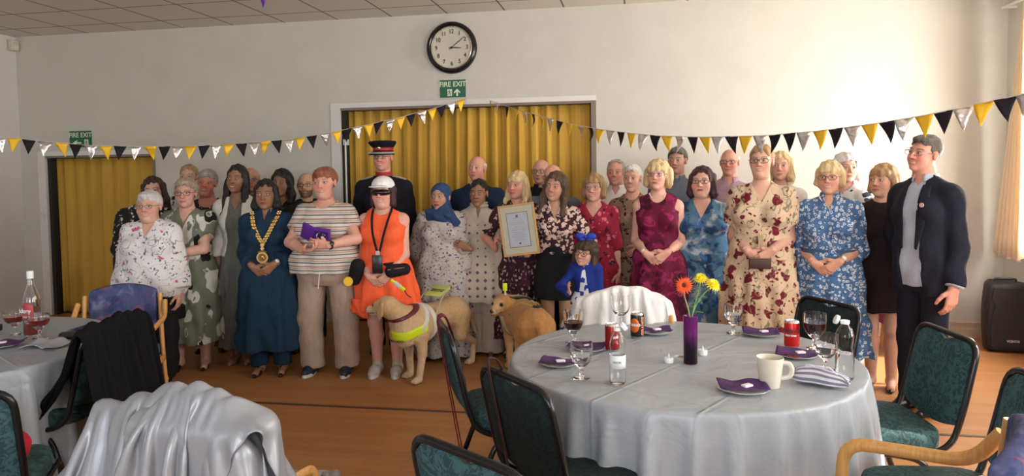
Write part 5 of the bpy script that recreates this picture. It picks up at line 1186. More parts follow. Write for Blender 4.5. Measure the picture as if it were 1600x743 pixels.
C_CREAMJ = C('cream_cardigan', (.64, .60, .54)); C_GREYD = C('grey_dress', (.115, .115, .10), [('noise', (.16, .16, .14), 14, .4, .7, (1, 1, .2))])
C_NAVYG = C('petrol_kaftan', (.009, .031, .062), bump=.35); C_DARKP = C('dark_print', (.015, .015, .013), [('leaf', (.12, .13, .09), 20, .2, .27)])
C_BLACK = C('black_fabric', (.010, .010, .011), bump=.2); C_BLACKT = C('black_trousers', (.012, .011, .014), bump=.25)
C_STRIPE = C('striped_top', (.66, .62, .56), [('stripe', (.34, .18, .15), 5.2, .93, .97, (1, 1, 1), 0), ('stripe', (.13, .12, .14), 5.2, .93, .97, (1, 1, 1), .21), ('stripe', (.50, .36, .26), 5.2, .92, .97, (1, 1, 1), .43)])
C_BEIGE = C('beige_trousers', (.40, .295, .235), bump=.4); C_UNI = C('uniform_cloth', (.008, .008, .014)); C_ORANGE = C('orange_fabric', (.92, .130, .045), bump=.3); C_ORANGE2 = C('orange_red_fabric', (.60, .05, .025), bump=.3)
C_HIJ = C('blue_hijab', (.030, .062, .150), bump=.5); C_MAXI = C('ditsy_maxi', (.47, .43, .40), [('leaf', (.09, .09, .20), 30, .24, .30), ('leaf', (.30, .24, .24), 36, .18, .23), ('leaf', (.07, .07, .14), 44, .17, .22, (1, 1, 1), 8.)])
C_KAM = C('kameez_print', (.46, .38, .31), [('dot', (.085, .060, .11), 15, .24, .29), ('dot', (.30, .22, .20), 15, .05, .08)]); C_KAMT = C('cream_trousers', (.44, .36, .30), bump=.3)
C_NAVYJ = C('navy_jumper', (.012, .028, .068)); C_WHITE = C('white_shirt', (.70, .69, .68)); C_MIXP = C('wine_leopard_print', (.035, .012, .018), [('leaf', (.46, .32, .27), 36, .27, .33, (1, 1, .7)), ('leaf', (.03, .010, .015), 36, .12, .18, (1, 1, .7)), ('noise', (.09, .02, .04), 12, .55, .6)])
C_LEO = C('leopard_blouse', (.045, .014, .022), [('leaf', (.64, .47, .40), 30, .52, .56), ('ring', (.05, .015, .02), 30, .12, .24)]); C_REDF = C('red_pink_floral', (.33, .02, .05), [('leaf', (.70, .17, .22), 17, .25, .33), ('leaf', (.06, .012, .035), 14, .2, .27), ('leaf', (.55, .30, .30), 22, .10, .15)])
C_LEO2 = C('brown_leopard', (.24, .155, .10), [('ring', (.018, .010, .008), 26, .16, .34), ('leaf', (.08, .045, .03), 40, .1, .18)]); C_BURG = C('burgundy_floral', (.115, .006, .030), [('noise', (.26, .018, .085), 13, .52, .6), ('noise', (.045, .004, .016), 10, .55, .64)])
C_GBLUE = C('grey_blue_shirt', (.125, .145, .19)); C_BLUEF = C('blue_floral_dress', (.085, .18, .27), [('noise', (.018, .05, .13), 9, .5, .58), ('noise', (.46, .53, .56), 8, .55, .68), ('noise', (.05, .16, .38), 15, .56, .64)])
C_PINKS = C('pink_shirt', (.40, .26, .32), [('crack', (.28, .17, .23), 60, .0, .03)]); C_CREAMF = C('cream_burgundy_floral', (.60, .45, .31), [('leaf', (.20, .19, .12), 12, .24, .27, (1, 1, .6), 4.), ('leaf', (.50, .40, .27), 12, .17, .19, (1, 1, .6), 4.), ('leaf', (.15, .012, .022), 10.5, .32, .36), ('leaf', (.075, .006, .012), 10.5, .12, .15), ('vine', (.22, .19, .12), 9, .006, .012), ('leaf', (.17, .02, .03), 24, .20, .24)])
C_BLUER = C('blue_ring_dress', (.065, .15, .32), [('ring', (.55, .60, .66), 40, .20, .40), ('ring', (.02, .05, .13), 46, .12, .24, (1, 1, 1), 6.)]); C_BWG = C('navy_white_print', (.55, .54, .52), [('leaf', (.03, .035, .06), 16, .3, .34)])
C_BROWND = C('plum_black_dress', (.016, .007, .009), bump=.15); C_SUIT = C('navy_suit', (.010, .011, .021), bump=.15); C_SHIRTB = C('pale_check_shirt', (.42, .47, .56), [('crack', (.34, .39, .50), 70, .0, .04)]); C_LEG = mat('tights', (.26, .12, .085), .45)
S_BLACK = mat('shoe_black', (.010, .010, .011), .3); S_BROWN = mat('shoe_brown', (.06, .035, .02), .4); S_BEIGE = mat('shoe_beige', (.33, .24, .18), .4); S_WHITE = mat('shoe_white', (.48, .44, .42), .6); S_NAVY = mat('shoe_navy', (.015, .02, .04), .5); S_SOLE = mat('sole_white', (.62, .62, .60), .5)
M_WHITEP = mat('bright_white', (.74, .74, .73), .5)
def watch(p, i, face, strap, dz=0, big=1.):
    S, E, W = p.arm[i]; d = (W-E)/np.linalg.norm(W-E); c = W-d*(.012+dz); q = Vector(d).to_track_quat('Z', 'Y').to_matrix(); r = .0315*p.u*(.5+.5*p.armw)
    b = MB(); b.tube([Vector(c)+q @ Vector((r*math.cos(k), r*math.sin(k), 0)) for k in np.linspace(0, 2*PI, 24, endpoint=False)], .0028, 8, closed=True, ry=.0075, flat=tuple(q @ Vector((1, 0, 0)))); o = b.build('wristwatch', strap, p.root)
    if face is not None:
        out = Vector((0, -1, .15)); out -= Vector(d)*out.dot(Vector(d)); out.normalize(); M_ = Matrix.Translation(Vector(c)+out*(r-.002)) @ out.to_track_quat('Z', 'Y').to_matrix().to_4x4()
        MB().lathe([(0, .009), (.014*big, .009), (.0165*big, .007), (.0165*big, 0)], 20, M_, caps=False).build('watch_face', face, o)
    return o
def necklace(p, m, drop=.09, w=.062, bead=.0035, pend=None, beads=0, name='necklace'):
    H = p.H; P = []
    for i in range(25):
        t = i/24*PI; x = -math.cos(t)*w; z = .855*H-.012-drop*math.sin(t)**1.3; P.append((x, z))
    def sy(x, z):
        return -max(p.ry_at(min(z, .83*H))*math.sqrt(max(1-(x/max(p.rx_at(min(z, .83*H)), .07))**2, 0)), .05)*(.80 if z > .80*H else .92)-.006-.010*np.clip((.8*H-z)/.1, 0, 1)
    P3 = [Vector((x, sy(x, z), z)) for x, z in P]
    b = MB()
    if beads:
        for q in curve(P3, 2): b.ball(q, bead, 8)
    else: b.tube(P3, bead, 6)
    o = b.build(name, m, p.root)
    if pend: MB().ball(P3[12]+Vector((0, -.006, -.012)), pend, 10).build('pendant', m, o)
    return o
def collar(p, m, r=.066, h=.045, tilt=.35, gap=.5):
    H = p.H; z0 = .842*H; ps = []
    def fn(u, v):
        a = -PI/2+gap/2+(2*PI-gap)*u; k = abs(math.sin((a+PI/2)/2)); zz = z0+.012+.012*k; fold = v*2-1
        rr = p.nk+.010+.006*abs(fold)+.010*max(fold, 0)*(1-k)
        z_ = zz+(h*.55 if fold < 0 else h*.55)*(1-abs(fold))-(h*.35*max(fold, 0)*(1+.9*(1-k)**2))-.005
        return (rr*math.cos(a), .012+rr*math.sin(a)*1.02, z_)
    return MB().grid(fn, 40, 9).build('collar', m, p.root, thick=.003)
def lapels(p, m, x0=.045, g=.030):
    H = p.H
    def sy(x, z): return -(p.ry_at(z)*math.sqrt(max(1-(x/(p.rx_at(z)+.02))**2, .05))+g)
    for e in (-1, 1):
        def fn(u, v): z = (.60+.225*v)*H; w_ = .012+.048*math.sin(min(v*1.25, 1)*PI/2) if v < .82 else .060-.02*(v-.82)/.18; x = x0-.004+.01*v+w_*u; return (e*x, sy(x, z)-.004, z-.008*u)
        MB().grid(fn, 5, 14).build('lapel', m, p.root, thick=.006)
def earrings(p, m):
    for e in (-1, 1): MB().ball(tuple(p.hx((e*.082*p.hh, .004, -.040))), (.005, .005, .008), 8).build('earring', m, p.root)
M_GOLDJ = mat('gold_jewellery', (.80, .52, .16), .25, 1.); M_SILJ = mat('silver_jewellery', (.75, .74, .72), .25, 1.); M_WFACE = mat('watch_dial', (.7, .7, .68), .3)

# 1 --- white floral blouse
p = Person('person in a white floral blouse with cropped grey hair, glasses and black trousers', 233, 299, 4.85, -.15, 'pale', w=1.22, belly=1.30, bust=1.1, fat=1., hw=1.05, armw=1.08, smile=.7, head=(0, 0, 0), arms=('hang', 'hang'), brow=(.30, .26, .24), dx=.0, rosy=.7)
p.upper('blouse', C_WHITEF, .455, .016, (.93, .030), ('v', .13, .05), loose=.035, bell=.012); p.trousers(C_BLACKT, wide=.012); p.shoes(S_BLACK); p.hair('crop', H_LGREY, .004, fringe=.3); p.glasses(G_METAL, w=.026, hgt=.016); necklace(p, M_SILJ, .11, .058, .0022, .007); watch(p, 1, None, S_BLACK)
# 2 --- dark haired, black and white print
p = Person('person with long dark hair in a black and white dotted top, leaning in', 237, 277, 5.42, .0, 'pale', w=1.25, belly=1.2, fat=.6, smile=.7, head=(4, 0, -6), dx=-.09, lean=(.09, -.01), arms=('hang', 'hang'), armw=1.1, brow=(.06, .04, .03))
p.upper('top', C_BWDOT, .47, .014, (.62, .02), ('v', .08, .05), loose=.02); p.trousers(C_BLACKT); p.shoes(S_BLACK); p.hair('long', H_DBROWN, .006, length=.16, front=False)
# 3 --- green leaf dress
p = Person('person in a green dress with black leaves, curly grey hair and dark red glasses', 290, 280, 5.20, -.05, 'pale', w=1.16, belly=1.12, bust=1.1, fat=.5, armw=1.20, smile=.5, brow=(.22, .15, .11), legs=.095,
     arms=('hang', dict(w=(-.03, -.27, .625), fd=(-1, -.1, -.02), pn=(0, 1, -.1), pole=(1, .3, -.5), st='hold')))
p.upper('dress', C_GREENF, .145, .012, (.30, .020), ('v', .12, .055), skirt=(.60, .245, .17, 7, .045)); p.shoes(S_BLACK, 'heel'); p.hair('curly', H_SANDGREY, .012); p.glasses(G_RED, w=.026, hgt=.018); necklace(p, M_GOLDJ, .09, .055, .002, .006); watch(p, 1, M_WFACE, M_SILJ)
H = p.H; b = MB(); b.tube([(p.rx_at(.60*H)*1.07*math.cos(k), p.cy[4]+(p.ry_at(.60*H)+p.cy[4]+.016)*math.sin(k), .600*H) for k in np.linspace(0, 2*PI, 40, endpoint=False)], .006, 6, closed=True, ry=.014, flat=(1, 0, 0)); b.build('belt', C_GREENF, p.root)
# 4,5 --- behind
p = Person('person with swept back auburn hair, face half hidden behind the curly grey haired one', 295, 258, 6.15, -.1, 'pale', w=1., smile=.6, brow=(.2, .10, .06), arms=('hang', 'hang'), detail=1)
p.upper('top', C_BWG, .48, .012, (.5, .01), ('round', .05, .06)); p.trousers(C_BLACKT); p.shoes(S_BLACK); p.hair('pulled', H_DBLOND, .004, length=1)
p = Person('person with short grey hair and flushed smiling face behind the green leaf dress', 323, 266, 5.78, .0, (.62, .27, .20), w=1.1, belly=1.1, fat=.8, smile=1., brow=(.3, .2, .16), head=(0, 0, 8), arms=('hang', 'hang'), rosy=1.)
p.upper('top', C_MIXP, .48, .012, (.3, .01), ('round', .09, .085)); p.trousers(C_BLACKT); p.shoes(S_BLACK); p.hair('crop', H_GREY, .008, fringe=.2)
# 6 --- tall, cream cardigan
p = Person('person with very long straight black hair, cream open cardigan and long grey dress', 370, 258, 5.42, -.12, 'brown', w=.88, smile=1., hw=.95, head=(0, -4, 4), arms=('hang', 'hang'), brow=(.03, .02, .02), legs=.06, lip=(.38, .08, .08))
p.upper('dress', C_GREYD, .085, .008, (0, 0), ('v', .13, .05), skirt=(.60, .20, .14, 11, .05)); p.upper('cardigan', C_CREAMJ, .545, .018, (.95, .010), ('round', .10, .06), open=(.055, .075)); p.shoes(S_BEIGE, 'heel'); p.hair('long', H_BLACK, .004, length=.24); earrings(p, M_GOLDJ)
# 7 --- bald behind
p = Person('bald person with thin glasses behind, between long black hair and gold chain', 392, 262, 6.15, .1, (.55, .30, .22), 'm', w=1., smile=.4, brow=(.2, .15, .12), arms=('hang', 'hang'))
p.upper('shirt', C_GBLUE, .47, .012, (.9, .012), ('crew', .01, .06)); p.trousers(C_BLACKT); p.shoes(S_BLACK, 'man'); p.hair('bald', H_GREY); p.glasses(G_METAL, 'rect', .026, .014)
# 8 --- mayor
p = Person('person in a long petrol blue kaftan wearing a gold chain of office and medallion', 415, 281, 5.14, -.02, 'brown', w=1.06, belly=1.05, bust=1.1, smile=.3, lip=(.36, .03, .04), head=(2, 0, 0), arms=('clasp', 'clasp'), brow=(.02, .015, .012), legs=.085, armw=1.05)
p.upper('kaftan', C_NAVYG, .135, .014, (.92, .022), ('v', .09, .022), skirt=(.60, .245, .17, 6, .06), loose=.02, bell=.012); p.trousers(C_NAVYG, .045, wide=.006); p.shoes(S_BLACK, 'heel'); p.hair('long', H_BLACK, .004, length=.10, front=False, wave=.003); necklace(p, M_SILJ, .07, .045, .0018, .006); watch(p, 1, M_WFACE, M_SILJ); earrings(p, M_SILJ)
for e, fx in p.feet:
    b = MB(); b.tube([(fx-.030, -.03, .045), (fx, -.045, .066), (fx+.030, -.03, .045)], .004, 6); b.tube([(fx, -.045, .066), (fx, -.09, .045)], .004, 6); b.build('shoe_strap', S_BLACK, p.root)
M_CHAIN = mat('chain_gold', (.62, .40, .13), .32, .9); M_CHAIND = mat('chain_dark', (.16, .08, .04), .4, .6)
H = p.H; ch = None; pts = []
for i in range(21):
    t = i/20; x = (-1+2*t)*.105*(1-.0*t); k = 1-abs(2*t-1); z = (.838-.155*k**.80)*H; x = .105*math.copysign(min(abs(2*t-1)**.9, 1), 2*t-1)
    yy = -(p.ry_at(z)*math.sqrt(max(1-(x/(p.rx_at(z)+.01))**2, .05))+.026+.026*math.exp(-((z-.70*H)/.06)**2)+.016*math.exp(-((z-.765*H)/.035)**2)); pts.append(Vector((x, yy, z)))
b = MB()
for i, q in enumerate(curve(pts, 2)):
    for dx_ in (-.009, .009): b.ball(q+Vector((dx_, 0, .004*(i % 2))), (.0095, .004, .0085), 10)
b.tube([q+Vector((0, .003, 0)) for q in curve(pts, 2)], .010, 6, ry=.003, flat=(1, 0, 0))
ch = b.build('chain_of_office', M_CHAIN, p.root)
q = pts[10]; RXm = Matrix.Rotation(PI/2, 4, 'X')
b = MB(); b.lathe([(0, .004), (.016, .004), (.018, 0)], 6, Matrix.Translation(q+Vector((0, -.010, -.010))) @ RXm, caps=False); b.prism([(0, -.020), (.016, 0), (0, .020), (-.016, 0)], 0, .005, Matrix.Translation(q+Vector((0, -.012, -.036))) @ RXm); b.build('chain_link', M_CHAIN, ch)
mc = q+Vector((0, -.018, -.105)); b = MB(); b.lathe([(0, .003), (.030, .003), (.033, .007), (.043, .007), (.044, 0), (0, 0)], 40, Matrix.Translation(mc) @ RXm, caps=False); b.tube([mc+Vector((-.032, -.003, .040)), mc+Vector((0, -.005, .052)), mc+Vector((.032, -.003, .040))], .006, 6)
md = b.build('medallion', M_CHAIN, p.root); b = MB(); b.lathe([(0, .006), (.027, .006), (.028, .003)], 28, Matrix.Translation(mc) @ RXm, caps=False)
b.build('medallion_centre', M_CHAIND, md); b = MB(); b.ball(mc+Vector((0, -.008, .004)), (.011, .004, .014), 8); b.ball(mc+Vector((-.012, -.007, -.008)), (.006, .003, .008), 6); b.ball(mc+Vector((.012, -.007, -.008)), (.006, .003, .008), 6); b.build('medallion_crest', M_CHAIN, md)
# 9 --- dark curly hair behind
p = Person('person with dark wavy hair and dark patterned dress, smiling behind the gold chain wearer', 440, 266, 5.82, -.05, 'brown', w=1., smile=1., hw=.95, head=(0, -8, 0), arms=('hang', 'hang'), brow=(.02, .015, .012))
p.upper('dress', C_DARKP, .13, .012, (.6, .01), ('v', .08, .05), skirt=(.60, .24, .17, 7, .05)); p.shoes(S_BLACK); p.hair('long', H_BLACK, .014, length=.08, wave=.008)
# 10 --- glasses, balding
p = Person('balding person with thin glasses and dark beard behind the striped top', 478, 270, 6.15, .0, 'tan', 'm', w=.98, smile=.3, beard=(.05, .035, .03), brow=(.06, .04, .03), arms=('hang', 'hang'))
p.upper('jumper', C_DARKP, .47, .012, (.95, .012), ('crew', .01, .06)); p.trousers(C_BLACKT); p.shoes(S_BLACK, 'man'); p.hair('bald', H_DBROWN); p.glasses(G_DARK, 'rect', .026, .014)
# 12 --- striped top
p = PSTR = Person('person in a cream striped top and beige trousers with short auburn hair', 507, 263, 5.20, -.12, (.70, .38, .29), w=1.38, belly=1.30, bust=1.15, fat=1., hw=1.10, armw=1.25, smile=.8, head=(0, -2, -2), legs=.12, brow=(.30, .14, .09), rosy=.8,
     arms=(dict(w=(-.060, -.325, .625), fd=(.85, -.35, .1), pn=(.1, -.2, 1), pole=(-1, .2, -.5), st='hold'), dict(w=(.135, -.335, .650), fd=(-.9, -.2, .1), pn=(-.3, .9, .2), pole=(1, .2, -.5), st='hold')))
p.upper('top', C_STRIPE, .50, .014, (.32, .022), ('round', .07, .095), loose=.030); p.trousers(C_BEIGE, .035, wide=.030); p.shoes(S_NAVY, 'trainer', S_SOLE); p.hair('crop', H_AUB, .010, fringe=.5); watch(p, 1, S_BLACK, S_BLACK)
MB().tube([(.01, -.20, .505*p.H), (.015, -.235, .47*p.H), (.012, -.24, .44*p.H)], .004, 6).build('drawstring', C_WHITE, p.root)
# 13 --- officer
p = POFF = Person('uniformed officer in a black tunic and a peaked cap with red band', 598, 222, 5.92, .0, 'pink', 'm', w=1.02, smile=.9, head=(2, -8, 0), hat=.018, arms=('hang', 'hang'), brow=(.35, .30, .27), rosy=.7)
p.upper('tunic', C_UNI, .43, .020, (.97, .012), ('crew', .012, .06)); p.trousers(C_UNI); p.shoes(S_BLACK, 'man'); p.hair('short', H_GREY); p.glasses(G_METAL, 'rect', .026, .013)
M_CREST = mat('red_band', (.40, .012, .02), .6); M_SILBR = mat('silver_braid', (.60, .58, .54), .4, .5); H = p.H
b = MB(); b.tube([(.066*math.cos(k), .012+.066*math.sin(k), .862*H+.006*math.sin(k)) for k in np.linspace(0, 2*PI, 30, endpoint=False)], .006, 6, closed=True, ry=.018, flat=(1, 0, 0)); b.build('stand_collar', M_CREST, p.root)
for e in (-1, 1):
    b = MB(); P = [(e*(.075+.125*t), .008, .842*H-.012-.030*t**1.6+.018) for t in np.linspace(0, 1, 8)]; b.tube(P, .030, 8, ry=.010, flat=(0, 1, 0)); b.build('epaulette', M_SILBR, p.root)
def capmb(prims, name, m, par, **k):
    G = SDF((-.17, -.20, -.02), (.17, .17, .19), .004); G.puts(prims)
    for c in k.get('cuts', []): G.cut(c)
    V, Q = G.mesh(); V = (V*p.hsc)@p.HR.T+p.HC; return npmesh(name, V, Q, m, par)
cap = capmb([loft([.052, .07, .088], [.084, .086, .088], [.100, .102, .104], 0, .018, 2.1, None, .003)], 'cap_band', M_CREST, p.root)
capmb([loft([.083, .105, .128, .140, .146], [.088, .108, .122, .112, .06], [.104, .122, .134, .12, .06], 0, [.018, .008, .0, .002, .005], 2.1, None, .01)], 'cap_crown', C_UNI, cap)
capmb([loft([.046, .060], [.086, .086], [.104, .102], 0, .018, 2.1, None, .003)], 'cap_piping', C_UNI, cap)
def vis(u, v): a = PI+PI*(.12+.76*u); r = .100+.048*v; return p.hx((.90*r*math.cos(a), .018+r*math.sin(a)*1.02, .054-.022*v-.012*v*v))
MB().grid(vis, 24, 6).build('cap_peak', mat('peak', (.012, .012, .014), .12), cap, thick=.003)
def vb_(u, v): a = PI+PI*(.12+.76*u); r = .128+.020*v; return p.hx((.90*r*math.cos(a), .017+r*math.sin(a)*1.02, .0455-.013*v+.001))
MB().grid(vb_, 24, 4).build('peak_braid', M_SILBR, cap, thick=.003)
b = MB(); c0 = p.hx((0, -.094, .082)); b.ball(c0, (.013, .006, .015), 10); b.ball(c0+Vector((0, 0, .020)), (.009, .006, .008), 8); b.ball(c0+Vector((0, 0, .032)), (.004, .004, .006), 6); b.build('cap_badge', M_GOLDJ, cap)
for k in range(5): MB().ball((.0, -(p.ry_at((.80-.05*k)*H)+.026), (.80-.05*k)*H), .008, 8).build('button', M_SILBR, p.root)
# 14 --- orange dress
p = PORG = Person('person in a bright orange sleeveless dress, white cap and dark wraparound sunglasses', 598, 276, 5.24, -.02, (.68, .38, .30), w=1.12, belly=1.15, bust=1.1, fat=.8, hat=.008, armw=1.20, smile=1., head=(0, -4, 0), arms=('clasplow', 'clasplow'), legs=.075, rosy=.7)
p.upper('dress', C_ORANGE, .345, .013, (0, 0), ('round', .055, .075), skirt=(.60, .235, .155, 6, .075), loose=.012); p.hair('bob', H_PLUM, .004, length=.03, name='hair'); p.shoes(S_WHITE, 'trainer', S_SOLE); necklace(p, M_SILJ, .07, .06, .0028, beads=1)
H = p.H
for sx_ in (-1, 1):      # hanging handkerchief points of the skirt
    b = MB(); b.grid(lambda u, v, s=sx_: (s*(.10+.14*u), -.165+.06*u-.01*math.sin(9*u+4*v), (.40-.10*v*(1-.3*u))*H), 10, 8); b.build('skirt_panel', C_ORANGE if sx_ < 0 else C_ORANGE, p.root, thick=.004)
b = MB(); b.tube([(.158*p.w*1.05*math.cos(k), -.012+(p.ry_at(.565*H)+.012)*math.sin(k), .560*H+.012*math.cos(k)) for k in np.linspace(0, 2*PI, 40, endpoint=False)], .006, 8, closed=True, ry=.030, flat=(1, 0, 0)); wb = b.build('waist_belt', C_BLACK, p.root)
G = SDF((.02, -.36, .44*H), (.30, -.05, .62*H), .006); G.put(rc((.10, -.195, .545*H), (.19, -.145, .55*H), .052, .045, .02)); V, Q = G.mesh(); npmesh('waist_bag', V, Q, C_BLACK, p.root)
b = MB(); b.tube([(.08, -.25, .555*H), (.20, -.20, .562*H)], .004, 6); b.build('zip', M_SILJ, p.root)
G = SDF((-.34, -.30, .44*H), (-.08, .02, .62*H), .006); G.put(rc((-.17, -.16, .57*H), (-.21, -.12, .50*H), .055, .05, .02)); V, Q = G.mesh(); npmesh('hip_pouch', V, Q, C_BLACK, p.root)
b = MB(); b.lathe([(0, .006), (.034, .006), (.037, 0), (0, -.004)], 24, Matrix.Translation((-.235, -.20, .495*H)) @ RXm, caps=False); b.build('yellow_badge', mat('yellow_reel', (.85, .55, .02), .4), p.root)
for s_ in (-1, 1):
    P = [(s_*.055, .05, .865*H), (s_*.072, -.03, .842*H), (s_*.062, -.125, .79*H), (s_*.040, -.185, .72*H), (s_*.010, -.190, .64*H)]; b = MB(); b.tube(curve(P, 5), .009, 6, ry=.002, flat=(1, 0, 0)); b.build('lanyard', C_BLACK, p.root)
MB().rbox((-.045, -.222, .535*H), (.035, -.205, .625*H), .008).build('lanyard_card', S_BLACK, p.root); MB().box((-.016, -.208, .622*H), (.014, -.196, .645*H)).build('lanyard_clip', M_SILJ, p.root)
watch(p, 1, S_BLACK, S_BLACK, big=1.3)
G = p.hgrid((-.13, -.21, .0), (.13, .13, .15)); G.put(el((0, .014, .052), (.0885, .103, .078), .01)); G.cut(lambda X, Y, Z: .040+.10*np.clip(Y, -.1, .1)-Z+0*X); G.put(el((0, -.120, .046), (.070, .070, .009), .012)); cp = p.hput('white_cap', G, C('white_cotton', (.78, .78, .80)))
G = p.hgrid((-.09, -.125, -.03), (.09, .01, .04), .003); G.put(el((0, -.040, .002), (.083, .076, .036), .01)); G.put(el((0, -.020, .004), (.076, .074, .09), .004), sub=True); G.put(rc((0, -.11, -.04), (0, -.10, -.012), .012, .010, .006), sub=True); p.hput('sunglasses', G, mat('sunglass', (.012, .006, .008), .08))
# 15 --- hijab
p = Person('person wearing a blue hijab and a long ditsy floral dress', 688, 284, 5.80, .0, 'olive', w=1.10, belly=1.1, smile=.2, fat=.3, hat=.012, head=(2, -12, 0), arms=('back', 'hang'), lip=(.33, .06, .07), brow=(.03, .02, .015), armw=1.1)
p.upper('dress', C_MAXI, .025, .014, (.90, .026), ('crew', .012, .06), skirt=(.60, .265, .20, 9, .05), loose=.015, bell=.01); p.shoes(S_BLACK); watch(p, 1, M_WFACE, S_BROWN)
G = p.hgrid((-.20, -.20, -.30), (.20, .19, .14)); G.put(el((0, .020, .030), (.087, .102, .090), .02)); G.put(el((0, .01, -.07), (.080, .088, .085), .04)); G.put(el((0, -.005, -.165), (.135, .115, .075), .04)); G.put(rc((.05, -.03, -.10), (.145, -.02, -.22), .045, .035, .03)); G.put(rc((-.08, -.07, -.13), (.10, -.09, -.15), .032, .030, .02))
G.put(el((0, -.105, -.004), (.053, .070, .071), .012), sub=True); G.disp(lambda X, Y, Z: (.0035*np.sin(75*Z+45*X+20*Y)*sm(-Z, .02, .10)+.002*np.sin(60*Y-40*X)).astype(np.float32)); p.hput('headscarf', G, C_HIJ)
# 16 --- bald, navy jumper
p = Person('bald person in a navy jumper over a white collar, against the gold curtain', 745, 244, 6.38, .12, 'pink', 'm', w=1.05, belly=1.1, smile=.1, head=(-2, -18, 0), arms=('hang', 'hang'), brow=(.35, .28, .24))
p.upper('jumper', C_NAVYJ, .46, .016, (.95, .014), ('round', .045, .055)); collar(p, C_WHITE); p.trousers(C_BLACKT); p.shoes(S_BLACK, 'man'); p.hair('bald', H_LGREY, .002)
# 17 --- kameez
p = Person('person in a beige diamond print tunic with dark hair tied back and wide cream trousers', 748, 281, 5.92, .03, 'brown', w=.98, smile=.1, hw=.95, brow=(.02, .015, .012), head=(3, -6, 0), arms=(dict(w=(-.06, -.20, .625), fd=(-.9, -.15, .4), pn=(.2, .9, 0), pole=(-1, .2, -.6), st='clasp'), 'hang'))
p.upper('tunic', C_KAM, .315, .013, (.90, .022), ('v', .10, .018), skirt=(.60, .225, .165, 5, .05), loose=.012); p.trousers(C_KAMT, .02, wide=.055); p.shoes(S_BROWN); p.hair('pulled', H_BLACK, .004, length=1)
b = MB(); b.grid(lambda u, v: ((p.nk+.018+.010*math.sin(6*v+8*u))*math.cos(2*PI*u), .008+(p.nk+.022)*math.sin(2*PI*u), .845*p.H+.004+.04*v), 40, 7, True); b.build('scarf', C_KAMT, p.root, thick=.01)
# 18 --- blonde holding the certificate
p = PBLO = Person('person with long blonde fringed hair holding the framed certificate', 808, 268, 5.95, .05, 'pink', w=1.0, smile=.6, head=(2, -20, 0), brow=(.3, .2, .12),
     arms=(dict(w=(-.15, -.30, .605), fd=(.1, -.45, .9), pn=(.95, 0, 0), pole=(-1, .2, -.6), st='grip'), dict(w=(.10, -.30, .575), fd=(-.75, -.35, .45), pn=(-.2, -.3, 1), pole=(1, .1, -.6), st='hold')))
p.upper('dress', C_MIXP, .10, .012, (.5, .016), ('v', .09, .05), skirt=(.60, .23, .17, 7, .05)); p.shoes(S_BLACK); p.hair('long', H_BLOND, .004, length=.06, fringe=.85)
# 19,20
p = Person('person with dark framed glasses and black shirt, behind the framed certificate', 845, 249, 6.58, .05, (.60, .33, .26), 'm', w=1.05, smile=.0, head=(0, -12, 0), arms=('hang', 'hang'), brow=(.25, .2, .18))
p.upper('shirt', C_BLACK, .46, .014, (.9, .014), ('crew', .01, .06)); collar(p, C_BLACK); p.trousers(C_BLACKT); p.shoes(S_BLACK, 'man'); p.hair('bald', H_LGREY, .003); p.glasses(G_DARK, 'rect', .027, .017)
p = Person('bald person in glasses tucked behind the long dark hair of the leopard blouse', 863, 257, 6.22, .0, 'pink', 'm', w=1.02, smile=.2, head=(0, -10, 0), arms=('hang', 'hang'), brow=(.3, .2, .18))
p.upper('shirt', C_GBLUE, .46, .014, (.9, .014), ('crew', .01, .06)); p.trousers(C_BLACKT); p.shoes(S_BLACK, 'man'); p.hair('bald', H_LGREY, .002); p.glasses(G_DARK, 'rect', .027, .015)
# 21 --- leopard blouse
p = PLEO = Person('person in a leopard print blouse and short black skirt with long dark wavy hair', 868, 270, 5.72, .05, 'olive', w=.96, smile=1., head=(0, -14, 6), lip=(.5, .06, .09), brow=(.04, .025, .02), legs=.07,
     arms=(dict(w=(-.235, -.165, .785), fd=(-.15, -.1, 1), pn=(.1, -1, 0), pole=(-.8, .3, -1), st='grip'), dict(w=(.19, -.20, .555), fd=(.15, -.35, -.9), pn=(-.6, .5, 0), pole=(1, .6, -.3), st='clasp')))
p.skirt(C_BLACK, .345, .62, .168, .125, 5, .01); p.upper('blouse', C_LEO, .585, .012, (.97, .008), ('v', .14, .045)); p.shoes(S_BLACK, 'heel'); p.hair('long', H_HILITE, .012, length=.14, wave=.007)
# 22 --- child
p = PCHI = Person('child in glasses with a blue hair bow and bright blue cardigan', 915, 374, 5.34, -.1, (.58, .34, .25), w=.80, bust=0, armw=.80, smile=1., hs=.95, child=True, head=(0, -10, 8), brow=(.04, .03, .02), legs=.05,
     arms=(dict(w=(-.08, -.16, .64), fd=(-.1, -.4, .9), pn=(.6, .4, 0), pole=(-1, .3, -.5), st='relax'), 'hang'))
C_BLUEC = C('royal_blue_knit', (.012, .030, .22)); C_BLUEW = C('blue_white_print', (.66, .68, .74), [('leaf', (.02, .05, .26), 18, .32, .37)])
p.upper('dress', C_BLUEW, .25, .010, (0, 0), ('round', .04, .055), skirt=(.62, .22, .17, 7, .05), h=.007); p.upper('cardigan', C_BLUEC, .52, .014, (.95, .002), ('crew', .004, .06), open=(.002, .05), h=.007)
b = MB(); b.tube([(.058*math.cos(k), .012+.062*math.sin(k), .848*p.H-.010+.012*math.sin(k)) for k in np.linspace(0, 2*PI, 30, endpoint=False)], .006, 6, closed=True); b.build('collar', M_WHITEP, p.root)
p.shoes(S_WHITE, 'trainer', S_SOLE); p.hair('bob', H_DBROWN, .012, length=.035, fringe=.95, wave=.004); p.glasses(G_DARK, 'oval', .026, .020)
M_BOW = mat('bow_blue', (.010, .045, .42), .5); bc = p.hx((0, -.03, .135)); b = MB()
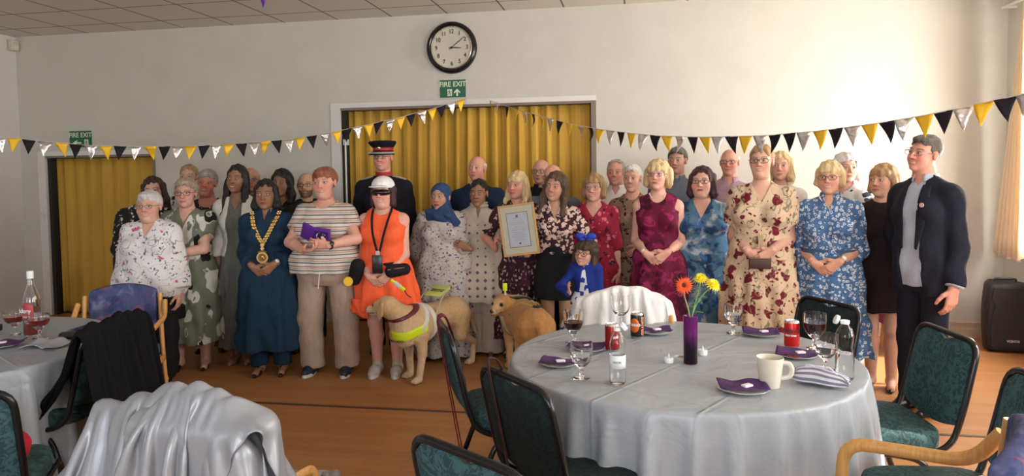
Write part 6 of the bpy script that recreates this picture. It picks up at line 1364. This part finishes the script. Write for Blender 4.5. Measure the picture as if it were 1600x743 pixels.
for e in (-1, 1): b.ball(bc+Vector((e*.042, 0, .004)), (.042, .014, .026), 12); b.ball(bc+Vector((e*.03, -.004, -.018)), (.026, .008, .018), 8)
b.ball(bc, (.014, .018, .016), 8); b.build('hair_bow', M_BOW, p.root)
# 23 --- red floral
p = Person('person in a red and pink floral dress with a straw auburn bob, behind the child', 928, 272, 5.98, .05, (.64, .36, .27), w=1.04, smile=.7, head=(0, -6, 0), brow=(.35, .2, .12), arms=('hang', 'hang'), lip=(.5, .15, .13))
p.upper('dress', C_REDF, .13, .012, (.6, .014), ('v', .12, .085), skirt=(.60, .24, .17, 7, .05)); p.shoes(S_BLACK); p.hair('bob', H_STRAW, .009, length=.0, fringe=.7, wave=.003); p.glasses(G_METAL, 'oval', .027, .019); earrings(p, M_SILJ)
# 24
p = Person('person with short grey hair in a white open necked shirt behind the brown leopard dress', 962, 250, 6.50, .08, (.62, .32, .25), 'm', w=1.0, smile=.8, head=(0, -6, 0), arms=('hang', 'hang'), brow=(.15, .12, .10), rosy=.8)
p.upper('shirt', C_WHITE, .46, .014, (.9, .014), ('v', .06, .03)); collar(p, C_WHITE, gap=1.); p.trousers(C_BLACKT); p.shoes(S_BLACK, 'man'); p.hair('receding', H_GREY, .003)
# 25
p = Person('person with cropped white grey hair in a brown leopard print dress', 988, 258, 6.12, .05, (.60, .34, .25), w=.92, smile=1., head=(0, -8, 0), brow=(.2, .15, .12), arms=('hang', 'clasp'), hw=.95)
p.upper('dress', C_LEO2, .13, .012, (.35, .012), ('round', .045, .065), skirt=(.60, .22, .16, 6, .05)); p.shoes(S_BLACK); p.hair('crop', H_LGREY, .002, fringe=.0)
# 26 --- burgundy
p = Person('person in a sleeveless burgundy dress with a full blonde bob', 1028, 251, 5.62, .08, (.70, .40, .31), w=1.04, smile=.1, head=(-4, -10, 0), brow=(.4, .3, .2), arms=('clasp', 'clasp'), lip=(.45, .16, .14), armw=1.0)
p.upper('dress', C_BURG, .10, .012, (0, 0), ('round', .075, .07), skirt=(.60, .26, .19, 7, .07)); p.shoes(S_BLACK); p.hair('bob', H_BLOND, .014, length=.005, fringe=.95); p.glasses(G_METAL, 'rect', .027, .014); necklace(p, mat('pearl', (.7, .6, .52), .3), .05, .062, .0045, beads=1); watch(p, 0, M_WFACE, M_SILJ); watch(p, 1, None, M_GOLDJ)
# 27
p = Person('person with thick dark grey hair in a grey blue shirt behind the blonde bob', 1058, 231, 6.45, .1, (.52, .30, .23), 'm', w=1.08, smile=.2, head=(0, -12, 0), arms=('hang', 'hang'), brow=(.08, .06, .05))
p.upper('shirt', C_GBLUE, .46, .014, (.9, .014), ('crew', .01, .06)); collar(p, C_GBLUE); p.trousers(C_BLACKT); p.shoes(S_BLACK, 'man'); p.hair('short', H_DGREY, .008)
# 28 --- blue dress
p = Person('person in a blue watercolour floral dress with dark plum hair and glasses', 1097, 261, 5.72, .08, 'pale', w=1.20, belly=1.15, bust=1.25, fat=1., hw=1.05, smile=.1, head=(0, -6, 0), arms=('back', 'back'), armw=1.15, lip=(.40, .10, .10), brow=(.05, .03, .03))
p.upper('dress', C_BLUEF, .10, .012, (.20, .014), ('v', .15, .075), skirt=(.66, .28, .20, 10, .05)); p.shoes(S_BLACK); p.hair('long', H_PLUM, .006, length=.06, front=False); p.glasses(G_DARK, 'rect', .027, .014)
# 29
p = Person('bald person in glasses and a pink shirt behind the blue dress', 1140, 233, 6.38, .1, 'pink', 'm', w=1.0, smile=.6, head=(0, -8, 0), arms=('hang', 'hang'), brow=(.4, .3, .25), rosy=.9)
p.upper('shirt', C_PINKS, .46, .014, (.9, .014), ('v', .05, .03)); collar(p, C_PINKS, gap=.8); p.trousers(C_BLACKT); p.shoes(S_BLACK, 'man'); p.hair('bald', H_LGREY, .002); p.glasses(G_DARK, 'rect', .028, .014)
# 30 --- cream floral
p = Person('person in a cream dress with burgundy flowers, the tallest in the front row', 1190, 227, 5.36, .10, 'pale', w=1.22, belly=1.15, bust=1.15, fat=.7, armw=1.25, smile=1., head=(0, -8, 0), arms=('clasp', 'clasp'), hw=1.02, brow=(.25, .15, .09), legs=.1)
p.upper('dress', C_CREAMF, .09, .013, (.36, .026), ('v', .14, .07), skirt=(.62, .30, .21, 8, .065)); p.shoes(S_BEIGE); p.hair('pulled', H_DBLOND, .004, length=1, fringe=.1); p.glasses(G_DARK, 'rect', .028, .015)
b = MB(); H = p.H; [b.tube(curve([(x_, -(p.ry_at(.62*H)+.03), .635*H), (x_+.004, -(p.ry_at(.58*H)+.035), .60*H), (x_*1.3, -(p.ry_at(.55*H)+.035), .565*H)], 4), .006, 6) for x_ in (-.012, .0, .012)]; b.build('waist_tie', C('tie', (.50, .38, .22)), p.root)
for i in (0,):
    o = empty('clutch_bag', p.root.location, p.root.rotation_euler.z, 'small brown clutch bag held in both hands against the cream burgundy flowered dress', 'bag'); MB().rbox((-.075, -(p.ry_at(.56*H)+.075), .500*H), (.075, -(p.ry_at(.56*H)+.050), .545*H), .01).build('bag_body', mat('clutch', (.06, .022, .018), .5), o); MB().tube([(-.07, -(p.ry_at(.56*H)+.078), .543*H), (.07, -(p.ry_at(.56*H)+.078), .543*H)], .003, 6).build('zip', M_BRASS, o)
# 31
p = Person('person with long blonde hair and a white top, mostly hidden behind the cream flowered dress', 1219, 238, 6.12, .15, 'pale', w=1., smile=.4, head=(0, -5, 0), arms=('hang', 'hang'), brow=(.3, .2, .12), dx=.0)
p.upper('top', C_WHITE, .48, .012, (.4, .02), ('round', .05, .06)); p.trousers(C_BLACKT); p.shoes(S_BLACK); p.hair('long', H_BLOND, .006, length=.03)
# 32 --- blue ring dress
p = Person('person in a blue belted dress with small ring print, blonde grey bob and glasses', 1297, 252, 5.28, .02, (.64, .36, .26), w=1.12, belly=1.1, bust=1.05, fat=.4, smile=1., head=(0, -4, 0), arms=('clasp', 'clasp'), armw=1.05, brow=(.4, .3, .2), legs=.09)
p.upper('dress', C_BLUER, .16, .013, (.66, .022), ('v', .085, .035), skirt=(.60, .26, .18, 8, .06)); collar(p, C_BLUER, gap=.9); p.shoes(S_NAVY); p.hair('bob', H_BLOND, .006, length=-.02, fringe=.8); p.glasses(G_DARK, 'oval', .027, .017); necklace(p, M_WHITEP, .045, .06, .004, beads=1); watch(p, 1, M_WFACE, M_GOLDJ)
H = p.H; b = MB(); b.tube([((p.rx_at(.60*H)+.018)*math.cos(k), p.cy[4]+(p.ry_at(.60*H)+p.cy[4]+.014)*math.sin(k), .612*H) for k in np.linspace(0, 2*PI, 40, endpoint=False)], .005, 6, closed=True, ry=.020, flat=(1, 0, 0)); b.build('belt', C('denim_belt', (.05, .09, .17)), p.root)
# 33
p = Person('person with thick white hair turned away, navy and white print top', 1324, 240, 6.00, -.6, 'pale', w=1.0, smile=.2, head=(0, 60, 0), arms=('hang', 'hang'))
p.upper('top', C_BWG, .48, .012, (.6, .02), ('round', .05, .06)); p.trousers(C('lilac_trousers', (.16, .15, .34))); p.shoes(S_WHITE, 'trainer', S_SOLE); p.hair('bob', H_LGREY, .012, length=.02, wave=.003, fringe=.3)
# 34 --- dark dress
p = Person('person in a short dark plum dress with a straw brown bob, beside the suited man', 1380, 257, 5.36, -.02, (.60, .34, .24), w=1.02, smile=.1, head=(-2, -22, 0), arms=('hang', 'hang'), brow=(.3, .2, .12), legs=.065)
p.upper('dress', C_BROWND, .355, .012, (.93, .012), ('round', .02, .075), skirt=(.60, .205, .145, 5, .02)); p.shoes(S_BLACK, 'heel'); p.hair('bob', H_STRAW, .008, length=.005, fringe=.9); necklace(p, M_GOLDJ, .10, .05, .002, .008); watch(p, 1, S_BLACK, M_SILJ)
# 35 --- suit
p = Person('person in a dark navy suit and open pale shirt with glasses, rightmost of the group', 1430, 212, 4.88, -.52, 'pink', 'm', w=.90, belly=1.1, smile=1., head=(-3, -4, 10), arms=('back', 'hang'), brow=(.10, .07, .06), fat=.2, armw=.92, dx=.06)
p.upper('shirt', C_SHIRTB, .46, .013, (.99, .006), ('v', .045, .025)); collar(p, C_SHIRTB, gap=.9); p.upper('jacket', C_SUIT, .435, .022, (.97, .006), ('v', .06, .06), open=(.052, .07), loose=.01); p.trousers(C_SUIT, .03, wide=.010, top=.50, g=.006); p.shoes(S_BLACK, 'man'); p.hair('short', H_DGREY, .004); lapels(p, C_SUIT); p.glasses(G_METAL, 'rect', .028, .015)
b = MB(); H = p.H; b.lathe([(0, .004), (.014, .004), (.015, 0)], 20, Matrix.Translation((.088, -(p.ry_at(.74*H)+.040), .755*H)) @ RXm, caps=False); b.build('lapel_badge', mat('badge_pink', (.62, .45, .48), .4), p.root)
# ------------------------------------------------------------------ dogs
def fur_mat(name, rough=.8, strength=.5, sc=60):
    m = mat(name, (.5, .35, .2), rough, spec=.2, Sheen_Weight=.15); g = N(m); a = g.n('ShaderNodeAttribute', attribute_name='Col'); f = g.noise(g.coord((1, 1, .5)), sc, 4, .65, .5)
    g.color(g.mix(g.step(f, .3, .7), g.mix(1., a.outputs['Color'], (.78, .72, .66), 'MULTIPLY'), a.outputs['Color'])); g.bump(f, strength, .012); return m
class Dog:
    def __init__(s, label, loc, rz, hp, hd, ht, base, light, ear, long=0., sc=1., body=1., tail=True, hstep=(0, 0, 0, 0)):
        s.root = empty('dog', loc, rz, label, 'dog'); s.sc = sc
        P = [el((0, .02, .42), (.118*body, .17, .150), .05), rc((0, .06, .43), (0, .42, .455), .128*body, .105*body, .05), el((0, .50, .455), (.112*body, .12, .115), .05)]
        hpv = np.array(hp, float); P += [rc((0, -.05, .47), tuple(hpv+np.array([0, .02, -.02])), .098, .068, .05), el((0, -.10, .38), (.085, .07, .11), .04)]
        s.trunk = list(P)
        for i, e in enumerate((-1, 1)):
            o = hstep[i]; o2 = hstep[2+i]; x = e*.082
            P += [rc((x, .0, .36), (x, .02+o*.4, .21), .055, .034, .03), rc((x, .02+o*.4, .21), (x, -.005+o, .05), .031, .026, .012), el((x, -.03+o, .024), (.034, .048, .026), .012)]
            for k in (-1, 0, 1): P.append(el((x+k*.017, -.066+o, .018), (.0115, .020, .016), .005))
            P += [rc((e*.07, .50, .42), (e*.092, .455+o2*.3, .27), .088, .056, .04), rc((e*.092, .455+o2*.3, .27), (e*.088, .60+o2, .175), .045, .027, .02), rc((e*.088, .60+o2, .175), (e*.088, .575+o2, .045), .024, .024, .012), el((e*.088, .545+o2, .024), (.032, .046, .025), .012)]
            for k in (-1, 0, 1): P.append(el((e*.088+k*.016, .510+o2, .018), (.011, .018, .015), .005))
        if tail: P += [rc((0, .60, .49), (0, .70, .38), .035, .028, .03), rc((0, .70, .38), (.03, .76, .22), .028+.02*long, .012+.01*long, .02)]
        if long: P += [el((0, -.02, .31), (.09, .12, .06), .04), el((0, .58, .36), (.10, .06, .09), .04), el((0, .2, .34), (.10, .2, .06), .05)]
        # head in its own frame: muzzle along hd
        f = np.array(hd, float); f /= np.linalg.norm(f); up = np.array([0, 0, 1.])+np.array(ht, float); x = np.cross(-f, up)*1.; x = np.cross(up, -f)*-1; x /= np.linalg.norm(x); z = np.cross(x, -f); z /= np.linalg.norm(z)
        R = np.stack([x, -f, z]); s.R = R; T = lambda p: tuple(hpv+np.array(p, float)@R); s.T = T
        HP = [el(T((0, 0, 0)), (.074, .088, .066), .03, R.T), el(T((0, -.055, -.012)), (.056, .060, .046), .03, R.T), rc(T((0, -.06, -.020)), T((0, -.148, -.030)), .042, .033, .025), el(T((0, -.145, -.030)), (.034, .030, .030), .01, R.T),
              rc(T((0, -.06, -.048)), T((0, -.130, -.054)), .028, .020, .012), el(T((0, -.176, -.014)), (.016, .011, .011), .004, R.T), el(T((.036, -.066, .022)), (.02, .016, .012), .02, R.T), el(T((-.036, -.066, .022)), (.02, .016, .012), .02, R.T)]
        HP2 = [el(T((e*.041, -.090, .014)), (.0120, .0115, .0120), .002, R.T) for e in (-1, 1)]
        g = SDF(np.minimum((-.24, -.28, -.005), hpv-.30), np.maximum((.24, .82, .66), hpv+.25), .0078)
        for p in P+HP: g.put(p)
        amp = .0025+.004*long; g.disp(lambda X, Y, Z: (amp*np.sin(60*X+25*Z+5)*np.sin(45*Y+30*Z)*sm(Z, .10, .3)+amp*.7*np.sin(90*Z+60*Y+40*X)*sm(Z, .1, .3)).astype(np.float32)*.6)
        V, Q = g.mesh()
        hg = SDF(hpv-.19, hpv+.19, .0042); hg.puts(HP); hg.put(rc((0, -.05, .47), tuple(hpv+np.array([0, .02, -.02])), .098, .068, .05)); hg.puts(HP2)
        hg.put(rc(T((.0, -.182, -.050)), T((0, -.100, -.046)), .0035, .0035, .004), sub=True)
        V2, Q2 = hg.mesh()
        def colr(V, head):
            C_ = np.tile(np.array(base, np.float32), (len(V), 1)); L = np.array(light, np.float32); q = (V-hpv)@R.T; x, y, z = q[:, 0], q[:, 1], q[:, 2]
            def paint(m, c): C_[:] = C_*(1-m[:, None])+np.array(c, np.float32)*m[:, None]
            far = np.linalg.norm(q, axis=1)
            paint(sm(V[:, 2], .36, .22)*.55, L); paint(sm(V[:, 1], .02, -.10)*sm(V[:, 2], .55, .4)*.6, L)
            nr = sm(far, .24, .18)
            paint(sm(-y, .050, .09)*sm(np.abs(x), .062, .035)*nr*.85, L)
            paint(sm(np.sqrt((x)**2+((y+.178)/.9)**2+((z+.014))**2), .022, .015), (.012, .010, .010))
            for e in (-1, 1):
                d = np.sqrt((x-e*.042)**2+(y+.095)**2+(z-.014)**2); paint(sm(d, .022, .015)*.6, np.array(base)*.35); paint(sm(d, .0150, .0115), (.008, .005, .004))
            paint(sm(np.abs(z+.0475), .006, .003)*sm(-y, .085, .10)*nr*.85, (.05, .02, .015))
            return C_
        npmesh('body', np.concatenate([V, V2]), np.concatenate([Q, Q2+len(V)]), fur_mat('fur', strength=.35+.3*long, sc=70-20*long), s.root, col=np.concatenate([colr(V, 0), colr(V2, 1)]))
        for e in (-1, 1):
            G = SDF(hpv-.17, hpv+.17, .0042)
            G.put(el(T((e*.066, .006, .018)), (.014, .032, .026), .01, R.T)); G.put(rc(T((e*.074, .004, .012)), T((e*.086, -.012, -.052)), .020, .022, .01)); G.put(rc(T((e*.086, -.012, -.052)), T((e*.080, -.026, -.082)), .020, .010, .01))
            # flatten against the cheek
            n = np.array([e, 0, 0])@R; c0 = np.array(T((e*.082, 0, -.03))); G.cut(lambda X, Y, Z: ((X-c0[0])*n[0]+(Y-c0[1])*n[1]+(Z-c0[2])*n[2])-.012)
            V, Q = G.mesh(); npmesh('ear', V, Q, fur_mat('ear_fur'), s.root, col=np.tile(np.array(ear, np.float32), (len(V), 1)))
    def band(s, name, m, c, n, w, g=.010, clip=None, prims=None):
        """strap following the trunk: slab around point c with normal n"""
        G = SDF((-.22, -.26, .18), (.22, .70, .72), .006); G.puts(prims or s.trunk, g); n = np.array(n, float); n /= np.linalg.norm(n)
        G.cut(lambda X, Y, Z: abs((X-c[0])*n[0]+(Y-c[1])*n[1]+(Z-c[2])*n[2])-w)
        if clip: G.cut(clip)
        V, Q = G.mesh(); return npmesh(name, V, Q, m, s.root)
M_HIVIS = mat('hi_vis_yellow', (.62, .80, .015), .5); M_HARN = mat('harness_white', (.62, .60, .55), .5); M_HARN2 = mat('harness_tan', (.40, .36, .22), .6); M_COLR = mat('collar_red', (.10, .012, .018), .4)
dl = atz(642, 592, 0)
D1 = Dog('yellow labrador guide dog in a white harness with a fluorescent chest band', (dl.x+.03, dl.y-.02, 0), -.42, (-.08, -.19, .60), (-1, -.22, -.10), (.05, 0, 0), (.60, .41, .22), (.72, .56, .38), (.50, .31, .15), sc=1., hstep=(.06, -.02, -.02, .05))
hv = D1.band('chest_band', M_HIVIS, (0, -.06, .40), (0, -.30, 1), .032, .011, clip=lambda X, Y, Z: Y-.02+0*X)
tl_ = text('chest_lettering', 'GUIDE DOG', .024, M_INK, hv, (.015, -.222, .346), bold=.0005)
for v_ in tl_.data.vertices: v_.co.z -= (v_.co.x/.1)**2*.062
D1.band('harness_strap', M_HARN, (0, .12, .42), (0, 1, .12), .026, .012)
D1.band('harness_strap', M_HARN, (0, .03, .50), (0, .9, -.55), .018, .013, clip=lambda X, Y, Z: .40-Z+0*X+0*Y)
D1.band('collar', M_COLR, (-.03, -.075, .535), (-.05, -.45, 1), .013, .008, clip=lambda X, Y, Z: np.maximum(Y-.08, .46-Z)+0*X)
b = MB()
for e in (-1, 1): b.tube(fillet([(e*.125, .10, .46), (e*.10, .24, .62), (e*.055, .42, .665)], .04), .007, 8)
hh_ = b.build('harness_handle', M_HARN2, D1.root)
b = MB(); M_ = Matrix.Translation((0, .30, .640)) @ Matrix.Rotation(.42, 4, 'X'); b.rbox((-.085, -.075, 0), (.085, .075, .008), .012, M_); sg = b.build('handle_sign', mat('sign_lime', (.50, .62, .16), .5), hh_)
text('sign_lettering', 'PLEASE DON\'T\nDISTRACT ME', .020, M_INK, sg, tuple(M_ @ Vector((0, 0, .0095))), (.42, 0, 0), bold=.0004)
b = MB(); b.tube([(-.07, .385, .66), (.07, .385, .66)], .012, 8); b.build('handle_grip', M_BLACK, hh_)
# lead tag between the hands and the dog
ld = empty('dog_lead', (0, 0, 0), 0, 'white and yellow lead sleeve from the orange dressed person\'s hands to the labrador', 'lead')
a_, b2 = aty(611, 437, 4.90), aty(632, 453, 4.93); MB().tube([a_, a_.lerp(b2, .25)], .012, 8, ry=.003, flat=(1, 0, .7)).build('sleeve_end', M_HIVIS, ld); MB().tube([a_.lerp(b2, .25), a_.lerp(b2, .7)], .017, 8, ry=.004, flat=(1, 0, .7)).build('sleeve', M_HARN, ld); MB().tube([a_.lerp(b2, .7), b2], .015, 8, ry=.004, flat=(1, 0, .7)).build('sleeve_end', M_HIVIS, ld)
MB().tube(curve([b2, b2+Vector((.01, .03, -.04)), b2+Vector((.015, .10, -.07))]), .004, 6).build('cord', M_BLACK, ld)
d2 = aty(808, 500, 5.50)
D2 = Dog('golden retriever guide dog seen from behind, turning its pale face back', (d2.x, 5.55, 0), PI+.42, (.13, .05, .545), (.80, .75, -.16), (0, 0, 0), (.50, .255, .085), (.66, .46, .26), (.40, .17, .055), long=1., body=1.12, hstep=(0, .03, 0, .03))
D2.band('harness_strap', M_HARN2, (0, .08, .42), (0, 1, .10), .024, .014); D2.band('harness_strap', M_BLACK, (0, .03, .44), (0, .95, -.4), .010, .015)
b = MB()
for e in (-1, 1): b.tube(fillet([(e*.12, .09, .47), (e*.06, .30, .585), (e*.03, .56, .60)], .05), .006, 8)
hb_ = b.build('harness_handle', mat('handle_yellow', (.60, .50, .10), .4), D2.root); MB().tube([(-.03, .56, .60), (.0, .585, .60), (.03, .56, .60)], .010, 8).build('handle_grip', M_BLACK, hb_)
ht_ = empty('harness_tag', (0, 0, 0), 0, 'small lime and white tag standing up beside the golden dog\'s head', 'tag'); pt = aty(789, 448, 5.42)
MB().rbox((-.018, -.003, -.03), (.018, .003, .03), .004, Matrix.Translation(pt)).build('tag_top', M_HIVIS, ht_); MB().tube([pt+Vector((0, 0, -.03)), pt+Vector((.006, .01, -.11))], .008, 8, ry=.003, flat=(1, 0, 0)).build('tag_strap', M_HARN, ht_)
# ------------------------------------------------------------------ framed certificate
ct = aty(810.5, 358.5, 5.50); ce = empty('framed_certificate', ct, 0, 'wood framed certificate on cream card held up by the blonde haired person', 'certificate'); ce.rotation_euler = (.0, math.radians(-7.5), -.12)
FW, FH = .150, .205; M_FR = mat('gilt_wood', (.46, .27, .10), .4); M_CARD = mat('cream_card', (.70, .63, .46), .7); M_PAP = mat('paper', (.62, .63, .68), .6); M_LINE = mat('print_grey', (.30, .30, .35), .7)
b = MB()
for x0, x1, z0, z1 in ((-FW, FW, FH-.017, FH), (-FW, FW, -FH, -FH+.017), (-FW, -FW+.017, -FH+.017, FH-.017), (FW-.017, FW, -FH+.017, FH-.017)): b.box((x0, -.012, z0), (x1, .012, z1))
fr_ = b.build('frame', M_FR, ce); md_ = fr_.modifiers.new('bevel', 'BEVEL'); md_.width = .003; md_.segments = 2
MB().box((-FW+.015, -.004, -FH+.015), (FW-.015, .006, FH-.015)).build('mount_card', M_CARD, ce)
b = MB(); X1, Z1 = .088, .138
for x0, x1, z0, z1 in ((-X1, X1, Z1-.003, Z1), (-X1, X1, -Z1, -Z1+.003), (-X1, -X1+.003, -Z1, Z1), (X1-.003, X1, -Z1, Z1)): b.box((x0, -.0062, z0), (x1, -.004, z1))
pp = MB().box((-X1, -.0055, -Z1), (X1, -.004, Z1)).build('paper', M_PAP, ce); b.build('paper_border', M_INK, pp)
b = MB(); r = np.random.RandomState(2)
for i, z_ in enumerate([.092, .074, .058, .044, .028, .014, .0, -.016, -.026, -.036, -.046, -.058, -.070, -.082]):
    w_ = (.03, .045, .06, .055)[i % 4]+r.rand()*.008; b.box((-w_, -.0060, z_-.0011), (w_, -.0055, z_+.0011))
b.box((.045, -.006, .118), (.072, -.0055, .121)); tag(b.build('print_lines', M_LINE, pp), kind='stuff')
b = MB(); b.lathe([(0, .0005), (.009, .0005)], 8, Matrix.Translation((0, -.0062, -.108)) @ RXm, caps=False); b.box((-.009, -.0064, .098), (.009, -.0055, .120)); b.build('crest', mat('crest_grey', (.12, .13, .18), .6), pp)
MB().box((-FW+.016, -.0085, -FH+.016), (FW-.016, -.0080, FH-.016)).build('glazing', M_THIN, ce)
# ------------------------------------------------------------------ purple presentation case with a glass award
bp_ = aty(491, 368, 4.88); bo = empty('presentation_case', bp_, 0, 'open purple presentation case with a glass award, held by the striped top person', 'presentation case'); bo.rotation_euler = (.35, math.radians(8), .12)
M_PUR = mat('purple_case', (.10, .018, .26), .45); M_PURD = fabric('purple_velvet', (.045, .010, .13), bump=.1)
MB().rbox((.004, -.02, -.065), (.118, .025, .062), .006).build('tray', M_PUR, bo); MB().box((.012, -.0215, -.056), (.110, -.020, .054)).build('lining', M_PURD, bo)
lid = MB().rbox((-.112, -.010, -.064), (0, .010, .064), .006, Matrix.Rotation(-.30, 4, 'Z') @ Matrix.Rotation(.22, 4, 'Y')).build('lid', M_PUR, bo)
aw = empty('glass_award', bp_, 0, 'round clear glass award lying in the open purple case', 'award'); aw.rotation_euler = bo.rotation_euler
b = MB(); b.lathe([(0, .012), (.030, .010), (.038, .004), (.040, 0), (.038, -.002), (0, -.002)], 28, Matrix.Translation((.06, -.024, .008)) @ RXm, caps=False); b.build('disc', M_GL, aw); MB().rbox((.035, -.034, -.048), (.088, -.022, -.032), .004).build('base', M_GL, aw)
